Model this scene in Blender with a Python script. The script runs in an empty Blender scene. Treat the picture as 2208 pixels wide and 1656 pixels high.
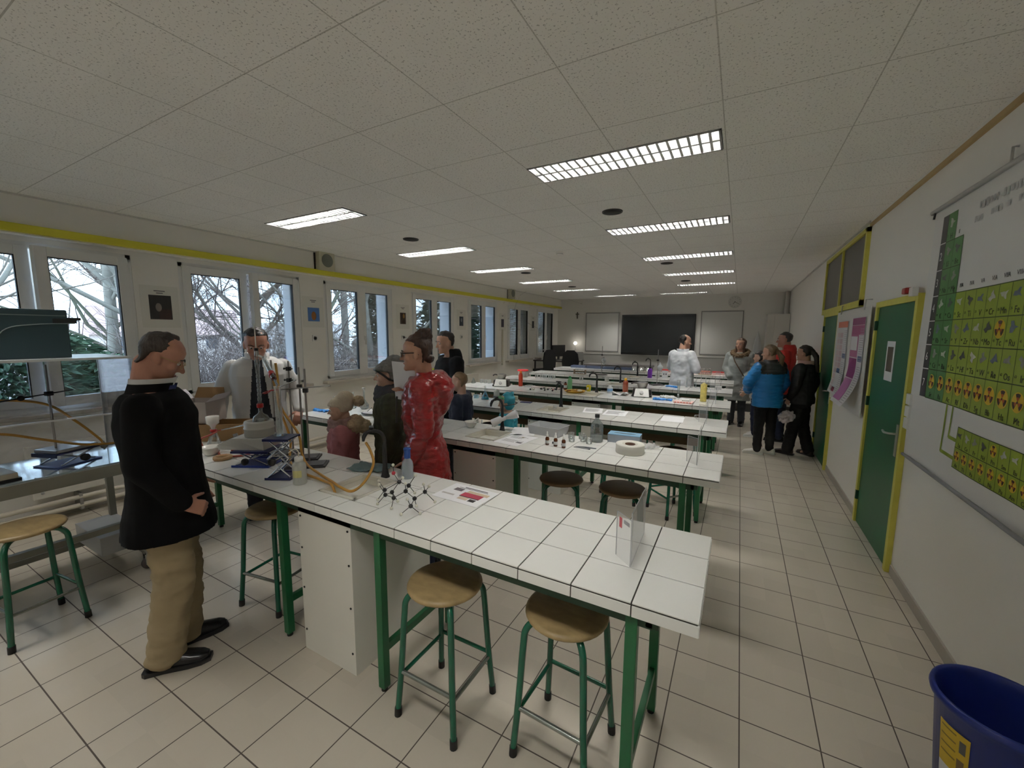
import bpy, bmesh, math, random
from mathutils import Vector, Matrix, Euler
PI=math.pi
R=math.radians
C=bpy.context.scene.collection
sc=bpy.context.scene

# ------------------------------------------------------------ camera
CH=1.757
def _rot(a,b,c):
    return (Matrix.Rotation(a,3,'Z')@Matrix.Rotation(b,3,'X')@Matrix.Rotation(c,3,'Y'))
_M=_rot(0.503431,-0.123415,-0.0064358)
cd=bpy.data.cameras.new('camera'); cam=bpy.data.objects.new('camera',cd); C.objects.link(cam)
cd.sensor_width=36.0; cd.lens=887.07/2208*36.0; cd.clip_start=0.05; cd.clip_end=400
_r=_M@Vector((1,0,0)); _u=_M@Vector((0,0,1)); _b=-(_M@Vector((0,1,0)))
cam.matrix_world=Matrix(((_r.x,_u.x,_b.x,0),(_r.y,_u.y,_b.y,0),(_r.z,_u.z,_b.z,CH),(0,0,0,1)))
sc.camera=cam

# ------------------------------------------------------------ world, exposure
w=bpy.data.worlds.new('overcast_sky'); sc.world=w; w.use_nodes=True
nt=w.node_tree; nt.nodes.clear()
_o=nt.nodes.new('ShaderNodeOutputWorld'); _bg=nt.nodes.new('ShaderNodeBackground')
_bg.inputs[0].default_value=(0.60,0.78,1.0,1); _bg.inputs[1].default_value=4.6
nt.links.new(_bg.outputs[0],_o.inputs[0])
sc.view_settings.view_transform='Standard'; sc.view_settings.look='None'
sc.view_settings.exposure=0.38; sc.view_settings.gamma=1.0; sc.view_settings.use_curve_mapping=False
TUBE_POWER=175.0
sc.cycles.max_bounces=12; sc.cycles.diffuse_bounces=8; sc.cycles.glossy_bounces=4; sc.cycles.transmission_bounces=8; sc.cycles.transparent_max_bounces=16
sc.cycles.caustics_reflective=False; sc.cycles.caustics_refractive=False
sc.cycles.sample_clamp_indirect=6.0
sc.cycles.use_denoising=True

# ------------------------------------------------------------ materials
_mats={}
def mat(name,col=(.8,.8,.8),rough=.5,metal=0.,spec=.5,noise=None,bump=None,emit=None,alpha=None,trans=0.,ior=1.45,coat=0.,sheen=0.):
    if name in _mats: return _mats[name]
    m=bpy.data.materials.new(name); m.use_nodes=True; t=m.node_tree; b=t.nodes['Principled BSDF']
    b.inputs['Base Color'].default_value=(*col,1); b.inputs['Roughness'].default_value=rough
    b.inputs['Metallic'].default_value=metal; b.inputs['Specular IOR Level'].default_value=spec
    b.inputs['IOR'].default_value=ior
    if trans: b.inputs['Transmission Weight'].default_value=trans
    if coat: b.inputs['Coat Weight'].default_value=coat; b.inputs['Coat Roughness'].default_value=.08
    if sheen: b.inputs['Sheen Weight'].default_value=sheen
    if alpha is not None: b.inputs['Alpha'].default_value=alpha
    if emit: b.inputs['Emission Color'].default_value=(*emit[:3],1); b.inputs['Emission Strength'].default_value=emit[3]
    if noise or bump:
        tc=t.nodes.new('ShaderNodeTexCoord')
    if noise:   # (scale, amount[, stretch])
        n=t.nodes.new('ShaderNodeTexNoise'); n.inputs['Scale'].default_value=noise[0]; n.inputs['Detail'].default_value=4
        src=tc.outputs['Object']
        if len(noise)>2:
            mp=t.nodes.new('ShaderNodeMapping'); mp.inputs['Scale'].default_value=noise[2]; t.links.new(src,mp.inputs[0]); src=mp.outputs[0]
        t.links.new(src,n.inputs['Vector'])
        mx=t.nodes.new('ShaderNodeMix'); mx.data_type='RGBA'
        a=noise[1]
        mx.inputs[6].default_value=(*[c*(1-a) for c in col],1); mx.inputs[7].default_value=(*[min(1,c*(1+a)) for c in col],1)
        t.links.new(n.outputs['Fac'],mx.inputs[0]); t.links.new(mx.outputs[2],b.inputs['Base Color'])
    if bump:    # (scale, strength, distance[, stretch])
        n=t.nodes.new('ShaderNodeTexNoise'); n.inputs['Scale'].default_value=bump[0]; n.inputs['Detail'].default_value=3
        src=tc.outputs['Object']
        if len(bump)>3:
            mp=t.nodes.new('ShaderNodeMapping'); mp.inputs['Scale'].default_value=bump[3]; t.links.new(src,mp.inputs[0]); src=mp.outputs[0]
        t.links.new(src,n.inputs['Vector'])
        bp=t.nodes.new('ShaderNodeBump'); bp.inputs['Strength'].default_value=bump[1]; bp.inputs['Distance'].default_value=bump[2]
        t.links.new(n.outputs['Fac'],bp.inputs['Height']); t.links.new(bp.outputs[0],b.inputs['Normal'])
    _mats[name]=m; return m
def glassy(name,col=(1,1,1),rough=.02,refl=.5,tint=.92):
    """thin clear material: mostly see-through with a fresnel sheen (glass, acrylic, clear plastic)"""
    if name in _mats: return _mats[name]
    m=bpy.data.materials.new(name); m.use_nodes=True; t=m.node_tree; t.nodes.clear()
    o=t.nodes.new('ShaderNodeOutputMaterial'); tr=t.nodes.new('ShaderNodeBsdfTransparent'); g=t.nodes.new('ShaderNodeBsdfGlossy')
    tr.inputs[0].default_value=(*[c*tint for c in col],1); g.inputs[0].default_value=(1,1,1,1); g.inputs[1].default_value=rough
    f=t.nodes.new('ShaderNodeLayerWeight'); f.inputs[0].default_value=refl
    mm=t.nodes.new('ShaderNodeMath'); mm.operation='MULTIPLY'; mm.inputs[1].default_value=.8
    t.links.new(f.outputs['Fresnel'],mm.inputs[0])
    x=t.nodes.new('ShaderNodeMixShader'); t.links.new(mm.outputs[0],x.inputs[0]); t.links.new(tr.outputs[0],x.inputs[1]); t.links.new(g.outputs[0],x.inputs[2])
    t.links.new(x.outputs[0],o.inputs[0]); _mats[name]=m; return m
def milky(name,col,alpha,rough=.25):
    return mat(name,col,rough,alpha=alpha)

# ------------------------------------------------------------ mesh helpers
class MB:
    """collects shapes into ONE mesh (one object), each shape may carry its material"""
    def __init__(s): s.v=[];s.f=[];s.m=[];s.mats=[];s.sm=[]
    def mi(s,m):
        if m not in s.mats: s.mats.append(m)
        return s.mats.index(m)
    def add(s,verts,faces,m,smooth=False,M=None):
        k=len(s.v); i=s.mi(m)
        for v in verts:
            v=Vector(v); s.v.append(tuple(M@v) if M is not None else tuple(v))
        for f in faces: s.f.append([k+j for j in f]); s.m.append(i); s.sm.append(smooth)
        return s
    def box(s,x0,x1,y0,y1,z0,z1,m,M=None,bev=0.):
        if bev>0:
            b=min(bev,abs(x1-x0)*.45,abs(y1-y0)*.45,abs(z1-z0)*.45)
            bm=bmesh.new(); bmesh.ops.create_cube(bm,size=1)
            for v in bm.verts: v.co=Vector(((x0+x1)/2+v.co.x*(x1-x0),(y0+y1)/2+v.co.y*(y1-y0),(z0+z1)/2+v.co.z*(z1-z0)))
            bmesh.ops.bevel(bm,geom=bm.edges[:],offset=b,segments=2,affect='EDGES',profile=.7)
            s.addbm(bm,m,False,M); return s
        v=[(x,y,z) for z in (z0,z1) for y in (y0,y1) for x in (x0,x1)]
        return s.add(v,[(0,2,3,1),(4,5,7,6),(0,1,5,4),(2,6,7,3),(0,4,6,2),(1,3,7,5)],m,False,M)
    def addbm(s,bm,m,smooth=True,M=None):
        bm.verts.index_update()
        s.add([v.co.copy() for v in bm.verts],[[v.index for v in f.verts] for f in bm.faces],m,smooth,M); bm.free(); return s
    def cyl(s,p0,p1,r0,m,r1=None,n=12,cap=True,smooth=True):
        if r1 is None: r1=r0
        p0=Vector(p0);p1=Vector(p1);d=(p1-p0)
        if d.length<1e-7: return s
        q=d.to_track_quat('Z','Y'); vs=[]
        for p,r in ((p0,r0),(p1,r1)):
            for k in range(n):
                a=2*PI*k/n; vs.append(p+q@Vector((r*math.cos(a),r*math.sin(a),0)))
        fs=[(k,(k+1)%n,n+(k+1)%n,n+k) for k in range(n)]
        s.add(vs,fs,m,smooth)
        if cap: s.add(vs,[list(range(n))[::-1],list(range(n,2*n))],m,False)
        return s
    def tube(s,pts,r,m,n=8,closed=False,cap=True):
        pts=[Vector(p) for p in pts]; N=len(pts); rr=r if isinstance(r,(list,tuple)) else [r]*N
        vs=[]; up=None
        for i,p in enumerate(pts):
            if closed: t=(pts[(i+1)%N]-pts[i-1])
            else: t=(pts[min(i+1,N-1)]-pts[max(i-1,0)])
            t=t.normalized() if t.length>1e-9 else Vector((0,0,1))
            if up is None: up=Vector((0,0,1)) if abs(t.z)<.9 else Vector((1,0,0))
            a=t.cross(up)
            if a.length<1e-6: a=t.orthogonal()
            a.normalize(); b=a.cross(t).normalized(); up=b
            for k in range(n):
                g=2*PI*k/n; vs.append(p+a*math.cos(g)*rr[i]+b*math.sin(g)*rr[i])
        fs=[]
        for i in range(N if closed else N-1):
            j=(i+1)%N
            for k in range(n): fs.append((i*n+k,i*n+(k+1)%n,j*n+(k+1)%n,j*n+k))
        s.add(vs,fs,m,True)
        if cap and not closed: s.add(vs[:n]+vs[-n:],[list(range(n))[::-1],list(range(n,2*n))],m)
        return s
    def lathe(s,prof,m,n=20,M=None,smooth=True,z0=0,x=0,y=0,closed=False):
        vs=[]
        for r,z in prof:
            for k in range(n):
                a=2*PI*k/n; vs.append((x+r*math.cos(a),y+r*math.sin(a),z0+z))
        fs=[];N=len(prof)
        for i in range(N-1 if not closed else N):
            j=(i+1)%N
            for k in range(n): fs.append((i*n+k,i*n+(k+1)%n,j*n+(k+1)%n,j*n+k))
        return s.add(vs,fs,m,smooth,M)
    def sph(s,c,r,m,seg=12,rings=8,sc=(1,1,1),M=None):
        bm=bmesh.new(); bmesh.ops.create_uvsphere(bm,u_segments=seg,v_segments=rings,radius=r)
        for v in bm.verts: v.co=Vector((v.co.x*sc[0],v.co.y*sc[1],v.co.z*sc[2]))+Vector(c)
        return s.addbm(bm,m,True,M)
    def quad(s,a,b,c,d,m): return s.add([a,b,c,d],[(0,1,2,3)],m)
    def prism(s,poly,z0,z1,m,M=None):
        n=len(poly); vs=[(x,y,z0) for x,y in poly]+[(x,y,z1) for x,y in poly]
        return s.add(vs,[list(range(n))[::-1],list(range(n,2*n))]+[(k,(k+1)%n,n+(k+1)%n,n+k) for k in range(n)],m,False,M)
    def mesh(s,name):
        me=bpy.data.meshes.new(name); me.from_pydata(s.v,[],s.f)
        for m in s.mats: me.materials.append(m)
        me.polygons.foreach_set('material_index',s.m); me.polygons.foreach_set('use_smooth',s.sm); me.update()
        return me
    def build(s,name,parent=None,loc=None):
        o=bpy.data.objects.new(name,s.mesh(name)); C.objects.link(o)
        if parent is not None: o.parent=parent
        if loc is not None: o.location=loc
        return o
def tag(o,label=None,cat=None,group=None,kind=None):
    if label: o['label']=label
    if cat: o['category']=cat
    if group: o['group']=group
    if kind: o['kind']=kind
    return o
def thing(name,label,cat,loc=(0,0,0),rz=0.,group=None):
    o=bpy.data.objects.new(name,None); C.objects.link(o); o.location=loc; o.rotation_euler=(0,0,rz); o.empty_display_size=.05
    return tag(o,label,cat,group)
def struct(name,mb):
    return tag(mb.build(name),kind='structure')
def dup(root,loc=None,rz=None,label=None,group=None,scale=None):
    r=root.copy(); C.objects.link(r)
    if loc is not None: r.location=loc
    if rz is not None: r.rotation_euler=(0,0,rz)
    if scale is not None: r.scale=(scale,)*3 if not isinstance(scale,tuple) else scale
    if label: r['label']=label
    if group: r['group']=group
    for ch in list(root.children):
        c=ch.copy(); C.objects.link(c); c.parent=r
        for g in list(ch.children):
            d=g.copy(); C.objects.link(d); d.parent=c
    return r
def T(x,y,z,rz=0.,rx=0.,ry=0.,s=1.):
    return Matrix.Translation((x,y,z))@Euler((rx,ry,rz)).to_matrix().to_4x4()@Matrix.Scale(s,4)
def catmull(pts,n=6):
    P=[Vector(p) for p in pts]; P=[P[0]*2-P[1]]+P+[P[-1]*2-P[-2]]; out=[]
    for i in range(1,len(P)-2):
        for k in range(n):
            t=k/n; a,b,c,d=P[i-1],P[i],P[i+1],P[i+2]
            out.append(.5*((2*b)+(c-a)*t+(2*a-5*b+4*c-d)*t*t+(3*b-a-3*c+d)*t**3))
    out.append(P[-2]); return out
def text_mesh(body,size,m,ext=.0003,align='CENTER'):
    cu=bpy.data.curves.new('lettering','FONT'); cu.body=body; cu.size=size; cu.extrude=ext; cu.align_x=align; cu.align_y='CENTER'; cu.resolution_u=2
    o=bpy.data.objects.new('tmp_text',cu); ts=scratch(); ts.collection.objects.link(o)
    vl=ts.view_layers[0]; vl.update(); me=bpy.data.meshes.new_from_object(o.evaluated_get(vl.depsgraph))
    ts.collection.objects.unlink(o); _junk.append(o); _junk.append(cu); vs=[v.co.copy() for v in me.vertices]; fs=[list(p.vertices) for p in me.polygons]; bpy.data.meshes.remove(me)
    return vs,fs,m
def put_text(mb,body,size,m,M,ext=.0003,align='CENTER'):
    vs,fs,_=text_mesh(body,size,m,ext,align); mb.add(vs,fs,m,False,M)

_junk=[]; _scr=[]
def scratch():
    if not _scr: _scr.append(bpy.data.scenes.new('scratch'))
    return _scr[0]
def clear_scratch():
    if _scr: bpy.data.scenes.remove(_scr.pop())
    bpy.data.batch_remove(_junk); _junk.clear()
# ============================================================ ROOM SHELL
XL,XR,YF,YB,ZC=-5.58,1.09,13.4,-1.6,2.905
def tile_mat(name,col,grout_or_shade,x0,sx,y0,sy,gw,rough,var=.05,bumpd=.001):
    m=bpy.data.materials.new(name); m.use_nodes=True; t=m.node_tree; b=t.nodes['Principled BSDF']
    tc=t.nodes.new('ShaderNodeTexCoord'); sp=t.nodes.new('ShaderNodeSeparateXYZ'); t.links.new(tc.outputs['Object'],sp.inputs[0])
    def line(sock,o,s):
        a=t.nodes.new('ShaderNodeMath'); a.operation='SUBTRACT'; t.links.new(sock,a.inputs[0]); a.inputs[1].default_value=o-s/2
        d=t.nodes.new('ShaderNodeMath'); d.operation='DIVIDE'; t.links.new(a.outputs[0],d.inputs[0]); d.inputs[1].default_value=s
        f=t.nodes.new('ShaderNodeMath'); f.operation='FRACT'; t.links.new(d.outputs[0],f.inputs[0])
        e=t.nodes.new('ShaderNodeMath'); e.operation='SUBTRACT'; t.links.new(f.outputs[0],e.inputs[0]); e.inputs[1].default_value=.5
        g=t.nodes.new('ShaderNodeMath'); g.operation='ABSOLUTE'; t.links.new(e.outputs[0],g.inputs[0])
        h=t.nodes.new('ShaderNodeMath'); h.operation='LESS_THAN'; t.links.new(g.outputs[0],h.inputs[0]); h.inputs[1].default_value=gw/s/2
        fl=t.nodes.new('ShaderNodeMath'); fl.operation='FLOOR'; t.links.new(d.outputs[0],fl.inputs[0])
        return h.outputs[0],fl.outputs[0]
    lx,fx=line(sp.outputs[0],x0,sx); ly,fy=line(sp.outputs[1],y0,sy)
    mx=t.nodes.new('ShaderNodeMath'); mx.operation='MAXIMUM'; t.links.new(lx,mx.inputs[0]); t.links.new(ly,mx.inputs[1])
    cb=t.nodes.new('ShaderNodeCombineXYZ'); t.links.new(fx,cb.inputs[0]); t.links.new(fy,cb.inputs[1])
    wn=t.nodes.new('ShaderNodeTexWhiteNoise'); wn.noise_dimensions='3D'; t.links.new(cb.outputs[0],wn.inputs['Vector'])
    no=t.nodes.new('ShaderNodeTexNoise'); no.inputs['Scale'].default_value=3.; no.inputs['Detail'].default_value=6; t.links.new(tc.outputs['Object'],no.inputs['Vector'])
    ad=t.nodes.new('ShaderNodeMath'); ad.operation='ADD'; t.links.new(wn.outputs['Value'],ad.inputs[0]); t.links.new(no.outputs['Fac'],ad.inputs[1])
    hf=t.nodes.new('ShaderNodeMath'); hf.operation='MULTIPLY'; hf.inputs[1].default_value=.5; t.links.new(ad.outputs[0],hf.inputs[0])
    c1=t.nodes.new('ShaderNodeMix'); c1.data_type='RGBA'; c1.inputs[6].default_value=(*[c*(1-var) for c in col],1); c1.inputs[7].default_value=(*[c*(1+var) for c in col],1); t.links.new(hf.outputs[0],c1.inputs[0])
    c2=t.nodes.new('ShaderNodeMix'); c2.data_type='RGBA'; t.links.new(mx.outputs[0],c2.inputs[0]); t.links.new(c1.outputs[2],c2.inputs[6]); c2.inputs[7].default_value=(*grout_or_shade,1)
    t.links.new(c2.outputs[2],b.inputs['Base Color'])
    rr=t.nodes.new('ShaderNodeMapRange'); t.links.new(mx.outputs[0],rr.inputs[0]); rr.inputs[3].default_value=rough; rr.inputs[4].default_value=.8; t.links.new(rr.outputs[0],b.inputs['Roughness'])
    iv=t.nodes.new('ShaderNodeMath'); iv.operation='SUBTRACT'; iv.inputs[0].default_value=1; t.links.new(mx.outputs[0],iv.inputs[1])
    bp=t.nodes.new('ShaderNodeBump'); bp.inputs['Distance'].default_value=bumpd; bp.inputs['Strength'].default_value=.6; t.links.new(iv.outputs[0],bp.inputs['Height']); t.links.new(bp.outputs[0],b.inputs['Normal'])
    return m
M_floor=tile_mat('floor_tiles',(.52,.475,.40),(.075,.06,.05),.1089,.3048,1.9897,.3003,.0055,.27,.07)
def ceiling_mat():
    m=tile_mat('ceiling_tiles',(.90,.89,.865),(.56,.55,.52),-.152,.6222,2.417,.6222,.006,.9,.025,.002)  # dark lines: thin shade along the T-bars, put into the colour
    t=m.node_tree; b=t.nodes['Principled BSDF']; src=b.inputs['Base Color'].links[0].from_socket
    tc=t.nodes.new('ShaderNodeTexCoord')
    vo=t.nodes.new('ShaderNodeTexNoise'); vo.inputs['Scale'].default_value=95.; vo.inputs['Detail'].default_value=2.; vo.inputs['Roughness'].default_value=.6; t.links.new(tc.outputs['Object'],vo.inputs['Vector'])
    cr=t.nodes.new('ShaderNodeMapRange'); cr.inputs[1].default_value=.33; cr.inputs[2].default_value=.40; cr.inputs[3].default_value=.50; cr.inputs[4].default_value=1.; t.links.new(vo.outputs['Fac'],cr.inputs[0])
    mu=t.nodes.new('ShaderNodeMix'); mu.data_type='RGBA'; mu.blend_type='MULTIPLY'; mu.inputs[0].default_value=1.; t.links.new(src,mu.inputs[6]); t.links.new(cr.outputs[0],mu.inputs[7])
    t.links.new(mu.outputs[2],b.inputs['Base Color']); return m
M_ceil=ceiling_mat()
M_wall=mat('warm_white_wall_paint',(.80,.785,.745),.75,bump=(60,.15,.002),noise=(1.2,.025))
M_far=mat('far_wall_panelling',(.74,.73,.70),.6,bump=(30,.1,.002))
M_wains=mat('grey_wainscot',(.40,.40,.385),.6,bump=(40,.1,.001))
M_out=mat('outside_render_white',(.80,.84,.92),.8)
M_pvc=mat('white_window_plastic',(.74,.745,.74),.35)
M_gasket=mat('black_gasket',(.015,.015,.018),.6)
M_glass=glassy('window_glass',(.97,1.,.99),.01,.35,.97)
M_yel=mat('yellow_paint',(.62,.58,.04),.45)
M_yelp=mat('yellow_door_frame_paint',(.60,.56,.10),.45,noise=(14,.12))
M_green=mat('dark_green_door',(.008,.105,.045),.38,noise=(1.6,.10))
M_base=mat('grey_skirting_tile',(.40,.375,.33),.5)
M_steel=mat('brushed_steel',(.55,.55,.54),.3,metal=1.)
M_chrome=mat('chrome',(.75,.75,.76),.12,metal=1.)
M_white=mat('white_plastic',(.78,.78,.76),.35)
M_black=mat('black_plastic',(.012,.012,.013),.4)
M_paper=mat('white_paper',(.80,.81,.84),.7)
M_brownrail=mat('tan_wooden_rail',(.42,.30,.14),.6)

struct('floor',MB().box(XL-.4,XR+.3,YB-.3,YF+.3,-.12,0,M_floor))
# ceiling with the openings of the light fittings
FIX=[(-1.40,-.168,y,y+.30) for y in (-1.45,-.10,2.725,4.665,6.60,8.53,10.50)]+[(-4.55,-3.31,y,y+.30) for y in (-1.45,-.10,2.725,4.665,6.55,8.48,10.50)]+[(-2.12,-.86,12.55,12.80),(-4.06,-2.80,12.55,12.80)]
xs=sorted({XL-.1,XR}|{v for f in FIX for v in f[:2]}); ys=sorted({YB,YF}|{v for f in FIX for v in f[2:]})
mb=MB()
for i in range(len(xs)-1):
    for j in range(len(ys)-1):
        cx,cy=(xs[i]+xs[i+1])/2,(ys[j]+ys[j+1])/2
        if any(f[0]<cx<f[1] and f[2]<cy<f[3] for f in FIX): continue
        mb.quad((xs[i],ys[j],ZC),(xs[i],ys[j+1],ZC),(xs[i+1],ys[j+1],ZC),(xs[i+1],ys[j],ZC),M_ceil)
struct('ceiling',mb)
struct('ceiling_slab',MB().box(XL-.4,XR+.3,YB-.3,YF+.3,ZC+.16,ZC+.3,mat('concrete',(.3,.3,.3),.9)))
# right, far and back walls
mb=MB().box(XR,XR+.2,YB,YF+.2,0,ZC+.16,M_wall); struct('wall_right',mb)
mb=MB().box(XL-.35,XR+.2,YF,YF+.2,0,ZC+.16,M_far); struct('wall_far',mb)
mb=MB().box(-4.72,.62,YF-.03,YF,.2,1.09,M_wains).box(-4.72,.62,YF-.045,YF,1.085,1.115,M_white); struct('trim_1',mb)
struct('wall_back',MB().box(XL-.35,XR+.2,YB-.2,YB,0,ZC+.16,M_wall))
# window wall
WIN=[(.50,1.93),(2.335,3.80),(4.19,5.60),(6.10,7.45),(7.98,9.31),(9.85,11.18),(11.68,13.04)]
Z0,Z1=1.02,2.53; TH=.37
mb=MB(); 
def lw(y0,y1,z0,z1):
    mb.box(XL-TH,XL,y0,y1,z0,z1,M_wall)
lw(YB,YF,-.1,Z0); lw(YB,YF,Z1,ZC+.16)
prev=YB
WINX=[(-1.40,.03)]+WIN  # first opening is added behind the camera for more daylight
for a,b in WINX: lw(prev,a,Z0,Z1); prev=b
lw(prev,YF,Z0,Z1)
# white rendered outside reveals
for a,b in WINX:
    mb.box(XL-TH-.01,XL-.075,b-.012,b-.001,Z0,Z1,M_out); mb.box(XL-TH-.01,XL-.075,a+.001,a+.012,Z0,Z1,M_out)
struct('wall_left',mb)
struct('trim_2',MB().box(XL,XL+.11,YB,YF,2.575,ZC,M_wall))                       # beam over the windows
struct('trim_3',MB().box(XL+.085,XL+.15,YB,YF-.02,2.585,2.655,M_yel,bev=.008))  # yellow cable trunking
struct('baseboard_right',MB().box(XR-.012,XR,YB,3.86,0,.075,M_base).box(XR-.012,XR,4.93,6.52,0,.075,M_base).box(XR-.012,XR,7.60,YF,0,.075,M_base))
struct('baseboard_left',MB().box(XL,XL+.012,YB,YF,0,.075,M_base))
struct('trim_4',MB().box(XR-.02,XR,YB,5.52,2.845,2.875,M_brownrail).box(XR-.012,XR,YB,5.52,2.875,2.905,M_white))
struct('ceiling_trim',MB().box(XL+.11,XL+.135,YB,YF,ZC-.012,ZC,mat('ceiling_angle_white',(.6,.6,.57),.5)).box(XR-.025,XR,5.52,YF,ZC-.012,ZC,mat('ceiling_angle_white')))
# teacher's platform
struct('floor_platform',MB().box(XL,XR,10.72,YF,0,.19,mat('platform_front_dark',(.035,.035,.035),.6)).box(XL,XR,10.69,YF,.19,.21,mat('platform_top_grey',(.42,.41,.38),.5)))

def window(idx,a,b,openr=0.,shutter=False):
    root=bpy.data.objects.new('window_%d'%idx,None); C.objects.link(root); root.location=(XL,(a+b)/2,Z0); tag(root,kind='structure')
    w=(b-a); h=Z1-Z0; hw=w/2
    f=MB(); x0,x1=-.085,-.005
    f.box(x0,x1,-hw,-hw+.05,0,h,M_pvc,bev=.004).box(x0,x1,hw-.05,hw,0,h,M_pvc,bev=.004).box(x0,x1,-hw,hw,h-.05,h,M_pvc).box(x0,x1,-hw,hw,0,.05,M_pvc)
    f.build('window_frame',root)
    if shutter:
        s=MB(); ms=mat('grey_roller_shutter',(.16,.165,.16),.6)
        z=.02
        while z<h-.02: s.box(-.20,-.185,-hw+.01,hw-.01,z,z+.042,ms,bev=.006); z+=.046
        s.build('roller_shutter',root)
    for side in (-1,1):
        e=bpy.data.objects.new('sash',None); C.objects.link(e); e.parent=root
        e.location=(-.01,side*(hw-.035),0)
        if side==1 and openr: e.rotation_euler=(0,0,R(openr))
        sg=-side; L=hw-.033; fw=.085 if side==1 else .085
        def yb(u0,u1): return (min(sg*u0,sg*u1),max(sg*u0,sg*u1))
        m=MB(); 
        for (u0,u1,z0,z1) in ((0,fw,.035,h-.035),(L-fw,L,.035,h-.035),(fw,L-fw,.035,.035+fw),(fw,L-fw,h-.035-fw,h-.035)):
            y0,y1=yb(u0,u1); m.box(-.04,.022,y0,y1,z0,z1,M_pvc,bev=.006)
        for (u0,u1,z0,z1) in ((fw,fw+.008,.035+fw,h-.035-fw),(L-fw-.008,L-fw,.035+fw,h-.035-fw)):
            y0,y1=yb(u0,u1); m.box(-.02,.012,y0,y1,z0,z1,M_gasket)
        y0,y1=yb(fw,L-fw); m.box(-.02,.012,y0,y1,h-.035-fw-.007,h-.035-fw,M_gasket)
        so=m.build('sash_frame',e)
        y0,y1=yb(fw,L-fw); MB().box(-.012,-.006,y0,y1,.035+fw,h-.035-fw,M_glass).build('pane',e)
        if side==1:
            hh=MB(); yy=sg*(L-.035); hh.box(.022,.03,yy-.013,yy+.013,.60,.68,M_pvc).cyl((.03,yy,.66),(.055,yy,.66),.008,M_pvc).box(.047,.06,yy-.009,yy+.009,.53,.67,M_pvc,bev=.004); hh.build('window_handle',e)
            for zz in (.12,h-.2): MB().cyl((.02,0,zz),(.02,0,zz+.09),.007,M_pvc).build('hinge',e)
    return root
for k,(a,b) in enumerate(WIN): window(k+1,a,b,{0:9,1:9}.get(k,0),k>=5)
window(8,-1.40,.03)  # unseen extra window, added to let in more daylight
M_sill=mat('beige_stone_sill',(.50,.46,.40),.5)
for k,(a,b) in enumerate(WIN):
    o=MB().box(XL-.02,XL+.11,a-.09,b+.07,Z0-.058,Z0-.02,M_sill,bev=.008).build('window_sill_%d'%(k+1)); tag(o,kind='structure')

# doors
def door(idx,y0,y1,ztop,transom=None):
    root=bpy.data.objects.new('door_%d'%idx,None); C.objects.link(root); root.location=(XR,(y0+y1)/2,0); tag(root,kind='structure')
    h=(y1-y0)/2; f=MB(); X0=-.035
    f.box(X0,0,-h,-h+.05,0,ztop,M_yelp,bev=.004).box(X0,0,h-.05,h,0,ztop,M_yelp,bev=.004).box(X0,0,-h+.05,h-.05,ztop-.05,ztop,M_yelp,bev=.004)
    if transom:
        ty0,ty1,tz=transom; ty0-=root.location.y; ty1-=root.location.y
        f.box(X0,0,ty0,ty1,ztop-.01,ztop+.06,M_yelp).box(X0,0,ty0,ty1,tz-.045,tz,M_yelp).box(X0,0,ty0,ty0+.05,ztop,tz,M_yelp).box(X0,0,ty1-.05,ty1,ztop,tz,M_yelp)
        mid=(ty0+ty1)/2; f.box(X0,0,mid-.018,mid+.018,ztop,tz,M_yelp)
    f.build('door_frame',root)
    MB().box(-.018,-.001,-h+.05,h-.05,.008,ztop-.05,M_green,bev=.003).build('door_leaf',root)
    if transom:
        MB().box(-.014,-.001,ty0+.05,mid-.018,ztop+.06,tz-.045,mat('grey_transom_panel',(.115,.11,.10),.45)).box(-.014,-.001,mid+.018,ty1-.05,ztop+.06,tz-.045,mat('grey_transom_panel')).build('transom_panel',root)
    return root,h
d2,h2=door(1,3.88,4.90,2.05)
d1,h1=door(2,6.54,7.58,2.06,(5.52,7.80,2.845))
for d,h in ((d2,h2),(d1,h1)):
    hd=MB(); y=-h+.115
    hd.box(-.03,-.018,y-.02,y+.02,.86,1.10,M_steel,bev=.004)
    hd.tube(catmull([(-.02,y,1.03),(-.07,y,1.03),(-.085,y+.02,1.03),(-.085,y+.07,1.025),(-.08,y+.12,1.03)],4),.0085,M_steel)
    hd.build('door_handle',d)
    for z in (.22,1.12,1.80):
        MB().box(-.04,-.012,h-.055,h-.03,z,z+.085,mat('dark_green_hinge',(.005,.05,.025),.4),bev=.004).build('hinge',d)
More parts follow.
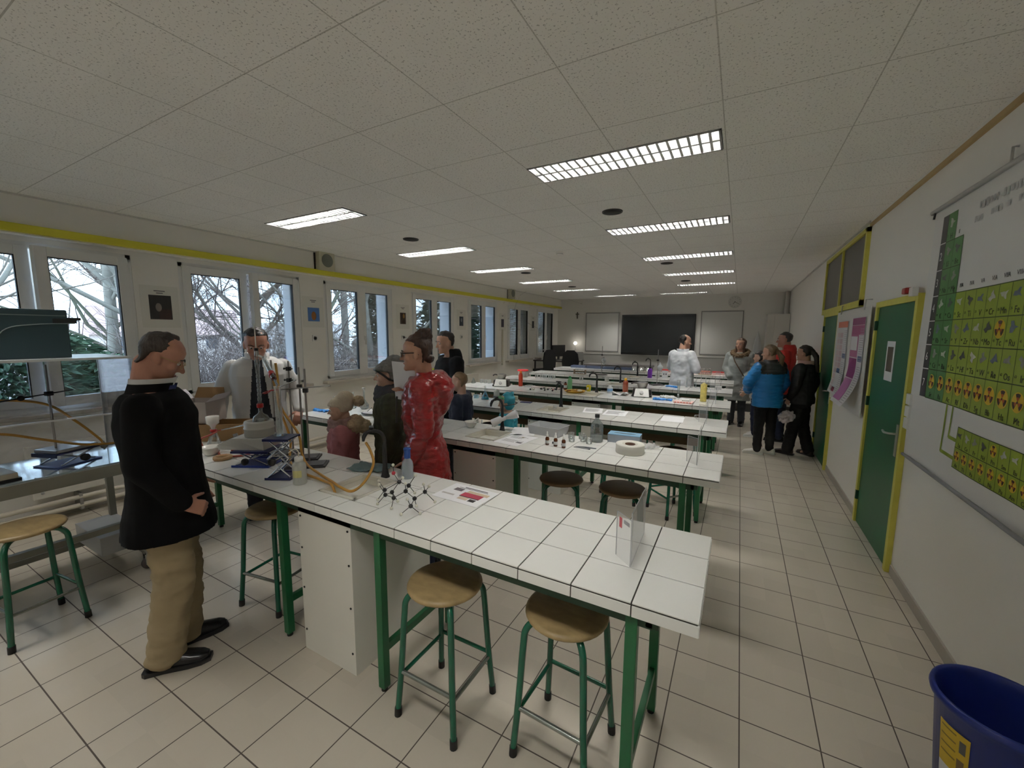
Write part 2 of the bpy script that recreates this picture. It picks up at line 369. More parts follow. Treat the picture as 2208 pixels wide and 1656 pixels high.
# ============================================================ LIGHT FITTINGS
M_tube=mat('fluorescent_tube',(1,1,1),.5,emit=(1.,.965,.90,TUBE_POWER))
M_louv=mat('aluminium_louvre',(.62,.63,.63),.35,metal=.35); M_hin=mat('dull_reflector_interior',(.34,.34,.34),.5)
def fitting(name,label,x0,x1,y0,y1,group,tubes=2):
    cx,cy=(x0+x1)/2,(y0+y1)/2
    r=thing(name,label,'ceiling light',(cx,cy,ZC),0,group)
    hx=(x1-x0)/2-.004; hy=(y1-y0)/2-.004
    f=MB(); f.box(-hx,hx,-hy,-hy+.012,-.006,.100,M_hin).box(-hx,hx,hy-.012,hy,-.006,.100,M_hin).box(-hx,-hx+.012,-hy,hy,-.006,.100,M_hin).box(hx-.012,hx,-hy,hy,-.006,.100,M_hin).box(-hx,hx,-hy,hy,.100,.107,M_hin)
    f.build('housing',r)
    l=MB(); n=21
    l.box(-hx+.012,hx-.012,-.012,.012,-.004,.045,M_louv)
    for s in (-1,1):
        for k in range(1,n):
            x=-hx+2*hx*k/n
            y0_,y1_=(s*.012,s*(hy-.012)) if s>0 else (-(hy-.012),-.012)
            l.add([(x-.008,y0_,-.004),(x+.008,y0_,-.004),(x+.001,y0_,.055),(x-.001,y0_,.055),(x-.008,y1_,-.004),(x+.008,y1_,-.004),(x+.001,y1_,.055),(x-.001,y1_,.055)],[(0,1,2,3),(7,6,5,4),(0,4,5,1),(3,2,6,7),(0,3,7,4),(1,5,6,2)],M_louv)
        for e in (0,1):   # curved reflector flanks
            ya=s*(.012 if e==0 else hy-.012); yb=s*(.040 if e==0 else hy-.040)
            l.quad((-hx+.012,ya,-.003),(hx-.012,ya,-.003),(hx-.012,yb,.06),(-hx+.012,yb,.06),M_louv)
    l.build('louvre',r)
    for s in ((-1,1) if tubes==2 else (0,)):
        MB().cyl((-hx+.03,s*hy/2,.076),(hx-.03,s*hy/2,.076),.0125,M_tube,n=8).build('tube',r)
    return r
lits=[]
for k,f in enumerate(FIX):
    if k<7: lab='recessed louvred strip light, %s of the row near the door side'%('out behind the photographer','above the stools','nearest and largest in view','second in view','third in view','fourth in view','farthest')[k] if k in(0,1) else 'recessed twin tube louvred ceiling light, %s in the right hand row'%('nearest and largest','second nearest','third nearest','fourth nearest','farthest')[k-2]; g='louvred lights in the right hand row'
    elif k<14: lab='recessed louvred strip light overhead on the window side, %s'%('behind the view','just above the view')[k-7] if k in(7,8) else 'recessed twin tube louvred ceiling light, %s in the window side row'%('nearest and largest','second nearest','third nearest','fourth nearest','farthest')[k-9]; g='louvred lights in the window side row'
    else: lab='slim bright ceiling light close to the far wall, %s of the two'%('right','left')[k-14]; g='lights washing the far wall'
    fitting('ceiling_light',lab,*f,g)
M_spk=mat('black_speaker_cloth',(.012,.012,.012),.8)
for n_,(x,y) in enumerate([(-1.14,4.02),(-3.66,4.02),(-3.69,7.22),(-1.13,7.26),(-1.12,9.8),(-3.73,9.83)]):
    r=thing('ceiling_speaker','round black ceiling speaker, %s'%('large one beyond the nearest right hand light','one between the first two window side lights','middle one of the window side line','middle one of the right hand line','farthest one of the right hand line','farthest one of the window side line')[n_],'speaker',(x,y,ZC),0,'black ceiling speakers')
    MB().lathe([(0,-.006),(.083,-.006),(.088,-.001),(.088,0)],M_spk,24).build('grille',r)
    MB().lathe([(.084,-.004),(.088,-.009),(.095,-.009),(.097,0)],mat('dark_rim',(.03,.03,.03),.5),24).build('rim',r)
r=thing('smoke_detector','small white smoke detector on the ceiling between the light rows','smoke detector',(-2.34,5.64,ZC))
MB().lathe([(0,-.04),(.03,-.04),(.045,-.03),(.055,-.012),(.055,0)],M_white,20).build('housing',r); MB().lathe([(.046,-.027),(.049,-.027),(.049,-.02),(.046,-.02)],M_black,20).build('vent_ring',r)
# ============================================================ OUTSIDE THE WINDOWS
M_bark=mat('grey_brown_bark',(.20,.175,.15),.9,noise=(7,.35,(1,1,.35)))
M_bark2=mat('pale_mottled_bark',(.26,.25,.22),.85,noise=(4,.45))
M_bark3=mat('dark_mossy_bark',(.10,.105,.075),.9,noise=(6,.4))
M_twig=mat('brown_twigs',(.115,.085,.08),.9)
M_ever=mat('evergreen_foliage',(.055,.105,.06),.7,noise=(2.5,.55))
M_ever2=mat('dark_conifer_foliage',(.035,.06,.035),.75,noise=(2.,.5))
M_ground=mat('leaf_strewn_ground',(.40,.34,.31),.95,noise=(1.3,.45))
tag(MB().box(-70,XL-.45,-30,60,-1.1,-1.0,M_ground).build('ground'),kind='structure')
def branchtree(rng,h,r,mat_,mat2,spread=.5,levels=4,lean=0.,start=.25,dens=1.):
    """trunk mesh and a bare crown mesh"""
    tr=MB(); cr=MB(); cnt=[0]
    def grow(p,d,L,rad,lev,into):
        n=4 if lev<2 else 3; pts=[p]; rs=[rad]; q=Vector(p); dd=Vector(d)
        for k in range(n):
            dd=(dd+Vector((rng.gauss(0,.13),rng.gauss(0,.13),rng.gauss(0.03,.09)))*(1 if lev else .35)).normalized()
            q=q+dd*(L/n); pts.append(q.copy()); rs.append(rad*(1-.62*(k+1)/n))
        into.tube(pts,rs,mat_ if lev<2 else mat2,n=(9,5,4,3,3,3)[lev],cap=False)
        if lev>=levels or cnt[0]>4200: return
        nb=int((13,9,7,5,4,3)[lev]*dens)
        for k in range(nb):
            t=rng.uniform(start if lev==0 else .25,1.0); i=min(int(t*n),n-1); f=t*n-i
            pp=pts[i].lerp(pts[i+1],f); rr=rs[i]+(rs[i+1]-rs[i])*f
            a=rng.uniform(0,2*PI); base=(pts[i+1]-pts[i]).normalized()
            side=base.orthogonal().normalized(); side=Matrix.Rotation(a,3,base)@side
            nd=(base*rng.uniform(.45,1.)+side*rng.uniform(.5,1.1)*(.6+spread)+Vector((0,0,.18))).normalized()
            cnt[0]+=1
            grow(pp,nd,L*rng.uniform(.38,.62)*(1-.25*t*(lev==0)),max(rr*.42,.0035),lev+1,cr)
    grow(Vector((0,0,0)),Vector((lean,rng.uniform(-.05,.05),1)).normalized(),h,r,0,tr)
    return tr,cr
_protos=[]
def tree_proto(seed,h,r,m1,m2,**k):
    rng=random.Random(seed); return branchtree(rng,h,r,m1,m2,**k)
def tree(label,x,y,seed,h,r,m1,m2,rz=0,**k):
    tr,cr=tree_proto(seed,h,r,m1,m2,**k)
    t=thing('bare_tree',label,'tree',(x,y,-1.02),rz,'bare winter trees outside the windows')
    tr.build('trunk',t); cr.build('branches',t); return t
A_=tree('pale thick-trunked bare tree close outside the nearest window',-8.9,2.15,3,8,.15,M_bark2,M_bark,start=.38)
B_=tree('forked pale grey bare tree with mottled bark behind the nearest window',-10.4,3.75,11,8.5,.15,M_bark2,M_bark,start=.32,spread=.35)
C_=tree('slender bare tree at the far left edge of the nearest window',-9.5,1.2,21,8,.14,M_bark2,M_bark,start=.2)
D_=tree('mossy upright bare tree seen through the right sash of the second window',-10.2,7.2,33,9,.17,M_bark3,M_twig,start=.2)
E_=tree('grey spreading bare tree seen through the left sash of the second window',-13.5,7.4,41,9,.2,M_bark,M_twig,start=.15,spread=.6)
F_=tree('many-stemmed bare tree filling the third window',-10.5,9.6,57,9,.16,M_bark2,M_twig,start=.1,spread=.3)
k=0
spots=[(-13,12.5,D_),(-15,4.6,F_),(-17,9.2,E_),(-12.6,10.3,F_),(-11,14.5,D_),(-15,16.5,E_),(-19,13,F_),(-12,18.5,F_),(-10.2,21,D_),(-14,23,E_),(-20,20,F_),(-18,5.6,D_),(-22,8,E_),(-23,3.8,F_),(-9.4,16.4,F_),(-16,28,D_),(-26,14,D_),(-25,24,E_)]
desc=['behind the mossy tree','in the gap beyond the mottled tree','deep in the wood beyond the second window','just beyond the many-stemmed tree','close to the fourth window','deep beyond the fourth window','far back in the third window','outside the fifth window','near the fifth window edge','deep beyond the fifth window','far back beyond the fourth window','behind the grey spreading tree','on the skyline of the second window','on the skyline of the nearest window','close outside between the fourth and fifth windows','farthest along the row of windows','on the skyline of the third window','on the skyline of the fourth window']
for (x,y,p),dsc in zip(spots,desc):
    dup(p,(x,y,-1.02),rz=k*1.3+.4,label='bare winter tree '+dsc); k+=1
# brush and undergrowth: nobody could count the stems
rng=random.Random(5); mb=MB()
M_brush=mat('brown_undergrowth',(.15,.115,.105),.95,noise=(1.5,.4))
M_pale=mat('pale_dry_stems',(.33,.28,.27),.95)
for k in range(3800):
    y=rng.uniform(5.0,24); x=-rng.uniform(9.2,17.5) ; L=rng.uniform(1.0,3.3)
    if rng.random()<.5: y=rng.uniform(3.9,10); x=-rng.uniform(8.6,14)
    d=Vector((rng.gauss(0,.35),rng.gauss(0,.35),1)).normalized(); p=Vector((x,y,-1.02)); pts=[p]
    for j in range(4):
        d=(d+Vector((rng.gauss(0,.22),rng.gauss(0,.22),-.03*j))).normalized(); p=p+d*L/4; pts.append(p)
        if j and rng.random()<.8:
            e=(d+Vector((rng.gauss(0,.8),rng.gauss(0,.8),rng.gauss(0,.3)))).normalized()*L*.28
            mb.tube([p,p+e*.5+Vector((0,0,.03)),p+e],[.007,.005,.002],M_pale if k%3==0 else M_brush,n=3,cap=False)
    mb.tube(pts,[.013,.011,.008,.006,.002],M_pale if k%4==0 else M_brush,n=3,cap=False)
tag(mb.build('undergrowth'),'tangled brown winter undergrowth between the bare trees outside','undergrowth',kind='stuff')
def leafcloud(rng,n,rad,hgt,size,m,conifer=False):
    mb=MB()
    for k in range(n):
        z=rng.uniform(0,1)
        rr=rad*((1-z)**.8 if conifer else math.sqrt(max(0,1-(2*z-1)**2*.8)))
        a=rng.uniform(0,2*PI); q=rr*math.sqrt(rng.uniform(.25,1))
        p=Vector((q*math.cos(a),q*math.sin(a),z*hgt))
        s=size*rng.uniform(.6,1.4)
        d=Vector((math.cos(a),math.sin(a),rng.uniform(-.6,.5))).normalized(); u=d.cross(Vector((rng.gauss(0,1),rng.gauss(0,1),rng.gauss(0,1)))).normalized(); v=d.cross(u)
        mb.add([p-d*s,p+u*s*.3,p+d*s,p-u*s*.3],[(0,1,2,3)],m,False)
        if k%2==0: mb.add([p-d*s*.9,p+v*s*.3,p+d*s*.9,p-v*s*.3],[(0,1,2,3)],m,False)
    return mb
rng=random.Random(9)
for n_,(x,y,rad,h,lab) in enumerate([(-8.7,1.5,1.25,2.4,'bushy evergreen shrub under the left half of the nearest window'),(-8.8,2.75,1.1,2.4,'bushy evergreen shrub under the right half of the nearest window'),(-11.6,2.3,1.5,2.7,'larger evergreen shrub behind the two under the nearest window')]):
    t=thing('evergreen_shrub',lab,'shrub',(x,y,-1.02),0,'evergreen shrubs outside')
    leafcloud(rng,9000,rad,h,.09,M_ever).build('foliage',t); m=MB(); m.cyl((0,0,0),(0,0,h*.6),.05,M_bark); m.build('stem',t)
for x,y,rad,h,lab in [(-9.6,12.6,1.7,8,'tall dark conifer outside between the third and fourth windows'),(-13.2,12.9,1.8,8.5,'tall dark conifer deeper in the wood beyond the fourth window'),(-10.4,10.9,1.0,3.6,'young green conifer low in the third window')]:
    t=thing('conifer',lab,'tree',(x,y,-1.02),0,'conifers outside')
    leafcloud(rng,6500,rad,h,.15,M_ever2 if h>4 else M_ever,True).build('foliage',t); m=MB(); m.cyl((0,0,0),(0,0,h*.95),.11,M_bark3,.02); m.build('trunk',t)
def house(lab,x,y,rz,L,W,H,RH,mw,mr):
    t=thing('house',lab,'house',(x,y,-1.02),rz)
    MB().box(-L/2,L/2,-W/2,W/2,0,H,mw).add([(-L/2,-W/2,H),(-L/2,W/2,H),(-L/2,0,H+RH),(L/2,-W/2,H),(L/2,W/2,H),(L/2,0,H+RH)],[(0,1,2),(3,5,4)],mw).build('wall',t)
    o=.4; MB().add([(-L/2-o,-W/2-o,H-.2),(L/2+o,-W/2-o,H-.2),(L/2+o,0,H+RH+.1),(-L/2-o,0,H+RH+.1)],[(0,1,2,3)],mr).add([(-L/2-o,W/2+o,H-.2),(L/2+o,W/2+o,H-.2),(L/2+o,0,H+RH+.1),(-L/2-o,0,H+RH+.1)],[(0,1,2,3)],mr).build('roof',t)
    for s in (-1,1):
        for q in (-.3,0,.3): MB().box(q*L-.5,q*L+.5,s*(W/2+.02)-.02,s*(W/2+.02)+.02,1.0,2.2,mat('dark_house_window',(.05,.06,.08),.2)).build('window',t)
mr=mat('faded_red_roof_tiles',(.34,.24,.23),.9)
house('distant pale house with a faded red roof beyond the bare trees',-52,20.5,1.2,11,8,2.6,2.4,mat('pale_house_render',(.55,.50,.48),.9),mr)
house('distant white house behind the thicket of the second window',-44,29,1.0,9,7,2.2,1.4,mat('white_house_render',(.75,.76,.80),.9),mat('grey_house_roof',(.3,.28,.28),.9))
# ============================================================ LABORATORY BENCHES
M_tilew=mat('white_glazed_bench_tile',(.80,.81,.79),.16,noise=(2.2,.03),coat=.3)
M_grout=mat('dark_bench_grout',(.045,.04,.035),.9)
M_gsteel=mat('green_painted_steel',(.010,.105,.038),.35,noise=(30,.1))
M_gdark=mat('green_black_rail',(.012,.045,.022),.5)
M_lam=mat('white_laminate_panel',(.74,.735,.69),.4,noise=(3,.03))
M_sink=mat('cream_ceramic_sink',(.70,.68,.60),.15,coat=.4)
M_brown=mat('brown_wooden_panel',(.12,.075,.035),.5,noise=(3,.3,(1,6,6)))
M_foot=mat('black_rubber_foot',(.01,.01,.01),.6)
BX0,BX1=-4.05,-.05; BD=.612; ZT=.895
XJ=[-.05,-.253,-.46,-.668,-.875,-1.083,-1.29,-1.505,-1.713,-1.839,-1.969,-2.175,-2.383,-2.59,-2.797,-3.005,-3.212,-3.42,-3.627,-3.835,-4.05]
def bench(y0,label,brown=False):
    root=thing('laboratory_bench',label,'bench',(-2.05,y0,0),0,'white tiled laboratory benches')
    ox=-2.05; m=MB(); g=.003
    yj=[0,.204,.408,BD]; sx0,sx1,sy0,sy1=-1.965,-1.685,.118,.43
    # slab core with a hole for the sink
    for (a,b,c,d) in ((BX0,sx0,.004,BD-.004),(sx1,BX1,.004,BD-.004),(sx0,sx1,.004,sy0),(sx0,sx1,sy1,BD-.004)):
        m.box(a-ox+(.004 if a==BX0 else 0),b-ox-(.004 if b==BX1 else 0),c,d,ZT-.045,ZT-.004,M_grout)
    def tilebox(a,b,c,d): 
        if b-a<.012 or d-c<.012: return
        m.box(a-ox+g*.8,b-ox-g*.8,c+g*.8,d-g*.8,ZT-.005,ZT,M_tilew,bev=.0015)
    for i in range(len(XJ)-1):
        b,a=XJ[i],XJ[i+1]
        for j in range(3):
            c,d=yj[j],yj[j+1]
            if b<=sx0+.01 or a>=sx1-.04 or True:
                ix0,ix1=max(a,sx0),min(b,sx1); iy0,iy1=max(c,sy0),min(d,sy1)
                if ix1-ix0>.005 and iy1-iy0>.005:
                    if c<sy0: tilebox(a,b,c,sy0)
                    if d>sy1: tilebox(a,b,sy1,d)
                    if a<sx0: tilebox(a,sx0,max(c,sy0),min(d,sy1))
                    if b>sx1: tilebox(sx1,b,max(c,sy0),min(d,sy1))
                else: tilebox(a,b,c,d)
        for (c,d) in ((0,.006),(BD-.006,BD)): m.box(a-ox+g*.7,b-ox-g*.7,c,d,ZT-.048,ZT-.0105,M_tilew,bev=.001)
    for j in range(3):
        for (a,b) in ((BX0,BX0+.006),(BX1-.006,BX1)): m.box(a-ox,b-ox,yj[j]+g,yj[j+1]-g,ZT-.048,ZT-.007,M_tilew,bev=.001)
    m.build('worktop',root)
    # sink
    s=MB(); a,b,c,d=sx0-ox,sx1-ox,sy0,sy1; rw=.018
    s.box(a,b,c,c+rw,ZT-.02,ZT+.006,M_sink,bev=.004).box(a,b,d-rw,d,ZT-.02,ZT+.006,M_sink,bev=.004).box(a,a+rw,c,d,ZT-.02,ZT+.006,M_sink,bev=.004).box(b-rw,b,c,d,ZT-.02,ZT+.006,M_sink,bev=.004)
    zb=ZT-.19; i0,i1,j0,j1=a+rw*.8,b-rw*.8,c+rw*.8,d-rw*.8; k=.02
    top=[(i0,j0,ZT),(i1,j0,ZT),(i1,j1,ZT),(i0,j1,ZT)]; bot=[(i0+k,j0+k,zb),(i1-k,j0+k,zb),(i1-k,j1-k,zb),(i0+k,j1-k,zb)]
    s.add(top+bot,[(0,4,5,1),(1,5,6,2),(2,6,7,3),(3,7,4,0),(4,7,6,5)],M_sink)
    so=s.build('sink',root); MB().lathe([(0,zb+.004),(.02,zb+.004),(.026,zb+.001)],M_steel,14,x=(a+b)/2,y=(c+d)/2).build('drain',so)
    # frame
    z1=ZT-.048
    f=MB(); 
    for y in (.05,BD-.05): f.box(BX0-ox+.06,BX1-ox-.14,y-.02,y+.02,z1-.045,z1,M_gdark)
    f.box(BX0-ox+.06,BX0-ox+.1,.03,BD-.03,z1-.045,z1,M_gdark).box(BX1-ox-.16,BX1-ox-.12,.03,BD-.03,z1-.04,z1,M_gdark)
    f.build('under_frame',root)
    for x in (-4.0,-2.19,-1.43,-.255):
        for y in (.025,BD-.065):
            l=MB(); l.box(x-.02-ox,x+.02-ox,y,y+.04,.02,z1,M_gsteel,bev=.004); l.cyl((x-ox,y+.02,0),(x-ox,y+.02,.022),.016,M_foot); l.build('leg',root)
        MB().box(x-.0125-ox,x+.0125-ox,.06,BD-.06,.20,.24,M_gsteel,bev=.003).build('cross_rail',root)
    # sink cabinet
    c_=MB(); x0,x1=-2.022-ox,-1.613-ox
    c_.box(x0,x1,.03,BD-.0,0,z1,M_lam,bev=.002); c_.build('sink_cabinet',root)
    sc_=MB()
    for z in (.12,.37,.60,.78):
        for x in (x0+.02,x1-.02): sc_.lathe([(0,0),(.006,0),(.006,.003)],M_black,8,M=T(x,.0295,z,0,PI/2))
    sc_.build('screws',root)
    if brown: MB().box(-1.42-ox,-.28-ox,BD-.05,BD-.032,.60,z1-.04,M_brown).box(-3.98-ox,-2.2-ox,BD-.05,BD-.032,.60,z1-.04,M_brown).build('wooden_back_panel',root)
    return root
BY=[1.265+1.375*k for k in range(7)]
BL=['nearest white tiled bench with the distillation set-up and black-and-white molecule model','second white tiled bench with brown dropper bottles and a large paper roll','third white tiled bench with paper sheets and blue flask','fourth white tiled bench with blue gloves, pink strip tray and kitchen mixer','fifth white tiled bench with red-lidded tub and funnel stand','sixth white tiled bench with purple bottle and crucifix-side funnel stand','seventh and farthest white tiled bench under the wall screen']
BL[5]='sixth white tiled bench with the purple bottle'
benches=[bench(y,l,k>=2) for k,(y,l) in enumerate(zip(BY,BL))]

# taps: black gooseneck with a chrome lever, one behind each sink
M_tap=mat('black_tap_coating',(.014,.014,.015),.35)
def tap(y0,x=-1.80,rz=0.,label=''):
    t=thing('tap',label,'tap',(x,y0+.455,ZT),rz,'black gooseneck bench taps')
    MB().lathe([(.026,0),(.026,.006),(.021,.02),(.014,.07),(.0125,.20)],M_tap,16).build('column',t)
    MB().tube(catmull([(0,0,.19),(0,0,.235),(0,-.022,.275),(0,-.070,.288),(0,-.105,.272)],6),.0105,M_tap,n=10).build('spout',t)
    MB().tube([(0,-.102,.275),(0,-.114,.252),(0,-.117,.228)],[.0125,.0115,.007],M_tap,n=10).build('nozzle',t)
    k=MB(); k.cyl((0,-.070,.275),(0,-.070,.305),.008,M_tap); k.box(-.03,.03,-.082,-.058,.302,.314,M_tap,bev=.004); k.build('lever',t)
    return t
tl=['black gooseneck tap of the nearest bench with an amber hose on its mouth','black gooseneck tap on the second bench holding a white scoop','black gooseneck tap on the third bench beside paper sheets','black gooseneck tap on the fourth bench beside the yellow cup','black gooseneck tap on the fifth bench','black gooseneck tap on the sixth bench','black gooseneck tap on the farthest bench']
for k,(y,rz) in enumerate(zip(BY,(-.75,-.5,-.1,-.9,-.9,-.9,-.9))): tap(y,-1.80 if k else -1.81,rz,tl[k])

# stools
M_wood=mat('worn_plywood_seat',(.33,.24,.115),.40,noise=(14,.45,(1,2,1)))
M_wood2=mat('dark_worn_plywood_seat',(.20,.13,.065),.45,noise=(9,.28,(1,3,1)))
M_gtube=mat('glossy_green_tube',(.008,.10,.055),.22,noise=(20,.08),coat=.3)
M_worn=mat('worn_bare_steel_rail',(.30,.33,.31),.25,metal=.8)
def stool(label,x,y,rz,wood,group='round stools with green tube legs'):
    t=thing('lab_stool',label,'stool',(x,y,0),rz,group)
    s=MB(); s.lathe([(0,.632),(.155,.632),(.168,.627),(.172,.618),(.168,.610),(.15,.607),(0,.607)],wood,32); s.build('seat',t)
    fp=.158
    for sx in (-1,1):
        for sy in (-1,1):
            l=MB(); l.tube(catmull([(sx*.05,sy*.05,.597),(sx*.095,sy*.095,.594),(sx*.122,sy*.122,.565),(sx*.130,sy*.130,.50),(sx*.143,sy*.143,.25),(sx*fp,sy*fp,.03)],5),.0143,M_gtube,n=10)
            lo=l.build('leg',t); MB().tube([(sx*fp*.995,sy*fp*.995,.04),(sx*fp*1.005,sy*fp*1.005,.0)],.0170,M_foot,n=10).build('rubber_foot',lo)
    a=.146
    for q,(p0,p1,mm) in enumerate([((-a,-a,.22),(a,-a,.22),M_worn),((a,-a,.20),(a,a,.20),M_worn),((a,a,.22),(-a,a,.22),M_gtube),((-a,a,.20),(-a,-a,.20),M_gtube)]):
        MB().cyl(p0,p1,.0095,mm,n=10).build('footrest',t)
    r=MB(); r.lathe([(.05,.600),(.075,.600),(.075,.606),(.05,.606)],M_gdark,16); r.build('mount_plate',t)
    return t
S0=stool('front stool with a pale worn plywood seat, left of the two nearest',-1.115,1.40,.0,M_wood)
def st(label,x,y,rz,dark=False):
    s=dup(S0,(x,y,0),rz,label)
    return s
st('front stool half under the bench, right of the two nearest',-.555,1.49,-.06)
st('stool cut by the left edge of the picture, beside the fume hood',-3.555,.62,.12)
st('stool behind the man in the black jacket, left of the sink cabinet',-2.575,1.50,.16)
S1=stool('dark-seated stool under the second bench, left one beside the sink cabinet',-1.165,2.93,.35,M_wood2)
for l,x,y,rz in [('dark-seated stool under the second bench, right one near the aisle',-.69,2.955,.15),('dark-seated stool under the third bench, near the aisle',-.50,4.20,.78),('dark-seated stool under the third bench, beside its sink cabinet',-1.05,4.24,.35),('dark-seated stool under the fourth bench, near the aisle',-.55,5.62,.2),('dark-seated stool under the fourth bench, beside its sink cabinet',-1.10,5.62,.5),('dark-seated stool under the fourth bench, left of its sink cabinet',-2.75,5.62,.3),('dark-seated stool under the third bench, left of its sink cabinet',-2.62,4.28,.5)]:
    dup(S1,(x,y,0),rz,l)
# ============================================================ THINGS ON THE WALLS
def wallM_R(y,z,rz=0): return T(XR,y,z)@Matrix(((0,0,-1,0),(-1,0,0,0),(0,1,0,0),(0,0,0,1)))   # local x -> -Y (right in view), y -> up, z -> into room
# --- far wall: screen, whiteboards, clock, crucifix, cupboard
t=thing('wall_screen','large black interactive screen in the middle of the far wall','screen',(-2.26,YF,1.10))
MB().box(-1.08,1.08,-.11,-.02,0,1.25,M_black,bev=.012).build('casing',t)
MB().box(-1.03,1.03,-.115,-.108,.055,1.20,mat('dark_screen_glass',(.018,.02,.021),.18)).build('display',t)
def wboard(label,cx,z0,w,h):
    t=thing('whiteboard',label,'whiteboard',(cx,YF,z0),0,'whiteboards either side of the screen')
    MB().box(-w/2,w/2,-.03,-.001,0,h,mat('light_board_surround',(.60,.59,.56),.5)).build('backing',t)
    MB().box(-w/2+.03,w/2-.03,-.036,-.029,.03,h-.03,mat('whiteboard_surface',(.62,.62,.60),.25)).build('board',t)
    f=MB(); mm=mat('grey_board_frame',(.16,.16,.16),.4)
    for a,b,c,d in ((-w/2+.02,w/2-.02,.02,.036),(-w/2+.02,w/2-.02,h-.036,h-.02),(-w/2+.02,-w/2+.036,.02,h-.02),(w/2-.036,w/2-.02,.02,h-.02)): f.box(a,b,-.045,-.03,c,d,mm,bev=.003)
    f.build('frame',t)
wboard('grey-framed whiteboard left of the black screen',-4.0,1.15,1.14,1.30)
wboard('grey-framed whiteboard right of the black screen',-.50,1.14,1.12,1.30)
t=thing('wall_clock','round white clock high on the far wall above the right whiteboard','clock',(-.20,YF,2.667))
MB().lathe([(0,.0),(.155,0),(.165,.03),(.15,.034),(.148,.018),(0,.018)],mat('clock_rim_white',(.62,.62,.6),.4),32,M=T(0,0,0,0,PI/2)).build('case',t)
MB().lathe([(0,.02),(.146,.02)],mat('clock_dial',(.60,.60,.58),.5),32,M=T(0,0,0,0,PI/2)).build('dial',t)
h=MB(); Mk=T(0,-.024,0,0,PI/2)
h.box(-.005,.005,-.015,.075,0,.003,M_black,M=Mk@Matrix.Rotation(R(140),4,'Z')).box(-.004,.004,-.02,.11,.003,.005,M_black,M=Mk@Matrix.Rotation(R(-120),4,'Z'))
for k in range(12): h.box(-.004,.004,.118,.135,0,.002,M_black,M=Mk@Matrix.Rotation(R(30*k),4,'Z'))
h.build('hands',t)
t=thing('crucifix','small dark crucifix on the far wall left of the whiteboard','crucifix',(-4.87,YF,2.25))
mb=MB(); md=mat('dark_wood',(.05,.03,.02),.5); mb.box(-.012,.012,-.02,-.001,0,.22,md,bev=.002).box(-.06,.06,-.02,-.001,.14,.163,md,bev=.002); mb.build('cross',t)
mb=MB(); mc=mat('tarnished_metal_figure',(.2,.17,.12),.4,metal=.6); mb.tube([(0,-.026,.155),(0,-.03,.10),(.004,-.027,.04)],[.008,.007,.004],mc,6); mb.tube([(-.05,-.024,.163),(0,-.027,.148),(.05,-.024,.163)],.004,mc,5); mb.sph((0,-.03,.168),.009,mc,8,6); mb.build('figure',t)
t=thing('tall_cupboard','tall off-white cupboard in the far right corner','cupboard',(.915,YF-.36,.211),0)
mcb=mat('offwhite_cupboard',(.62,.60,.56),.5)
MB().box(-.33,.165,-.30,.35,0,2.08,mcb,bev=.004).build('body',t); MB().box(-.165,.165,-.315,-.301,.04,2.05,mcb,bev=.003).build('door',t); MB().box(-.33,-.17,-.315,-.301,.04,2.05,mcb,bev=.003).build('door',t)
t=thing('ventilation_duct','vertical white duct from cupboard top to the ceiling','duct',(1.03,YF-.12,2.28))
MB().cyl((0,0,0),(0,0,.62),.055,mcb,n=20).build('pipe',t)
# hanging lab coat on the cupboard side
t=thing('hanging_lab_coat','white lab coat hanging on a hook left of the tall cupboard','lab coat',(.42,YF-.12,.72))
m=MB(); rs=[(.02,1.06),(.035,1.0),(.06,.9),(.085,.75),(.11,.5),(.125,.2),(.12,.0)]
vs=[];n=20
for r_,z in rs:
    for k in range(n):
        a=2*PI*k/n; rr=r_*(1+.16*math.sin(a*5+z*3)*(r_>.08)); vs.append((rr*math.cos(a),rr*.45*math.sin(a),z))
m.add(vs,[(i*n+k,i*n+(k+1)%n,(i+1)*n+(k+1)%n,(i+1)*n+k) for i in range(len(rs)-1) for k in range(n)],mat('white_coat_cloth',(.62,.63,.64),.85,bump=(9,.5,.01)),True); m.build('coat_cloth',t)
MB().tube([(0,.11,1.12),(0,.02,1.12),(0,0,1.07)],.006,M_steel,6).build('hook',t)

# --- left wall: pictures, sockets, speakers, pipes, radiator
def pict(idx,y,z,label,cols,w=.20,h=.20):
    t=thing('picture_sheet',label,'picture',(XL+.002,y,z),0,'small pictures on white sheets between the windows')
    MB().box(0,.0015,-.17,.17,-.24,.21,mat('white_sheet_on_wall',(.72,.71,.66),.8)).build('sheet',t)
    p=MB(); p.box(.0015,.003,-w/2,w/2,-.15,-.15+h+.06,cols[0])
    if len(cols)>1: p.sph((.004,cols[2][0],cols[2][1]),cols[2][2],cols[1],10,8,(.02,.8,1.3))
    if len(cols)>3: p.box(.003,.0035,-w*.1,w*.45,-.15,-.04,cols[3])
    p.build('print',t)
    c=MB()
    for k,(L) in enumerate((.10,.06)): c.box(.0015,.0022,-L/2,L/2,.15-.022*k,.16-.022*k,mat('grey_caption_ink',(.12,.12,.13),.8))
    c.build('caption',t)
mk=lambda n,c: mat(n,c,.5)
pict(0,2.145,2.03,'picture of a pale figure on a nearly black ground between the first two windows',[mk('near_black_print',(.012,.01,.009)),mk('pale_figure',(.22,.19,.17)),(-.02,-.02,.035),mk('deep_red_shade',(.03,.008,.006))])
pict(1,4.0,2.06,'picture of an ochre figure on a blue ground between the second and third windows',[mk('blue_print',(.07,.17,.42)),mk('ochre_figure',(.30,.12,.03)),(.0,-.07,.05)],.19,.14)
pict(2,5.86,2.06,'dark brown and gold picture between the third and fourth windows',[mk('dark_brown_print',(.035,.015,.006)),mk('gold_figure',(.35,.18,.05)),(.02,.0,.035)],.15,.15)
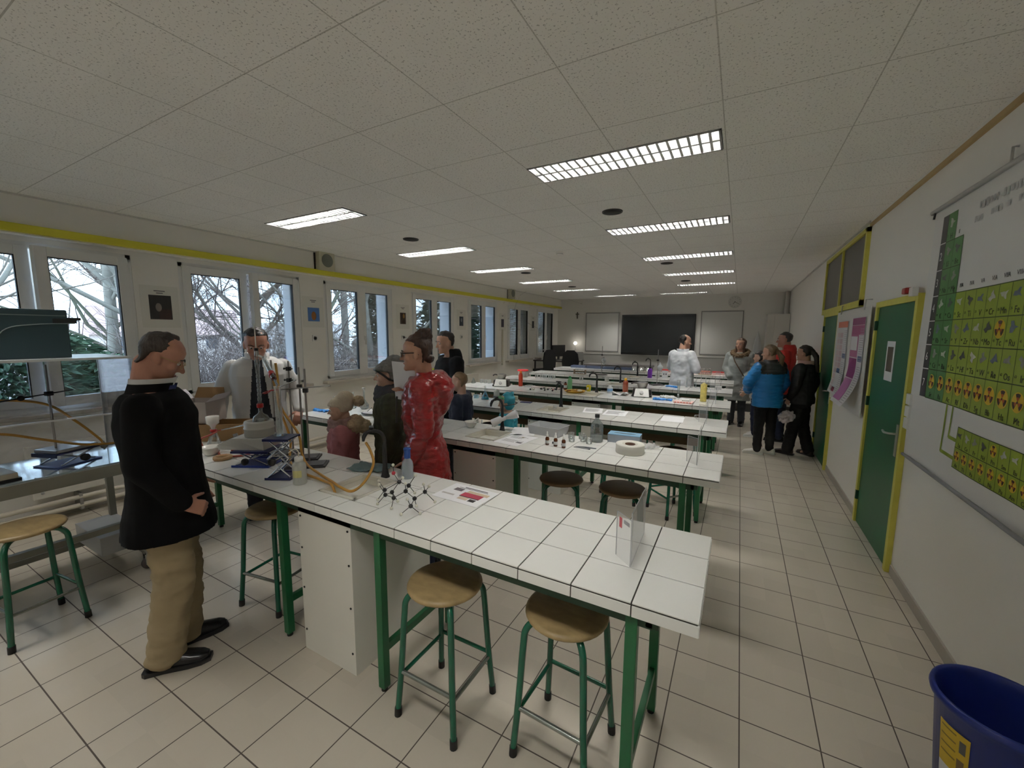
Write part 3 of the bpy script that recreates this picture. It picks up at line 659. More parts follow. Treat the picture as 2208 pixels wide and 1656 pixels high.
pict(3,7.72,2.06,'dark blue-grey picture between the fourth and fifth windows',[mk('dark_blue_print',(.02,.03,.05)),mk('grey_figure',(.2,.22,.25)),(.0,-.02,.035)],.15,.15)
pict(4,9.58,2.06,'dark violet picture between the fifth and sixth windows',[mk('dark_violet_print',(.04,.035,.06))],.14,.15)
pict(5,11.43,2.06,'black picture between the two shuttered windows',[mk('black_print',(.015,.015,.02))],.14,.15)
for k,(y,z) in enumerate([(2.145,1.64),(4.0,1.66),(5.86,1.66),(7.72,1.66)]):
    t=thing('wall_socket','white wall socket under the %s picture'%('pale figure','ochre figure','brown and gold','blue-grey')[k],'socket',(XL,y,z),0,'wall sockets under the pictures')
    MB().box(.001,.012,-.045,.045,-.045,.045,M_white,bev=.004).build('plate',t)
    MB().lathe([(0,.012),(.026,.012),(.03,.017),(.033,.012)],mat('socket_well',(.6,.6,.58),.4),16,M=T(0,0,0,0,0,PI/2)).build('socket_well',t)
    MB().box(.014,.018,-.016,-.008,-.004,.004,M_black).box(.014,.018,.008,.016,-.004,.004,M_black).build('pin_hole',t)
def lspk(y,z,label):
    t=thing('wall_speaker',label,'speaker',(XL+.11,y,z),0,'box speakers above the yellow trunking')
    MB().box(.001,.10,-.13,.13,-.14,.14,mat('cream_speaker_box',(.50,.48,.36),.5),bev=.02).build('box',t)
    MB().lathe([(0,.112),(.08,.110),(.095,.102)],mat('grey_green_speaker_grille',(.16,.17,.14),.7),24,M=T(0,0,0,0,0,PI/2)).build('grille',t)
    MB().box(-.001,.006,-.15,.135,-.145,.15,M_black).build('backplate',t)
lspk(4.12,2.79,'cream box speaker on the window wall above the yellow trunking, nearer one'); lspk(9.78,2.80,'cream box speaker on the window wall above the yellow trunking, farther one')
t=thing('heating_pipes','pair of cream heating pipes running low along the window wall','pipes',(XL,1.0,0))
for z in (.09,.17): MB().cyl((.13,-2.4,z),(.13,12.2,z),.022,mat('cream_pipe_paint',(.60,.56,.47),.35),n=12).build('pipe',t)
for y in (-.6,.32,2.2,4.2,6.2): MB().box(.006,.15,y-.012,y+.012,.05,.21,mat('pipe_bracket_grey',(.3,.29,.27),.5)).build('bracket',t)
def radiator(y0,y1,z0,z1,label):
    t=thing('radiator',label,'radiator',(XL,(y0+y1)/2,0),0,'flat cream radiators'); h=(y1-y0)/2
    MB().box(.05,.15,-h,h,z0,z1,mat('cream_radiator_paint',(.66,.64,.58),.4),bev=.01).build('panel',t)
    v=MB(); 
    for y in (-h+.06,h-.06): v.lathe([(0,.152),(.012,.152),(.012,.149)],M_steel,10,M=T(0,y,z0+.05,0,0,PI/2)); v.cyl((0.006,y,z0+.1),(.06,y,z0+.1),.01,M_steel)
    v.build('fixing',t)
radiator(1.02,1.56,.24,.72,'flat cream radiator under the nearest window, seen below the fume hood')
radiator(7.0,8.2,.25,.80,'flat cream radiator on the window wall beyond the teal-hooded child')
t=thing('wall_conduit','vertical cream cable duct between the fifth and sixth windows','conduit',(XL,9.56,.9)); MB().box(.001,.03,-.025,.025,0,.95,mat('cream_duct',(.55,.52,.44),.5),bev=.003).build('cover',t)

# --- right wall: switches, sensor, posters, periodic table
t=thing('switch_stack','stack of three white light switches right of the near green door','light switch',(XR,3.835,1.10))
for k in range(3): 
    MB().box(-.035,-.001,-.04,.04,.005+.085*k,.082+.085*k,M_white,bev=.006).build('switch_box',t)
t=thing('door_alarm_sensor','small red and white alarm sensor above the near green door','alarm sensor',(XR,3.93,2.06))
MB().box(-.09,-.036,.02,.10,-.01,.035,mat('red_sensor_cap',(.35,.02,.02),.3),bev=.012).build('sensor_cap',t); MB().box(-.07,-.036,-.05,.02,-.03,.03,M_white,bev=.004).build('sensor_body',t)
t=thing('notice_sheet','small white notice with a dark photo on the near green door','notice',(XR-.019,4.395,1.55))
MB().box(-.002,0,-.10,.10,-.16,.16,M_paper).build('sheet',t); MB().box(-.003,-.002,-.07,.07,-.085,.115,mat('dark_brown_photo',(.09,.07,.05),.4,noise=(6,.5))).build('photo_print',t)

# poster board between the doors
t=thing('poster_board','white board with two printed charts between the green doors','notice board',(XR,5.74,1.50))
MB().box(-.045,-.037,-.74,.76,-.53,.53,mat('white_board_panel',(.68,.67,.64),.5),bev=.003).build('board_panel',t)
for y in (-.55,.52): MB().tube([(-.001,y,.60),(-.05,y,.60),(-.055,y,.50)],.006,M_steel,6).build('hook',t)
def poster(y0,y1,z0,z1,curl,head,mid,lab):
    h=MB(); n=16; W=y1-y0
    p=thing('poster',lab,'poster',(XR-.047,(y0+y1)/2,z0),0,'printed charts on the white board'); H=z1-z0
    mp=mat('poster_paper',(.66,.65,.66),.5)
    def X_(v): # v height fraction
        return -.004-curl*max(0,(.45-v)/.45)**2
    def patch(u0,u1,v0,v1,m,off):
        k=max(1,int((v1-v0)*n)); vs=[];fs=[]
        for i in range(k+1):
            v=v0+(v1-v0)*i/k
            for u in (u0,u1): vs.append((X_(v)-off,W/2-u*W,v*H))
        fs=[(2*i,2*i+1,2*i+3,2*i+2) for i in range(k)]
        h.add(vs,fs,m,True)
    patch(0,1,0,1,mp,0); patch(.03,.97,.91,.99,head,.0012)
    ink=mat('poster_grey_text',(.35,.34,.37),.6); navy=mat('poster_navy',(.05,.10,.22),.5)
    if mid: 
        patch(.03,.97,.80,.905,mid,.0012); patch(.05,.55,.62,.78,mat('poster_white',(.75,.74,.76),.5),.002); patch(.03,.62,.30,.53,mat('deep_magenta',(.22,.03,.15),.5),.0014); patch(.03,.62,.04,.29,mat('pale_magenta',(.42,.16,.36),.5),.0014)
        patch(.03,.62,.54,.90,mat('rose_magenta',(.36,.12,.24),.5),.0011)
    else:
        for k in range(10):
            patch(.05,.30,.84-.082*k-.07,.84-.082*k,mat('poster_pink_box',(.62,.50,.50),.5),.0013)
            if k<6: patch(.34,.6,.84-.082*k-.07,.84-.082*k,mat('poster_pink_box2',(.55,.40,.43),.5),.0013)
        patch(.34,.62,.29,.35,navy,.0014); patch(.36,.6,.03,.09,mat('poster_maroon',(.2,.03,.06),.5),.0014)
    patch(.68,.97,.50,.56,navy,.0014)
    for k in range(34):
        if 14<k<17: continue
        patch(.70,.95,.86-.025*k,.866-.025*k,ink,.0015)
    h.build('poster_sheet',p)
poster(5.82,6.36,-.43+1.50,1.50+.42,.05,mat('salmon_header',(.55,.16,.10),.5),None,'orange-headed printed chart on the left of the white board')
poster(5.10,5.64,-.45+1.50,1.50+.44,.13,mat('plum_header',(.22,.05,.14),.5),mat('plum_band',(.30,.07,.17),.5),'magenta-headed printed chart curling at its foot, right of the white board')

# periodic table wall chart with writing
t=thing('periodic_table_chart','large rolled-down periodic table chart with green cells on the right wall','wall chart',(XR,1.85,.92))
Y0c,Y1c,Zt=3.83,.35,2.565
def cwave(y,z): return -.016-.008*math.sin(y*6+z*2.5)*max(0,1-(z-.92)/1.6)-.006*math.sin(y*2.2-z*1.3)
sheetm=mat('white_chart_vinyl',(.74,.735,.72),.35)
def cp(mb,y0,y1,z0,z1,m,off=0.,ny=None,nz=None):
    ny=ny or max(1,int(abs(y0-y1)/.09)); nz=nz or max(1,int((z1-z0)/.12)); vs=[]
    for i in range(nz+1):
        for j in range(ny+1):
            y=y0+(y1-y0)*j/ny; z=z0+(z1-z0)*i/nz; vs.append((cwave(y,z)-off,y-1.85,z-.92))
    mb.add(vs,[(i*(ny+1)+j,(i+1)*(ny+1)+j,(i+1)*(ny+1)+j+1,i*(ny+1)+j+1) for i in range(nz) for j in range(ny)],m,True)
MB().cyl((-.02,Y0c+.03-1.85,Zt-.92),(-.02,Y1c-.03-1.85,Zt-.92),.014,M_steel).build('top_bar',t)
MB().cyl((-.022,Y0c+.02-1.85,0),(-.022,Y1c-.03-1.85,0),.011,mat('grey_bottom_bar',(.25,.25,.26),.4)).build('bottom_bar',t)
MB().tube([(-.02,Y0c-.02-1.85,Zt-.92),(-.025,Y0c-.02-1.85,Zt-.97)],.006,M_black,6).build('hanger',t)
MB().tube([(-.02,2.95-1.85,Zt-.92),(-.02,2.95-1.85,Zt-.84),(0,2.95-1.85,Zt-.84)],.006,M_steel,6).build('hanger',t)
# ---------------- cells and writing of the periodic table chart
GC=mat('chart_yellow_green',(.27,.36,.025),.4,noise=(9,.18)); GD=mat('chart_mid_green',(.055,.20,.045),.35,noise=(6,.25)); BKC=mat('chart_black_band',(.03,.03,.035),.35)
LN=mat('chart_dark_line',(.03,.06,.01),.5); YW=mat('chart_yellow_glow',(.62,.42,.02),.45); RB=mat('chart_trefoil_black',(.05,.02,.012),.5); RO=mat('chart_trefoil_orange',(.42,.10,.02),.5); TX=mat('chart_black_letter',(.015,.02,.01),.5); WT=mat('chart_white_letter',(.72,.72,.72),.5); PH=[mat('chart_grey_sample',(.22,.23,.20),.4,noise=(40,.5)),mat('chart_dark_sample',(.07,.08,.07),.4,noise=(40,.5)),mat('chart_blue_sample',(.10,.14,.20),.4,noise=(40,.5)),mat('chart_white_sample',(.45,.48,.42),.4,noise=(40,.4))]
CHT=None
for o in bpy.data.objects:
    if o.name=='periodic_table_chart': CHT=o
cells=MB(); lines=MB(); let=MB(); pics=MB()
cw=.1175; y_l=3.607   # first column starts after the black band
def yc(c): return y_l-cw*c
zr=[2.498,2.33,2.165,2.006,1.85,1.70,1.545,1.362]     # row boundaries 1..7
def on(y,z,off): return Vector((cwave(y,z)-off,y-1.85,z-.92))
def txt(s,y,z,size,m,off=.0035):
    M=Matrix.Translation(on(y,z,off))@Matrix(((0,0,-1,0),(-1,0,0,0),(0,1,0,0),(0,0,0,1)))
    put_text(let,s,size,m,M,.0002)
def trefoil(y,z,r):
    M=Matrix.Translation(on(y,z,.003))@Matrix(((0,0,-1,0),(-1,0,0,0),(0,1,0,0),(0,0,0,1)))
    pics.add([(r*1.15*math.cos(2*PI*k/18),r*1.15*math.sin(2*PI*k/18),-.0006) for k in range(18)],[list(range(18))],YW,False,M)
    for k in range(3):
        a=PI/2+2*PI*k/3; A_=[(.3*r*math.cos(a-.5),.3*r*math.sin(a-.5),0)]+[(r*math.cos(a-.5+j*.25),r*math.sin(a-.5+j*.25),0) for j in range(5)]+[(.3*r*math.cos(a+.5),.3*r*math.sin(a+.5),0)]
        pics.add(A_,[list(range(7))],RB,False,M); pics.add([(p[0]*.6,p[1]*.6,.0003) for p in A_],[list(range(7))],RO,False,M)
    pics.add([(.16*r*math.cos(2*PI*k/10),.16*r*math.sin(2*PI*k/10),.0005) for k in range(10)],[list(range(10))],RB,False,M)
def blob(y,z,s,rng):
    M=Matrix.Translation(on(y,z,.003))@Matrix(((0,0,-1,0),(-1,0,0,0),(0,1,0,0),(0,0,0,1))); n=9
    ph=rng.uniform(0,6); pics.add([(s*(.7+.4*math.sin(k*2.1+ph))*math.cos(2*PI*k/n),s*(.55+.3*math.cos(k*1.7+ph))*math.sin(2*PI*k/n),0) for k in range(n)],[list(range(n))],rng.choice(PH),False,M)
cp(cells,3.69,y_l,zr[7],zr[0],BKC,.0012)
for k in range(1,7): txt(str(k+1),3.65,(zr[k]+zr[k+1])/2,.072,WT); cp(lines,3.69,y_l,zr[k]-.003,zr[k]+.003,WT,.002)
cp(cells,yc(0),yc(1),zr[7],zr[0],GD,.0012); cp(cells,yc(1),yc(2),zr[7],zr[1],GD,.0012)
cp(cells,yc(2),yc(19),zr[7],zr[3],GC,.0012)
for k in range(1,8): cp(lines,yc(0),yc(2) if k<3 else yc(19),zr[k]-.003,zr[k]+.002,LN,.002)
for c in range(0,20):
    z1_=zr[0] if c<1 else (zr[1] if c<3 else zr[3])
    y=yc(c); cp(lines,y+.002,y-.002,zr[7],z1_,LN,.002)
rows=[['H'],['Li','Be'],['Na','Mg'],['K','Ca','Sc','Ti','V','Cr','Mn','Fe','Co','Ni','Cu','Zn','Ga','Ge','As','Se','Br','Kr'],['Rb','Sr','Y','Zr','Nb','Mo','Tc','Ru','Rh','Pd','Ag','Cd','In','Sn','Sb','Te','I','Xe'],['Cs','Ba','La','Hf','Ta','W','Re','Os','Ir','Pt','Au','Hg','Tl','Pb','Bi','Po','At','Rn'],['Fr','Ra','Ac','Rf','Db','Sg','Bh','Hs','Mt','Ds','Rg','Cn','Nh','Fl','Mc','Lv','Ts','Og']]
rng=random.Random(8)
for r_,row in enumerate(rows):
    for c,s_ in enumerate(row):
        if yc(c)<1.5: continue
        y=yc(c)-cw/2; z=(zr[r_]+zr[r_+1])/2
        if r_<6: txt(s_,y-.012,zr[r_+1]+.026,.046,TX)
        if r_<6: txt('%d'%({0:1,1:3,2:11,3:19,4:37,5:55}[r_]+c),y+.036,zr[r_+1]+.034,.018,TX)
        if r_==6 or s_=='Tc': trefoil(y,z+.016,.040)
        else: blob(y,z+.024,.040,rng)
        if r_==6: txt(s_,y-.012,zr[r_+1]+.024,.042,TX)
for k,s_ in enumerate(['II','','IIIA','IVA','VA','VIA','VIIA','VIIIA']): 
    if s_: txt(s_,yc(max(1,k))-cw/2,(zr[1]+.03) if k==0 else zr[3]+.035,.032,TX)
# lanthanide and actinide strip
yl2,zt2=3.115,1.262; cw2=.084
cp(cells,yl2,yl2-cw2*15,zt2-.224,zt2,GC,.0012); 
for z in (zt2,zt2-.112,zt2-.224): cp(lines,yl2,yl2-cw2*15,z-.002,z+.002,LN,.002)
for c in range(16): cp(lines,yl2-cw2*c+.0015,yl2-cw2*c-.0015,zt2-.224,zt2,LN,.002)
for c,(a,b_) in enumerate(zip(['La','Ce','Pr','Nd','Pm','Sm','Eu','Gd','Tb','Dy','Ho','Er','Tm','Yb'],['Ac','Th','Pa','U','Np','Pu','Am','Cm','Bk','Cf','Es','Fm','Md','No'])):
    y=yl2-cw2*(c+.5)
    if y<1.1: continue
    txt(a,y-.01,zt2-.095,.030,TX); txt(b_,y-.01,zt2-.207,.030,TX); trefoil(y,zt2-.155,.026)
    if a=='Pm': trefoil(y,zt2-.042,.026)
    else: blob(y,zt2-.042,.030,rng)
for (y,z0_,ye) in ((3.30,1.05,yl2),(3.22,1.15,yl2)):
    cp(lines,y+.008,y-.008,z0_+.03,zr[7],GC,.0022); cp(lines,y,ye,z0_+.025,z0_+.045,GC,.0022); cp(lines,y+.009,y+.007,z0_+.03,zr[7],LN,.0024)
PG=mat('chart_pale_grey_letter',(.46,.46,.46),.6)
for (y0_,y1_,z_,h_) in ((3.22,1.6,2.45,.045),(3.26,1.9,2.385,.035)):   # blurred, unreadable heading strokes
    y=y0_
    while y>y1_:
        w_=rng.uniform(.012,.03)
        if rng.random()>.14: cp(lines,y,y-w_,z_-h_*rng.uniform(.3,.5),z_+h_*rng.uniform(.3,.5),PG,.0022,1,1)
        y-=w_+.012
one=MB(); cp(one,Y0c,Y1c,.92,Zt,sheetm)
for q_ in (cells,lines,let,pics):
    k0=len(one.v); one.v+=q_.v; idx=[one.mi(m_) for m_ in q_.mats]
    for f_,m_,s_ in zip(q_.f,q_.m,q_.sm): one.f.append([a+k0 for a in f_]); one.m.append(idx[m_]); one.sm.append(s_)
one.build('chart_sheet',CHT)
# ============================================================ PEOPLE
def loft(mb,rings,m,n=20,cap=True):
    """rings: (centre, rx, ry_front, ry_back, matrix3)"""
    vs=[]
    for c,rx,rf,rb,Mx in rings:
        for k in range(n):
            a=2*PI*k/n; ca,sa=math.cos(a),math.sin(a)
            ex=.85; px=rx*math.copysign(abs(ca)**ex,ca); py=(rf if sa>0 else rb)*math.copysign(abs(sa)**ex,sa)
            vs.append(Vector(c)+Mx@Vector((px,py,0)))
    N=len(rings); fs=[(i*n+k,i*n+(k+1)%n,(i+1)*n+(k+1)%n,(i+1)*n+k) for i in range(N-1) for k in range(n)]
    if cap: fs+=[list(range(n))[::-1],list(range((N-1)*n,N*n))]
    mb.add(vs,fs,m,True); return mb
def capsule(mb,p0,r0,p1,r1,m,n=14):
    p0=Vector(p0);p1=Vector(p1); d=p1-p0; L=d.length
    if L<1e-5: mb.sph(p0,r0,m,10,7); return
    q=d.to_track_quat('Z','Y'); vs=[];rows=[]
    for k in range(1,5): a=-PI/2+k*PI/2/5; rows.append((r0*math.cos(a),r0*math.sin(a)))
    rows.append((r0,0))
    for k in range(1,4): rows.append((r0+(r1-r0)*k/4,L*k/4))
    rows.append((r1,L))
    for k in range(1,5): a=k*PI/2/5; rows.append((r1*math.cos(a),L+r1*math.sin(a)))
    for r_,z in rows:
        for k in range(n): a=2*PI*k/n; vs.append(p0+q@Vector((r_*math.cos(a),r_*math.sin(a),z)))
    N=len(rows); fs=[(i*n+k,i*n+(k+1)%n,(i+1)*n+(k+1)%n,(i+1)*n+k) for i in range(N-1) for k in range(n)]
    fs+=[list(range(n))[::-1],list(range((N-1)*n,N*n))]
    mb.add(vs,fs,m,True)
def fuse(mb,name,parent,m,voxel=.008,smooth=3,factor=.5,colour=None,wrinkle=None):
    """fuse overlapping volumes into one continuous surface"""
    me=mb.mesh(name+'_raw'); o=bpy.data.objects.new(name+'_raw',me); ts=scratch(); ts.collection.objects.link(o)
    r=o.modifiers.new('r','REMESH'); r.mode='VOXEL'; r.voxel_size=voxel; r.use_smooth_shade=True
    s=o.modifiers.new('s','SMOOTH'); s.iterations=smooth; s.factor=factor
    vl=ts.view_layers[0]; vl.update(); ev=o.evaluated_get(vl.depsgraph); em=ev.to_mesh(); out=bpy.data.meshes.new(name); out.from_pydata([v.co.copy() for v in em.vertices],[],[list(p.vertices) for p in em.polygons]); ev.to_mesh_clear()
    ts.collection.objects.unlink(o); _junk.append(o); _junk.append(me)
    for x in (m if isinstance(m,(list,tuple)) else [m]): out.materials.append(x)
    nv=len(out.vertices); npoly=len(out.polygons)
    if wrinkle:
        from mathutils import noise as _n
        amp,f=wrinkle[:2]; st=wrinkle[2] if len(wrinkle)>2 else (1,1,1)
        co=[0.]*(nv*3); no=[0.]*(nv*3); out.vertices.foreach_get('co',co); out.vertices.foreach_get('normal',no)
        for i in range(0,nv*3,3):
            p=Vector((co[i]*f*st[0],co[i+1]*f*st[1],co[i+2]*f*st[2])); w_=amp*(_n.noise(p)+.5*_n.noise(p*2.3))
            co[i]+=no[i]*w_; co[i+1]+=no[i+1]*w_; co[i+2]+=no[i+2]*w_
        out.vertices.foreach_set('co',co)
    out.polygons.foreach_set('use_smooth',[True]*npoly)
    if colour:
        ce=[0.]*(npoly*3); out.polygons.foreach_get('center',ce)
        out.polygons.foreach_set('material_index',[colour(Vector(ce[3*i:3*i+3])) for i in range(npoly)])
    out.update()
    ob=bpy.data.objects.new(name,out); C.objects.link(ob)
    if parent is not None: ob.parent=parent
    return ob
SL=[(-.117,.020,.078,-.050),(-.105,.036,.090,-.02),(-.085,.049,.092,.0),(-.062,.057,.090,.03),(-.03,.066,.088,.068),(0,.071,.086,.088),(.03,.0745,.091,.098),(.06,.074,.087,.101),(.085,.065,.070,.092),(.105,.047,.045,.070),(.118,.022,.018,.040)]
I3=Matrix.Identity(3)
def head_skin(mb,Hm,m,s=1.,nose=.030):
    R3=Hm.to_3x3()
    def P(x,y,z): return Hm@Vector((x*s,y*s,z*s))
    loft(mb,[(P(0,0,z),rx*s,yf*s,max(yb,.004)*s,R3) for z,rx,yf,yb in SL],m,24)
    loft(mb,[(P(0,-.01,.04),.055*s,.06*s,.06*s,R3),(P(0,-.01,.127),.018*s,.02*s,.02*s,R3)],m,12)
    capsule(mb,P(0,.086,.014),.008*s,P(0,.084+nose,-.034),.0105*s,m,8)         # nose
    for sx in (-1,1):
        capsule(mb,P(sx*.009,.090,-.036),.0085*s,P(sx*.010,.098,-.036),.007*s,m,8)
        mb.sph(P(sx*.075,-.006,-.012),.030*s,m,12,10,(.45,.68,1.1) if abs(R3[0][0])>.5 else (.68,.45,1.1))
        capsule(mb,P(sx*.012,.086,.018),.009*s,P(sx*.05,.070,.020),.008*s,m,8)      # brow ridge
        mb.sph(P(sx*.040,.060,-.028),.024*s,m,10,8)                                 # cheek
    capsule(mb,P(-.018,.085,-.066),.0078*s,P(.018,.085,-.066),.0078*s,m,8)
    mb.sph(P(0,.082,-.100),.019*s,m,10,8)                                           # chin
def head_details(root,Hm,s,brow,lip,eye=(.06,.04,.03),glasses=None,gw=1.):
    def P(x,y,z): return Hm@Vector((x*s,y*s,z*s))
    e=MB(); i=MB(); b=MB(); me_=mat('eye_white',(.62,.60,.57),.25); mi_=mat('dark_iris',eye,.2)
    for sx in (-1,1):
        e=MB(); e.sph(P(sx*.031,.0775,.001),.0112*s,me_,12,8); e.sph(P(sx*.031,.0835,.000),.0072*s,mi_,8,6); e.build('eye',root)
        b=MB(); b.tube([P(sx*.013,.0985,.020),P(sx*.032,.094,.027),P(sx*.052,.080,.021)],[.0032*s,.0036*s,.002*s],brow,6); b.build('eyebrow',root)
    l=MB(); l.tube([P(-.024,.087,-.067),P(-.01,.0945,-.064),P(0,.0955,-.066),P(.01,.0945,-.064),P(.024,.087,-.067)],[.002*s,.0042*s,.0042*s,.0042*s,.002*s],lip,6); l.build('lips',root)
    if glasses:
        g=MB()
        for sx in (-1,1):
            g.tube([P(sx*.033+.023*math.cos(a),.104-.012*abs(math.cos(a))*(1 if math.cos(a)*sx>0 else 0),.0-.002+.016*math.sin(a)) for a in [2*PI*k/14 for k in range(14)]],.0016*gw*s,glasses,6,closed=True)
            g.tube([P(sx*.057,.095,.006),P(sx*.078,.05,.006),P(sx*.080,-.01,.004),P(sx*.078,-.025,-.012)],.0017*gw*s,glasses,6)
            g.add([P(sx*.033+.022*math.cos(a),.103,-.002+.0155*math.sin(a)) for a in [2*PI*k/14 for k in range(14)]],[list(range(14))],glassy('spectacle_lens',(1,1,1),.02,.5,.9))
        g.tube([P(-.010,.106,.004),P(0,.109,.007),P(.010,.106,.004)],.0016*gw*s,glasses,6)
        g.build('glasses',root)
def hair_cap(root,Hm,s,m,front=lambda z:.03,low=-.045,puff=.007,extra=None,voxel=.007,name='hair',wr=(.004,40),smooth=2,side=1.):
    R3=Hm.to_3x3(); mb=MB()
    def P(x,y,z): return Hm@Vector((x*s,y*s,z*s))
    rr=[]
    zs=[low+(.128-low)*k/10 for k in range(11)]
    for z in zs:
        # interpolate head slices
        zz=min(max(z,SL[0][0]),SL[-1][0])
        for a,b in zip(SL,SL[1:]):
            if a[0]<=zz<=b[0]: t=(zz-a[0])/(b[0]-a[0]); rx,yf,yb=[a[q]+(b[q]-a[q])*t for q in (1,2,3)]; break
        if z>SL[-1][0]: rx*=.6;yb*=.6
        f=min(front(z),yf+puff)
        rr.append((P(0,(f-.0)-max(f+yb+puff,.02)/2 if True else 0,z),(rx+puff)*s*side,max(f+yb+puff,.02)/2*s,max(f+yb+puff,.02)/2*s,R3))
    loft(mb,rr,m,20)
    if extra: extra(mb,P)
    return fuse(mb,name,root,m,voxel,smooth,.5,wrinkle=wr)
def hand(mb,wr,d,n,m,side=1,curl=.35,s=1.,spread=.10):
    """palm, four fingers and a thumb; d = pointing direction, n = palm normal, side=+1 when the thumb lies towards d x n"""
    d=Vector(d).normalized(); n=(Vector(n)-d*Vector(n).dot(d)).normalized(); t=d.cross(n)*side
    wr=Vector(wr)
    for k in range(4):
        u=(-.030+.020*k)*s; b=wr+d*(.088-.004*abs(k-1.2))*s-t*u*-1
        b=wr+d*(.086)*s+t*(.028-.0185*k)*s
        capsule(mb,wr+d*.012*s+t*(.016-.011*k)*s,.0135*s,b,.0115*s,m,8)
        L=(.040,.045,.042,.033)[k]*s; dd=d+t*spread*(1.2-k)*.5; dd.normalize(); p=b
        for j,(f,r_) in enumerate(((1,.0092),(.68,.0085),(.5,.0075))):
            ang=curl*(1.0 if j==0 else 1.35)
            dd=(dd*math.cos(ang)+n*math.sin(ang)).normalized(); 
            nn=n-dd*n.dot(dd); n2=nn
            q=p+dd*L*f; capsule(mb,p,r_*s,q,r_*.93*s,m,8); p=q
    p=wr+d*.02*s+t*.022*s; dd=(d*.65+t*.75+n*.35).normalized(); q=p+dd*.045*s; capsule(mb,p,.0135*s,q,.011*s,m,8)
    d2=(dd*.8+d*.5+n*.5*curl).normalized(); q2=q+d2*.032*s; capsule(mb,q,.0108*s,q2,.0092*s,m,8); capsule(mb,q2,.0092*s,q2+d2*.022*s,.008*s,m,8)
SKIN=mat('light_skin',(.50,.285,.20),.5,noise=(18,.10),bump=(160,.12,.001))
SKIN2=mat('flushed_skin',(.42,.205,.145),.5,noise=(16,.14),bump=(160,.12,.001))
SKINK=mat('child_skin',(.58,.36,.27),.5,noise=(18,.08))
LIP=mat('lip_pink',(.36,.12,.10),.4)
DBR=mat('dark_brown_hair',(.022,.013,.009),.45,bump=(120,.8,.004,(1,1,.2)))
BRN=mat('auburn_brown_hair',(.040,.017,.010),.45,bump=(110,.9,.005,(1,1,.25)))
BLK=mat('black_short_hair',(.012,.009,.008),.5,bump=(150,.6,.003))
LBR=mat('light_brown_hair',(.19,.115,.055),.5,bump=(90,.9,.005,(1,1,.2)))
def cloth(n,c=(.5,.5,.5),rough=.85,bump=(14,.35,.01),**k): return mat(n,c,rough,bump=bump,**k)

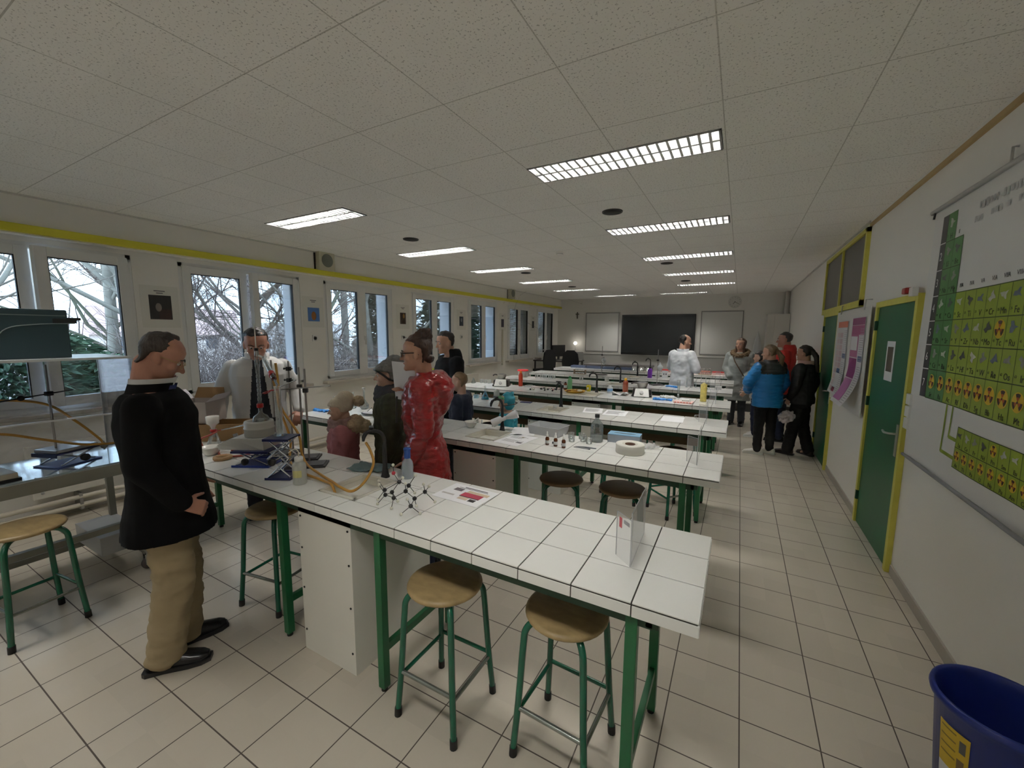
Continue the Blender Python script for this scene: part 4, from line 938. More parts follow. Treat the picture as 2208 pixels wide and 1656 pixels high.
def person(label,loc,rz,H,group=None,lean=0.,headp=0.,heady=0.,headr=0.,hs=1.,fat=1.,skin=None,
           armL=None,armR=None,legs=None,top=None,trousers=None,shoes=None,hands=True,vox=.008,depthf=1.,handL=None,handR=None,neckf=0.,hunch=0.,neckz=0.,shz=-.018):
    """facing +Y; armL/armR = (elbow, wrist) in units of a 1.75 m body"""
    skin=skin or SKIN
    root=thing('person',label,'person',loc,rz,group)
    k=H/1.75
    V=lambda *a: Vector(a)*k
    piv=V(0,0,.95); Rl=Matrix.Rotation(-lean,3,'X')
    U=lambda *a: piv+Rl@(V(*a)-piv)
    def Uh(x,y,z): # extra hunch for the chest and neck
        t=max(0,(z-1.15)/.35); return U(x,y+hunch*t*t,z)
    sh={-1:Uh(-.180*fat**.5,-.012,1.425+shz),1:Uh(.180*fat**.5,-.012,1.425+shz)}
    arms={-1:armL or ((-.235,-.03,1.14),(-.225,.06,.89)),1:armR or ((.235,-.03,1.14),(.225,.06,.89))}
    legs=legs or (((-.09,.02,.49),(-.095,-.005,.09)),((.09,.02,.49),(.095,-.005,.09)))
    b=MB(); m=skin
    # torso
    TR=[(.84,.14,.10,.105),(.93,.160,.110,.125),(1.06,.148,.108,.10),(1.20,.155,.115,.105),(1.33,.165,.118,.112),(1.42,.145,.09,.10),(1.47,.085,.06,.075)]
    def ring(z,rx,rf,rb,off=0,ff=1.): 
        return (Uh(0,0,z),(rx*fat+off)*k,(rf*fat*depthf*ff+off)*k,(rb+off)*k,Rl if z>.9 else I3)
    loft(b,[ring(*r) for r in TR],m,18)
    nb=Uh(0,-.015,1.44); 
    hc=Uh(0,.022+neckf,1.635-neckz)
    Hm=Matrix.Translation(hc)@(Rl@Matrix.Rotation(heady,3,'Z')@Matrix.Rotation(-headp,3,'X')@Matrix.Rotation(headr,3,'Y')).to_4x4()
    s=k*hs
    capsule(b,nb,.064*k*fat**.3,Hm@Vector((0,-.030*s,-.055*s)),.056*k*fat**.3,m,14)
    head_skin(b,Hm,m,s)
    for sx in (-1,1):
        e,wv=[V(*p) for p in arms[sx]]
        capsule(b,sh[sx],.052*k,e,.040*k,m); capsule(b,e,.040*k,wv,.026*k,m)
        hd=(handL if sx<0 else handR)
        if hd!='none':
            d=(wv-e).normalized()
            dirn,nor,curl=hd if hd else (d,Vector((-sx,0.15,0)),.35)
            hand(b,wv,dirn,nor,m,side=(-1 if sx<0 else 1),curl=curl,s=k*1.02)
        kn,an=[V(*p) for p in legs[0 if sx<0 else 1]]
        hp=V(sx*.088,0,.90); capsule(b,hp,.082*k,kn,.055*k,m); capsule(b,kn,.055*k,an,.036*k,m); capsule(b,an,.034*k,an+V(0,.09,-.060),.020*k,m)
    body=fuse(b,'body',root,skin,vox,2,.5)
    # clothing
    if top:
        o=top.get('off',.022); mt=top['mat']; mm=mt if isinstance(mt,(list,tuple)) else [mt]; c=MB()
        hem=top.get('hem',.80); fl=top.get('flare',.0); ff=top.get('belly',1.)
        rr=[]
        nz=max(2,int((.93-hem)/.10))
        for j in range(nz,0,-1):
            z=.93-(.93-hem)*j/nz; t=j/nz; rr.append((Uh(0,0,z) if z>.9 else V(0,top.get('sway',0)*t,z),(.160*fat+o+fl*t)*k,(.112*fat*depthf*ff+o+fl*t)*k,(.125+o+fl*t)*k,I3))
        rr+=[ring(z,rx,rf,rb,o,ff) for z,rx,rf,rb in TR[1:]]
        if top.get('cinch'): rr=[(c_,rx*(1-top['cinch']*math.exp(-((c_.z/k-1.06)/.07)**2)),a*(1-top['cinch']*math.exp(-((c_.z/k-1.06)/.07)**2)),bb*(1-top['cinch']*math.exp(-((c_.z/k-1.06)/.07)**2)),M3) for c_,rx,a,bb,M3 in rr]
        loft(c,rr,mm[0],22)
        so=top.get('sleeve',.020); cut=top.get('cut',1.)
        for sx in (-1,1):
            e,wv=[V(*p) for p in arms[sx]]
            capsule(c,sh[sx],(.056+so)*k,e,(.044+so)*k,mm[0]); 
            w2=e+(wv-e)*(cut*(1-.018/max((wv-e).length,.05))); capsule(c,e,(.044+so)*k,w2,(.030+so*.9)*k,mm[0])
        if top.get('extra'): top['extra'](c,Uh,V,k,Hm,sh,arms)
        fuse(c,top.get('name','jacket'),root,mm,top.get('vox',.010),top.get('smooth',4),.5,colour=top.get('colour'),wrinkle=top.get('wr',(.007,9,(1,1,1.6))))
    if trousers:
        o=trousers.get('off',.018); c=MB()
        loft(c,[(V(0,0,.80),.155*k*fat,(.10*fat+o)*k,(.11+o)*k,I3),(V(0,0,.90),(.165*fat+o)*k,(.112*fat+o)*k,(.125+o)*k,I3),(V(0,0,1.0),(.155*fat+o)*k,(.11*fat+o)*k,(.11+o)*k,I3)],trousers['mat'],18)
        for sx in (-1,1):
            kn,an=[V(*p) for p in legs[0 if sx<0 else 1]]; hp=V(sx*.088,0,.88)
            w0=trousers.get('wide',0.)
            capsule(c,hp,(.088+o)*k,kn,(.060+o+w0*.6)*k,trousers['mat']); capsule(c,kn,(.060+o+w0*.6)*k,an+V(0,0,-.005),(.046+o+w0)*k,trousers['mat'])
        fuse(c,'trousers',root,trousers['mat'],.011,3,.5,wrinkle=trousers.get('wr',(.009,8,(1,1,2.2))))
    if shoes:
        for sx in (-1,1):
            kn,an=[V(*p) for p in legs[0 if sx<0 else 1]]; q=MB()
            yaw=shoes.get('yaw',(.12,-.12))[0 if sx<0 else 1]; Ry=Matrix.Rotation(yaw,3,'Z')
            base=Vector((an.x,an.y,shoes.get('lift',0)))
            def SR(y,z,rx,h): return (base+Ry@V(0,y,z),rx*k,h*k,h*k,(Ry@Matrix.Rotation(PI/2,3,'X')))
            loft(q,[SR(-.085,.045,.020,.03),SR(-.07,.048,.034,.044),SR(-.02,.052,.038,.050),SR(.05,.046,.043,.044),SR(.11,.036,.048,.034),SR(.16,.030,.042,.027),SR(.19,.026,.024,.018)],shoes['mat'],16)
            if shoes.get('boot'): capsule(q,base+V(0,-.01,.08),.05*k,an+V(0,0,.12),.052*k,shoes['mat'])
            so=fuse(q,'shoe',root,shoes['mat'],.007,3,.5)
            sl=MB(); P=[(-.045,-.08),(-.03,-.097),(.03,-.097),(.045,-.08),(.042,0),(.050,.10),(.046,.16),(.025,.198),(-.025,.198),(-.046,.16),(-.050,.10),(-.042,0)]
            sl.prism([tuple((base+Ry@V(x,y,0)).xy) for x,y in P],0,.022*k,shoes.get('sole',M_black)); sl.build('sole',so)
    return root,Hm,s,dict(U=Uh,V=V,k=k,sh=sh,arms=arms)
def collar(mb,c,rx,ry,z0,z1,m,tilt=.0,open_=.5,th=.006,flare=1.15,n=18):
    """standing collar open at the front (+Y)"""
    vs=[]
    for i,(z,f) in enumerate(((z0,1.),(z1,flare))):
        for k in range(n+1):
            a=PI/2+open_+(2*PI-2*open_)*k/n
            for q in (0,1):
                r_=f*(1+q*th/rx); vs.append((c[0]+rx*r_*math.cos(a),c[1]+ry*r_*math.sin(a)+tilt*(z-z0),z))
    L=2*(n+1); fs=[]
    for k in range(n):
        a=2*k; fs+=[(a,a+2,L+a+2,L+a),(a+1,L+a+1,L+a+3,a+3),(L+a,L+a+2,L+a+3,L+a+1)]
    mb.add(vs,fs,m,True)
# ---------------- the people in the room
# man in the black jacket, in profile by the nearest bench
khaki=cloth('khaki_cotton',(.30,.235,.14)); blkj=cloth('black_wool_jacket',(.0035,.0035,.004),.95,spec=.15); blks=mat('black_leather',(.012,.012,.013),.25)
faceA=-.42
def exA(c,U,V,k,Hm,sh,arms):
    pass
r_,Hm,s,q=person('man in black jacket, khaki trousers and glasses looking down at the nearest bench',(-2.585,.93,0),faceA,1.735,lean=-.085,headp=.60,neckf=.02,hunch=.03,fat=1.1,depthf=1.15,skin=SKIN2,
    armL=((-.235,-.04,1.15),(-.20,.10,.92)),armR=((.245,-.05,1.14),(.215,.085,.915)),handR=(Vector((-.25,.75,-.45)),Vector((-.8,-.2,-.4)),.75),
    legs=(((-.10,.045,.49),(-.085,.03,.09)),((.10,.02,.49),(.095,-.05,.09))),
    top=dict(mat=blkj,off=.032,sleeve=.022,hem=.725,flare=.03,belly=1.12,wr=(.006,6,(1,1,1.3))),trousers=dict(mat=khaki,off=.020,wide=.018,wr=(.012,8,(1,1,2.4))),shoes=dict(mat=blks,yaw=(.15,-.25)),vox=.006)
head_details(r_,Hm,s,DBR,LIP,glasses=mat('thin_gold_wire',(.45,.33,.15),.3,metal=1.))
hair_cap(r_,Hm,s,DBR,front=lambda z: (.052 if z<.085 else .035) if z>.012 else -.022-(.012-z)*.5,low=-.068,puff=.006)
m=MB(); cc=q['U'](0,.0,1.475); collar(m,(cc.x,cc.y+.0),.068,.078,cc.z-.03,cc.z+.058,mat('white_shirt_cotton',(.62,.62,.63),.8),tilt=.3,open_=.28)
m.build('shirt_collar',r_)
m=MB(); collar(m,(cc.x,cc.y-.004),.084,.094,cc.z-.07,cc.z+.034,blkj,tilt=.3,open_=.75,flare=.98,th=.010); m.build('jacket_collar',r_); m=MB(); collar(m,(cc.x,cc.y+.012),.082,.094,cc.z-.05,cc.z+.022,mat('navy_satin_lining',(.012,.02,.10),.4),tilt=.3,open_=.60,flare=.98); m.build('collar_lining',r_)

# man in the white coat behind the nearest bench
wcoat=cloth('white_cotton_coat',(.60,.60,.60),.85,bump=(10,.4,.012)); 
def exB(c,U,V,k,Hm,sh,arms): pass
def colB(p): 
    return 1 if (abs(p.x-.0)<.035+(1.50-p.z)*.10 and p.y>.06 and p.z<1.5) else 0
r_,Hm,s,q=person('stout man in open white lab coat over a dark shirt',(-3.99,2.245,0),R(-180+60)+.0,1.80,lean=.05,headp=.32,neckf=.045,hunch=.03,neckz=.03,fat=1.2,depthf=1.15,hs=1.16,shz=-.045,skin=SKIN2,
    armL=((-.30,.0,1.14),(-.31,.16,.97)),armR=((.30,.0,1.14),(.31,.16,.95)),handL=(Vector((.2,.9,-.4)),Vector((.3,0,-1)),.8),handR=(Vector((0,.9,-.4)),Vector((-.5,0,-1)),.6),
    top=dict(mat=[wcoat,cloth('black_shirt',(.012,.014,.022))],off=.032,sleeve=.022,hem=.55,flare=.04,belly=1.15,colour=colB,vox=.007,name='lab_coat',wr=(.010,7,(1,1,1.2))),trousers=dict(mat=cloth('dark_trousers',(.02,.022,.03))),shoes=dict(mat=blks),vox=.007)
head_details(r_,Hm,s,DBR,LIP)
hair_cap(r_,Hm,s,BLK,front=lambda z:.066 if z>.07 else (.01 if z>.02 else -.035),low=-.05,puff=.008)
m=MB(); cc=q['U'](0,0,1.47)
m.add([(-.025,.17,1.42),(-.012,.205,1.20),(.02,.205,1.20),(.03,.17,1.42)],[(0,1,2,3)],mat('blue_patterned_scarf',(.03,.08,.17),.7,noise=(40,.6))); m.build('scarf',r_)
m=MB(); collar(m,(cc.x,cc.y+.01),.088,.090,cc.z-.04,cc.z+.05,wcoat,open_=.55,flare=1.02,th=.012); m.build('coat_collar',r_)

# woman in the shiny red coat
def red_mat():
    return mat('glossy_red_quilted_coat',(.25,.004,.007),.30,bump=(16,.7,.02,(1,1,2.2)),coat=.6)
def exE(c,U,V,k,Hm,sh,arms):
    a=U(0,-.10,1.42); loft(c,[(a+V(0,-.01,-.22),.06*k,.04*k,.04*k,I3),(a+V(0,-.03,-.12),.115*k,.07*k,.07*k,I3),(a+V(0,-.02,-.03),.14*k,.11*k,.10*k,I3),(a+V(0,.02,.04),.135*k,.12*k,.11*k,I3),(a+V(0,.06,.09),.105*k,.10*k,.10*k,I3)],c.mats[0],18)
    for sx in (-1,1): capsule(c,a+V(sx*.10,.04,.05),.045*k,a+V(sx*.06,.19,-.03),.035*k,c.mats[0])
faceE=R(122)
r_,Hm,s,q=person('woman in a shiny red hooded coat with glasses and a hair bun, holding papers',(-1.90,2.18,0),faceE,1.73,lean=.0,headp=.08,neckf=.02,fat=1.0,skin=SKIN,
    armR=((.215,.03,1.14),(.10,.135,1.28)),armL=((-.225,-.03,1.15),(-.205,.06,.93)),handR=(Vector((-.3,.15,.8)),Vector((-.5,.6,-.1)),.7),
    top=dict(mat=red_mat(),off=.034,sleeve=.024,hem=.55,flare=.05,cinch=.14,extra=exE,name='coat',wr=(.013,11,(1,1,2.0))),trousers=dict(mat=cloth('dark_blue_denim',(.015,.022,.05))),shoes=dict(mat=blks),vox=.006)
head_details(r_,Hm,s,BRN,LIP,glasses=mat('black_spectacle_frame',(.012,.012,.014),.3),gw=2.)
def bun(mb,P):
    rng=random.Random(4)
    for k in range(26):
        a=rng.uniform(0,2*PI); t=rng.uniform(-1,1); rr=.045
        mb.sph(P(rr*math.cos(a)*math.sqrt(1-t*t),-.065+rr*math.sin(a)*math.sqrt(1-t*t)*1.1,.125+t*.034),.017*s,BRN,8,6)
    mb.sph(P(0,-.065,.125),.042*s,BRN,10,8)
    for sx in (-1,1):
        mb.sph(P(sx*.03,-.085,-.045),.03*s,BRN,8,6)
hair_cap(r_,Hm,s,BRN,front=lambda z:.070 if z>.075 else (.03 if z>.03 else -.035),low=-.07,puff=.012,extra=bun,wr=(.006,45))
zz=MB(); zz.tube([(-.09,.165,1.33),(-.095,.17,1.15)],.007,M_black,6); zz.build('coat_zip',r_)
# held papers (a thing of its own)
wl=r_.matrix_basis if False else (Matrix.Translation(r_.location)@Matrix.Rotation(faceE,4,'Z'))
pp=wl@Vector((.045,.125,1.405)); t=thing('paper_sheets','white printed sheets held up by the woman in red','papers',pp,faceE+1.05)
for k in range(2): 
    MB().add([(-.10,.004*k,-.13),(.10,.004*k,-.12),(.11,.02+.004*k,.15),(-.09,.02+.004*k,.14)],[(0,1,2,3)],M_paper).build('sheet',t)
m=MB()
for j in range(13): m.add([(-.08+.002*j,.0-.003+.0015*j,-.10+.016*j),(.07+.002*j,-.003+.0015*j,-.098+.016*j),(.07+.002*j,-.003+.0015*j,-.094+.016*j),(-.08+.002*j,-.003+.0015*j,-.096+.016*j)],[(0,1,2,3)],mat('grey_print',(.3,.3,.33),.8))
m.build('printed_lines',t)

# girl with the beige knitted hat
pink=cloth('dusty_pink_padded_jacket',(.40,.15,.165),.7,bump=(22,.5,.01)); knit=mat('beige_ribbed_knit',(.58,.50,.39),.9,bump=(60,.9,.006,(3,3,.1)))
fur=mat('fluffy_beige_fur',(.55,.43,.29),.95,noise=(30,.35),bump=(90,1.,.01))
r_,Hm,s,q=person('small girl in beige knitted hat and pink jacket',(-2.68,2.13,0),R(128),1.24,headp=.05,hs=1.16,skin=SKINK,
    armL=((-.24,.0,1.12),(-.15,.20,1.02)),armR=((.24,-.02,1.12),(.20,.12,.95)),top=dict(mat=pink,off=.050,sleeve=.036,hem=.78,flare=.02,wr=(.008,18,(1,1,2))),trousers=dict(mat=cloth('dark_blue_denim')),shoes=dict(mat=blks),vox=.006)
head_details(r_,Hm,s,LBR,LIP)
def pom(mb,P): mb.sph(P(0,-.155,.10),.045*s,fur,12,8)
hair_cap(r_,Hm,s,knit,front=lambda z:.11 if z>.03 else .02,low=-.015,puff=.022,name='knitted_hat',extra=lambda mb,P:(mb.sph(P(0,-.05,.09),.085*s,knit,14,10),),wr=(.003,50))
m=MB(); m.sph(Hm@Vector((0,-.170*s,.07*s)),.052*s,fur,16,12); fuse(m,'pompom',r_,fur,.007,1,.5,wrinkle=(.012,60))
def scarf(root,c,rx,ry,z,r0,m_,n=2,wr=(.010,22)):
    b=MB()
    for j in range(n):
        b.tube([(c.x+rx*(1+.1*j)*math.cos(a),c.y+.01+ry*(1+.1*j)*math.sin(a),z-.035*j+.012*math.sin(a*2+j)) for a in [2*PI*i/20 for i in range(20)]],r0,m_,10,closed=True)
    return fuse(b,'scarf',root,m_,.007,2,.5,wrinkle=wr)
cc=q['U'](0,.0,1.48); scarf(r_,cc,.065,.078,cc.z+.012,.030,mat('pink_brown_knit_scarf',(.30,.20,.19),.9,noise=(14,.7),bump=(70,.8,.006)))
m=MB(); a=q['U'](0,-.13,1.47); m.sph(a,.09,fur,14,10,(1.25,.8,.75)); m.sph(a+Vector((0,-.05,-.02)),.07,fur,14,10,(1.2,.9,.7)); fuse(m,'fur_hood_trim',r_,fur,.008,1,.5,wrinkle=(.02,40))

# boy with the grey hat and dark patterned coat
camo=mat('dark_olive_mottled_jacket',(.035,.038,.020),.85,noise=(22,.85),bump=(18,.5,.01))
greyk=mat('grey_cable_knit',(.20,.20,.195),.9,noise=(30,.5),bump=(55,1.,.008))
r_,Hm,s,q=person('child in grey cable-knit hat, dark snood and mottled olive jacket',(-2.40,2.37,0),R(128),1.52,headp=.02,hs=1.07,skin=SKINK,
    top=dict(mat=camo,off=.045,sleeve=.034,hem=.70,flare=.02,wr=(.010,14,(1,1,1.5))),trousers=dict(mat=cloth('dark_trousers')),shoes=dict(mat=blks),vox=.006)
head_details(r_,Hm,s,DBR,LIP)
hair_cap(r_,Hm,s,greyk,front=lambda z:.12 if z>.035 else .01,low=-.04,puff=.020,name='knitted_hat',extra=lambda mb,P:(mb.sph(P(0,-.055,.085),.088*s,greyk,14,10),),wr=(.004,60))
m=MB(); m.tube([Hm@Vector((x*s,y*s,z*s)) for x,y,z in [(.0,.112,.050),(.055,.085,.043),(.086,.03,.012),(.088,-.02,-.03),(.066,-.085,-.05),(0,-.112,-.055),(-.066,-.085,-.05),(-.088,-.02,-.03),(-.086,.03,.012),(-.055,.085,.043)]],.0095*s,M_black,8,closed=True); m.build('hat_brim',r_)
cc=q['U'](0,.0,1.48); scarf(r_,cc,.070,.082,cc.z+.03,.034,mat('dark_grey_knit_snood',(.045,.045,.055),.9,bump=(60,.9,.006)),3)

# man in the dark coat behind
dj=cloth('black_softshell_coat',(.005,.0055,.007),.85,spec=.25)
r_,Hm,s,q=person('man in black hooded coat with a yellow chest mark',(-2.86,3.72,0),R(150),1.765,headp=.18,neckf=.02,
    armL=((-.25,.02,1.15),(-.16,.20,1.0)),top=dict(mat=dj,off=.040,sleeve=.030,hem=.72,flare=.02,extra=lambda c,U,V,k,Hm,sh,arms: loft(c,[(U(0,-.07,1.40),.12*k,.08*k,.08*k,I3),(U(0,-.06,1.50),.115*k,.085*k,.08*k,I3),(U(0,-.05,1.56),.09*k,.075*k,.07*k,I3)],c.mats[0],16)),trousers=dict(mat=cloth('dark_trousers')),shoes=dict(mat=blks),vox=.008)
head_details(r_,Hm,s,BLK,LIP); hair_cap(r_,Hm,s,BLK,front=lambda z:.075 if z>.07 else (.01 if z>.02 else -.035),low=-.05,puff=.007)
m=MB(); m.box(.05,.11,.158,.172,1.335,1.355,mat('neon_yellow_mark',(.6,.75,.05),.5)); m.build('chest_mark',r_)
# small child in navy
r_,Hm,s,q=person('small child with short brown hair in a navy jacket',(-2.58,3.55,0),R(105),1.32,headp=.1,hs=1.12,skin=SKINK,
    top=dict(mat=cloth('navy_padded_jacket',(.007,.011,.030),.7,bump=(20,.4,.01)),off=.045,sleeve=.034,hem=.75,wr=(.007,18,(1,1,2))),trousers=dict(mat=cloth('dark_trousers')),shoes=dict(mat=blks),vox=.008)
head_details(r_,Hm,s,DBR,LIP); hair_cap(r_,Hm,s,LBR,front=lambda z:.06 if z>.06 else (0. if z>.02 else -.035),low=-.06,puff=.010)
# child in a teal hooded suit
teal=cloth('teal_padded_hood',(.03,.27,.36),.55,bump=(20,.4,.01))
def exH(c,U,V,k,Hm,sh,arms):
    R3=Hm.to_3x3(); P=lambda x,y,z: Hm@Vector((x*1.1*k,y*1.1*k,z*1.1*k))
    for (x,y,z,r0) in [(0,-.04,.04,.112),(0,-.03,-.03,.10),(0,-.035,.08,.09)]: c.sph(P(x,y,z),r0*k,c.mats[0],16,12)
    for sx in (-1,1): c.sph(P(sx*.035,-.10,.12),.036*k,c.mats[0],10,8)
r_,Hm,s,q=person('small child in a teal hooded snowsuit behind the second bench, in profile',(-2.05,3.63,0),R(118),1.12,headp=.12,hs=1.15,skin=SKINK,
    top=dict(mat=teal,off=.055,sleeve=.036,hem=.70,extra=exH,name='hooded_suit',wr=(.006,18,(1,1,2))),trousers=dict(mat=teal),shoes=dict(mat=blks),vox=.007)
head_details(r_,Hm,s,LBR,LIP)
m=MB(); gm=mat('green_goggle_band',(.10,.27,.12),.5)
m.tube([Hm@Vector((x*s,y*s,z*s)) for x,y,z in [(-.09,.02,.075),(-.05,.075,.085),(0,.105,.09),(.05,.075,.085),(.09,.02,.075)]],.018*s,gm,8); m.build('goggles',r_)
m=MB(); m.tube([Hm@Vector((x*s,y*s,z*s)) for x,y,z in [(-.115,.04,-.02),(-.12,-.04,-.02),(-.08,-.125,-.02),(0,-.155,-.02),(.08,-.125,-.02),(.12,-.04,-.02),(.115,.04,-.02)]],.007*s,M_black,6); m.build('strap',r_)

# man in the white coat, back to the camera, by the fifth and sixth benches
r_,Hm,s,q=person('balding man in white lab coat seen from behind near the screen',(-.86,7.72,0),R(-38),1.735,headp=.05,heady=-.35,fat=1.12,neckf=.02,
    armL=((-.29,.03,1.18),(-.05,.20,1.15)),armR=((.29,.03,1.18),(.06,.20,1.18)),handL='none',handR='none',
    top=dict(mat=cloth('bluish_white_coat',(.62,.64,.68),.85,bump=(10,.4,.012)),off=.040,sleeve=.032,hem=.52,flare=.04,name='lab_coat',wr=(.011,8,(1,1,1.3))),trousers=dict(mat=cloth('dark_trousers')),shoes=dict(mat=blks),vox=.009)
head_details(r_,Hm,s,BLK,LIP); hair_cap(r_,Hm,s,BLK,front=lambda z:-.03 if z>.095 else (.01 if z>.02 else -.035),low=-.06,puff=.006)
m=MB(); cc=q['U'](0,0,1.48); collar(m,(cc.x,cc.y),.08,.08,cc.z-.03,cc.z+.035,_mats['bluish_white_coat'],open_=.5,th=.01); m.build('coat_collar',r_)

# woman in the long grey coat
gcoat=cloth('light_grey_wool_coat',(.30,.32,.31),.9); ff_=mat('brown_fur_trim',(.16,.11,.06),.95,noise=(40,.4),bump=(90,1.,.01))
r_,Hm,s,q=person('woman in long light grey coat with brown fur collar',(.02,9.05,0),R(170),1.68,headp=.02,heady=-.25,
    armL=((-.25,-.03,1.16),(-.14,.14,.98)),armR=((.25,-.03,1.16),(.14,.14,.98)),handL='none',handR='none',
    top=dict(mat=gcoat,off=.036,sleeve=.030,hem=.52,flare=.04,name='coat',wr=(.009,9,(1,1,1.4))),trousers=dict(mat=cloth('grey_denim',(.06,.065,.075))),shoes=dict(mat=blks,boot=True,yaw=(.1,-.2)),vox=.009)
head_details(r_,Hm,s,BRN,LIP)
def longh(mb,P):
    for sx in (-1,1): capsule(mb,P(sx*.068,.005,.03),.026*s,P(sx*.075,.03,-.16),.020*s,LBR,8)
    capsule(mb,P(0,-.07,.0),.05*s,P(0,-.06,-.15),.04*s,LBR,8)
hair_cap(r_,Hm,s,mat('chestnut_hair',(.07,.035,.02),.45,bump=(110,.9,.005,(1,1,.25))),front=lambda z:.082 if z>.07 else .02,low=-.09,puff=.012,extra=longh)
cc=q['U'](0,0,1.46); m=MB(); m.tube([(cc.x+.13*math.cos(a),cc.y+.11*math.sin(a),cc.z+.0-.05*math.sin(a)) for a in [2*PI*i/20 for i in range(20)]],.048,ff_,10,closed=True); fuse(m,'fur_collar',r_,ff_,.009,1,.5,wrinkle=(.015,45))
m=MB(); m.tube([q['U'](*p)*1 for p in [(.12,.10,1.44),(.06,.165,1.30),(-.05,.175,1.12),(-.14,.15,.97),(-.19,.05,.88)]],.010,mat('brown_leather_strap',(.10,.055,.03),.5),6); m.build('bag_strap',r_)
t=thing('shoulder_bag','dark red shoulder bag at the hip of the woman in grey','bag',(.02+.29,9.05-.05,.70),R(170)); 
MB().box(-.04,.04,-.10,.10,0,.22,mat('dark_red_leather',(.06,.012,.015),.4),bev=.02).build('bag_body',t); MB().box(-.046,-.040,-.09,.09,.11,.225,mat('dark_red_leather'),bev=.002).build('flap',t)

# the group by the right wall
def redk(c,U,V,k,Hm,sh,arms): loft(c,[(U(0,-.07,1.40),.12*k,.08*k,.08*k,I3),(U(0,-.06,1.50),.115*k,.09*k,.085*k,I3),(U(0,-.05,1.56),.09*k,.075*k,.07*k,I3)],c.mats[0],16)
r_,Hm,s,q=person('man with cropped dark hair in a red hooded jacket',(.66,8.05,0),R(80),1.79,headp=.02,
    top=dict(mat=cloth('red_fleece_jacket',(.42,.018,.012),.7),off=.040,sleeve=.030,hem=.78,extra=redk),trousers=dict(mat=cloth('dark_blue_denim')),shoes=dict(mat=blks),vox=.009,skin=SKIN2)
head_details(r_,Hm,s,BLK,LIP); hair_cap(r_,Hm,s,BLK,front=lambda z:.08 if z>.07 else (.015 if z>.02 else -.02),low=-.03,puff=.007)
r_,Hm,s,q=person('girl with dark fringe in a pale vest',(.33,8.15,0),R(75),1.47,headp=.05,hs=1.05,skin=SKINK,
    armL=((-.25,.0,1.14),(-.16,.20,.92)),armR=((.24,.0,1.14),(.12,.22,.92)),
    top=dict(mat=cloth('pale_grey_vest',(.45,.46,.47),.8),off=.036,sleeve=.022,hem=.80,cut=.55),trousers=dict(mat=cloth('navy_trousers',(.01,.015,.04))),shoes=dict(mat=mat('white_sneaker',(.6,.6,.58),.5),sole=mat('white_sole',(.65,.65,.62),.5)),vox=.009)
head_details(r_,Hm,s,BLK,LIP); hair_cap(r_,Hm,s,DBR,front=lambda z:.088 if z>.045 else .02,low=-.08,puff=.012,extra=lambda mb,P: capsule(mb,P(0,-.10,.03),.03*s,P(0,-.12,-.08),.022*s,DBR,8))
puff=[mat('bright_blue_puffer',(.012,.19,.50),.35,bump=(16,.5,.012,(1,1,2.5)),coat=.2),mat('black_puffer_yoke',(.03,.032,.035),.4,bump=(16,.5,.012))]
def seams(c,U,V,k,Hm,sh,arms): pass
r_,Hm,s,q=person('teenager in bright blue puffer jacket with black yoke and white trainers',(.40,7.02,0),R(38),1.60,headp=.05,hs=1.03,heady=.5,skin=SKIN,
    armL=((-.31,.05,1.18),(-.16,.24,1.00)),armR=((.27,-.02,1.16),(.24,.08,.95)),handL=(Vector((.3,.9,-.2)),Vector((0,0,1)),.7),
    legs=(((-.10,.02,.49),(-.115,.0,.09)),((.10,.0,.49),(.105,-.01,.09))),
    top=dict(mat=puff,off=.062,sleeve=.044,hem=.78,flare=.0,colour=lambda p:1 if p.z>1.20 and abs(p.x)<.21 and not(p.y>.10 and p.z<1.2) and p.z<1.42 else 0,name='puffer_jacket',wr=(.011,10,(.6,.6,3.2)),extra=lambda c,U,V,k,Hm,sh,arms: loft(c,[(U(0,-.01,1.42),.11*k,.10*k,.10*k,I3),(U(0,-.01,1.53),.095*k,.085*k,.085*k,I3)],c.mats[0],16)),
    trousers=dict(mat=cloth('black_trousers',(.008,.008,.009)),off=.016),shoes=dict(mat=mat('white_trainer_leather',(.66,.65,.60),.45),sole=mat('white_sole'),yaw=(.9,.45)),vox=.008)
head_details(r_,Hm,s,LBR,LIP)
PT=mat('blond_brown_ponytail',(.13,.085,.04),.5,bump=(110,.9,.005,(1,1,.2)))
hair_cap(r_,Hm,s,PT,front=lambda z:.075 if z>.07 else (.02 if z>.02 else -.03),low=-.05,puff=.009,extra=lambda mb,P:(capsule(mb,P(0,-.105,.03),.028*s,P(.02,-.16,-.07),.040*s,PT,10),capsule(mb,P(.02,-.16,-.07),.040*s,P(.03,-.15,-.26),.016*s,PT,10)))
jb=cloth('black_sweatshirt',(.009,.009,.011),.8)
r_,Hm,s,q=person('girl with long dark ponytail in black clothes with pink collar',(.84,7.22,0),R(62),1.60,headp=.03,hs=1.02,skin=SKIN,
    armL=((-.25,.0,1.14),(-.17,.10,.92)),armR=((.26,-.06,1.16),(.24,.0,.92)),handL=(Vector((.1,.4,-.9)),Vector((.9,0,.2)),.7),
    legs=(((-.10,.05,.49),(-.10,.10,.09)),((.10,.0,.49),(.11,-.11,.09))),
    top=dict(mat=jb,off=.040,sleeve=.030,hem=.84,wr=(.008,10)),trousers=dict(mat=_mats['black_trousers'],off=.018,wide=.018),shoes=dict(mat=mat('dark_trainer',(.03,.02,.015),.5),yaw=(.1,-.4)),vox=.008)
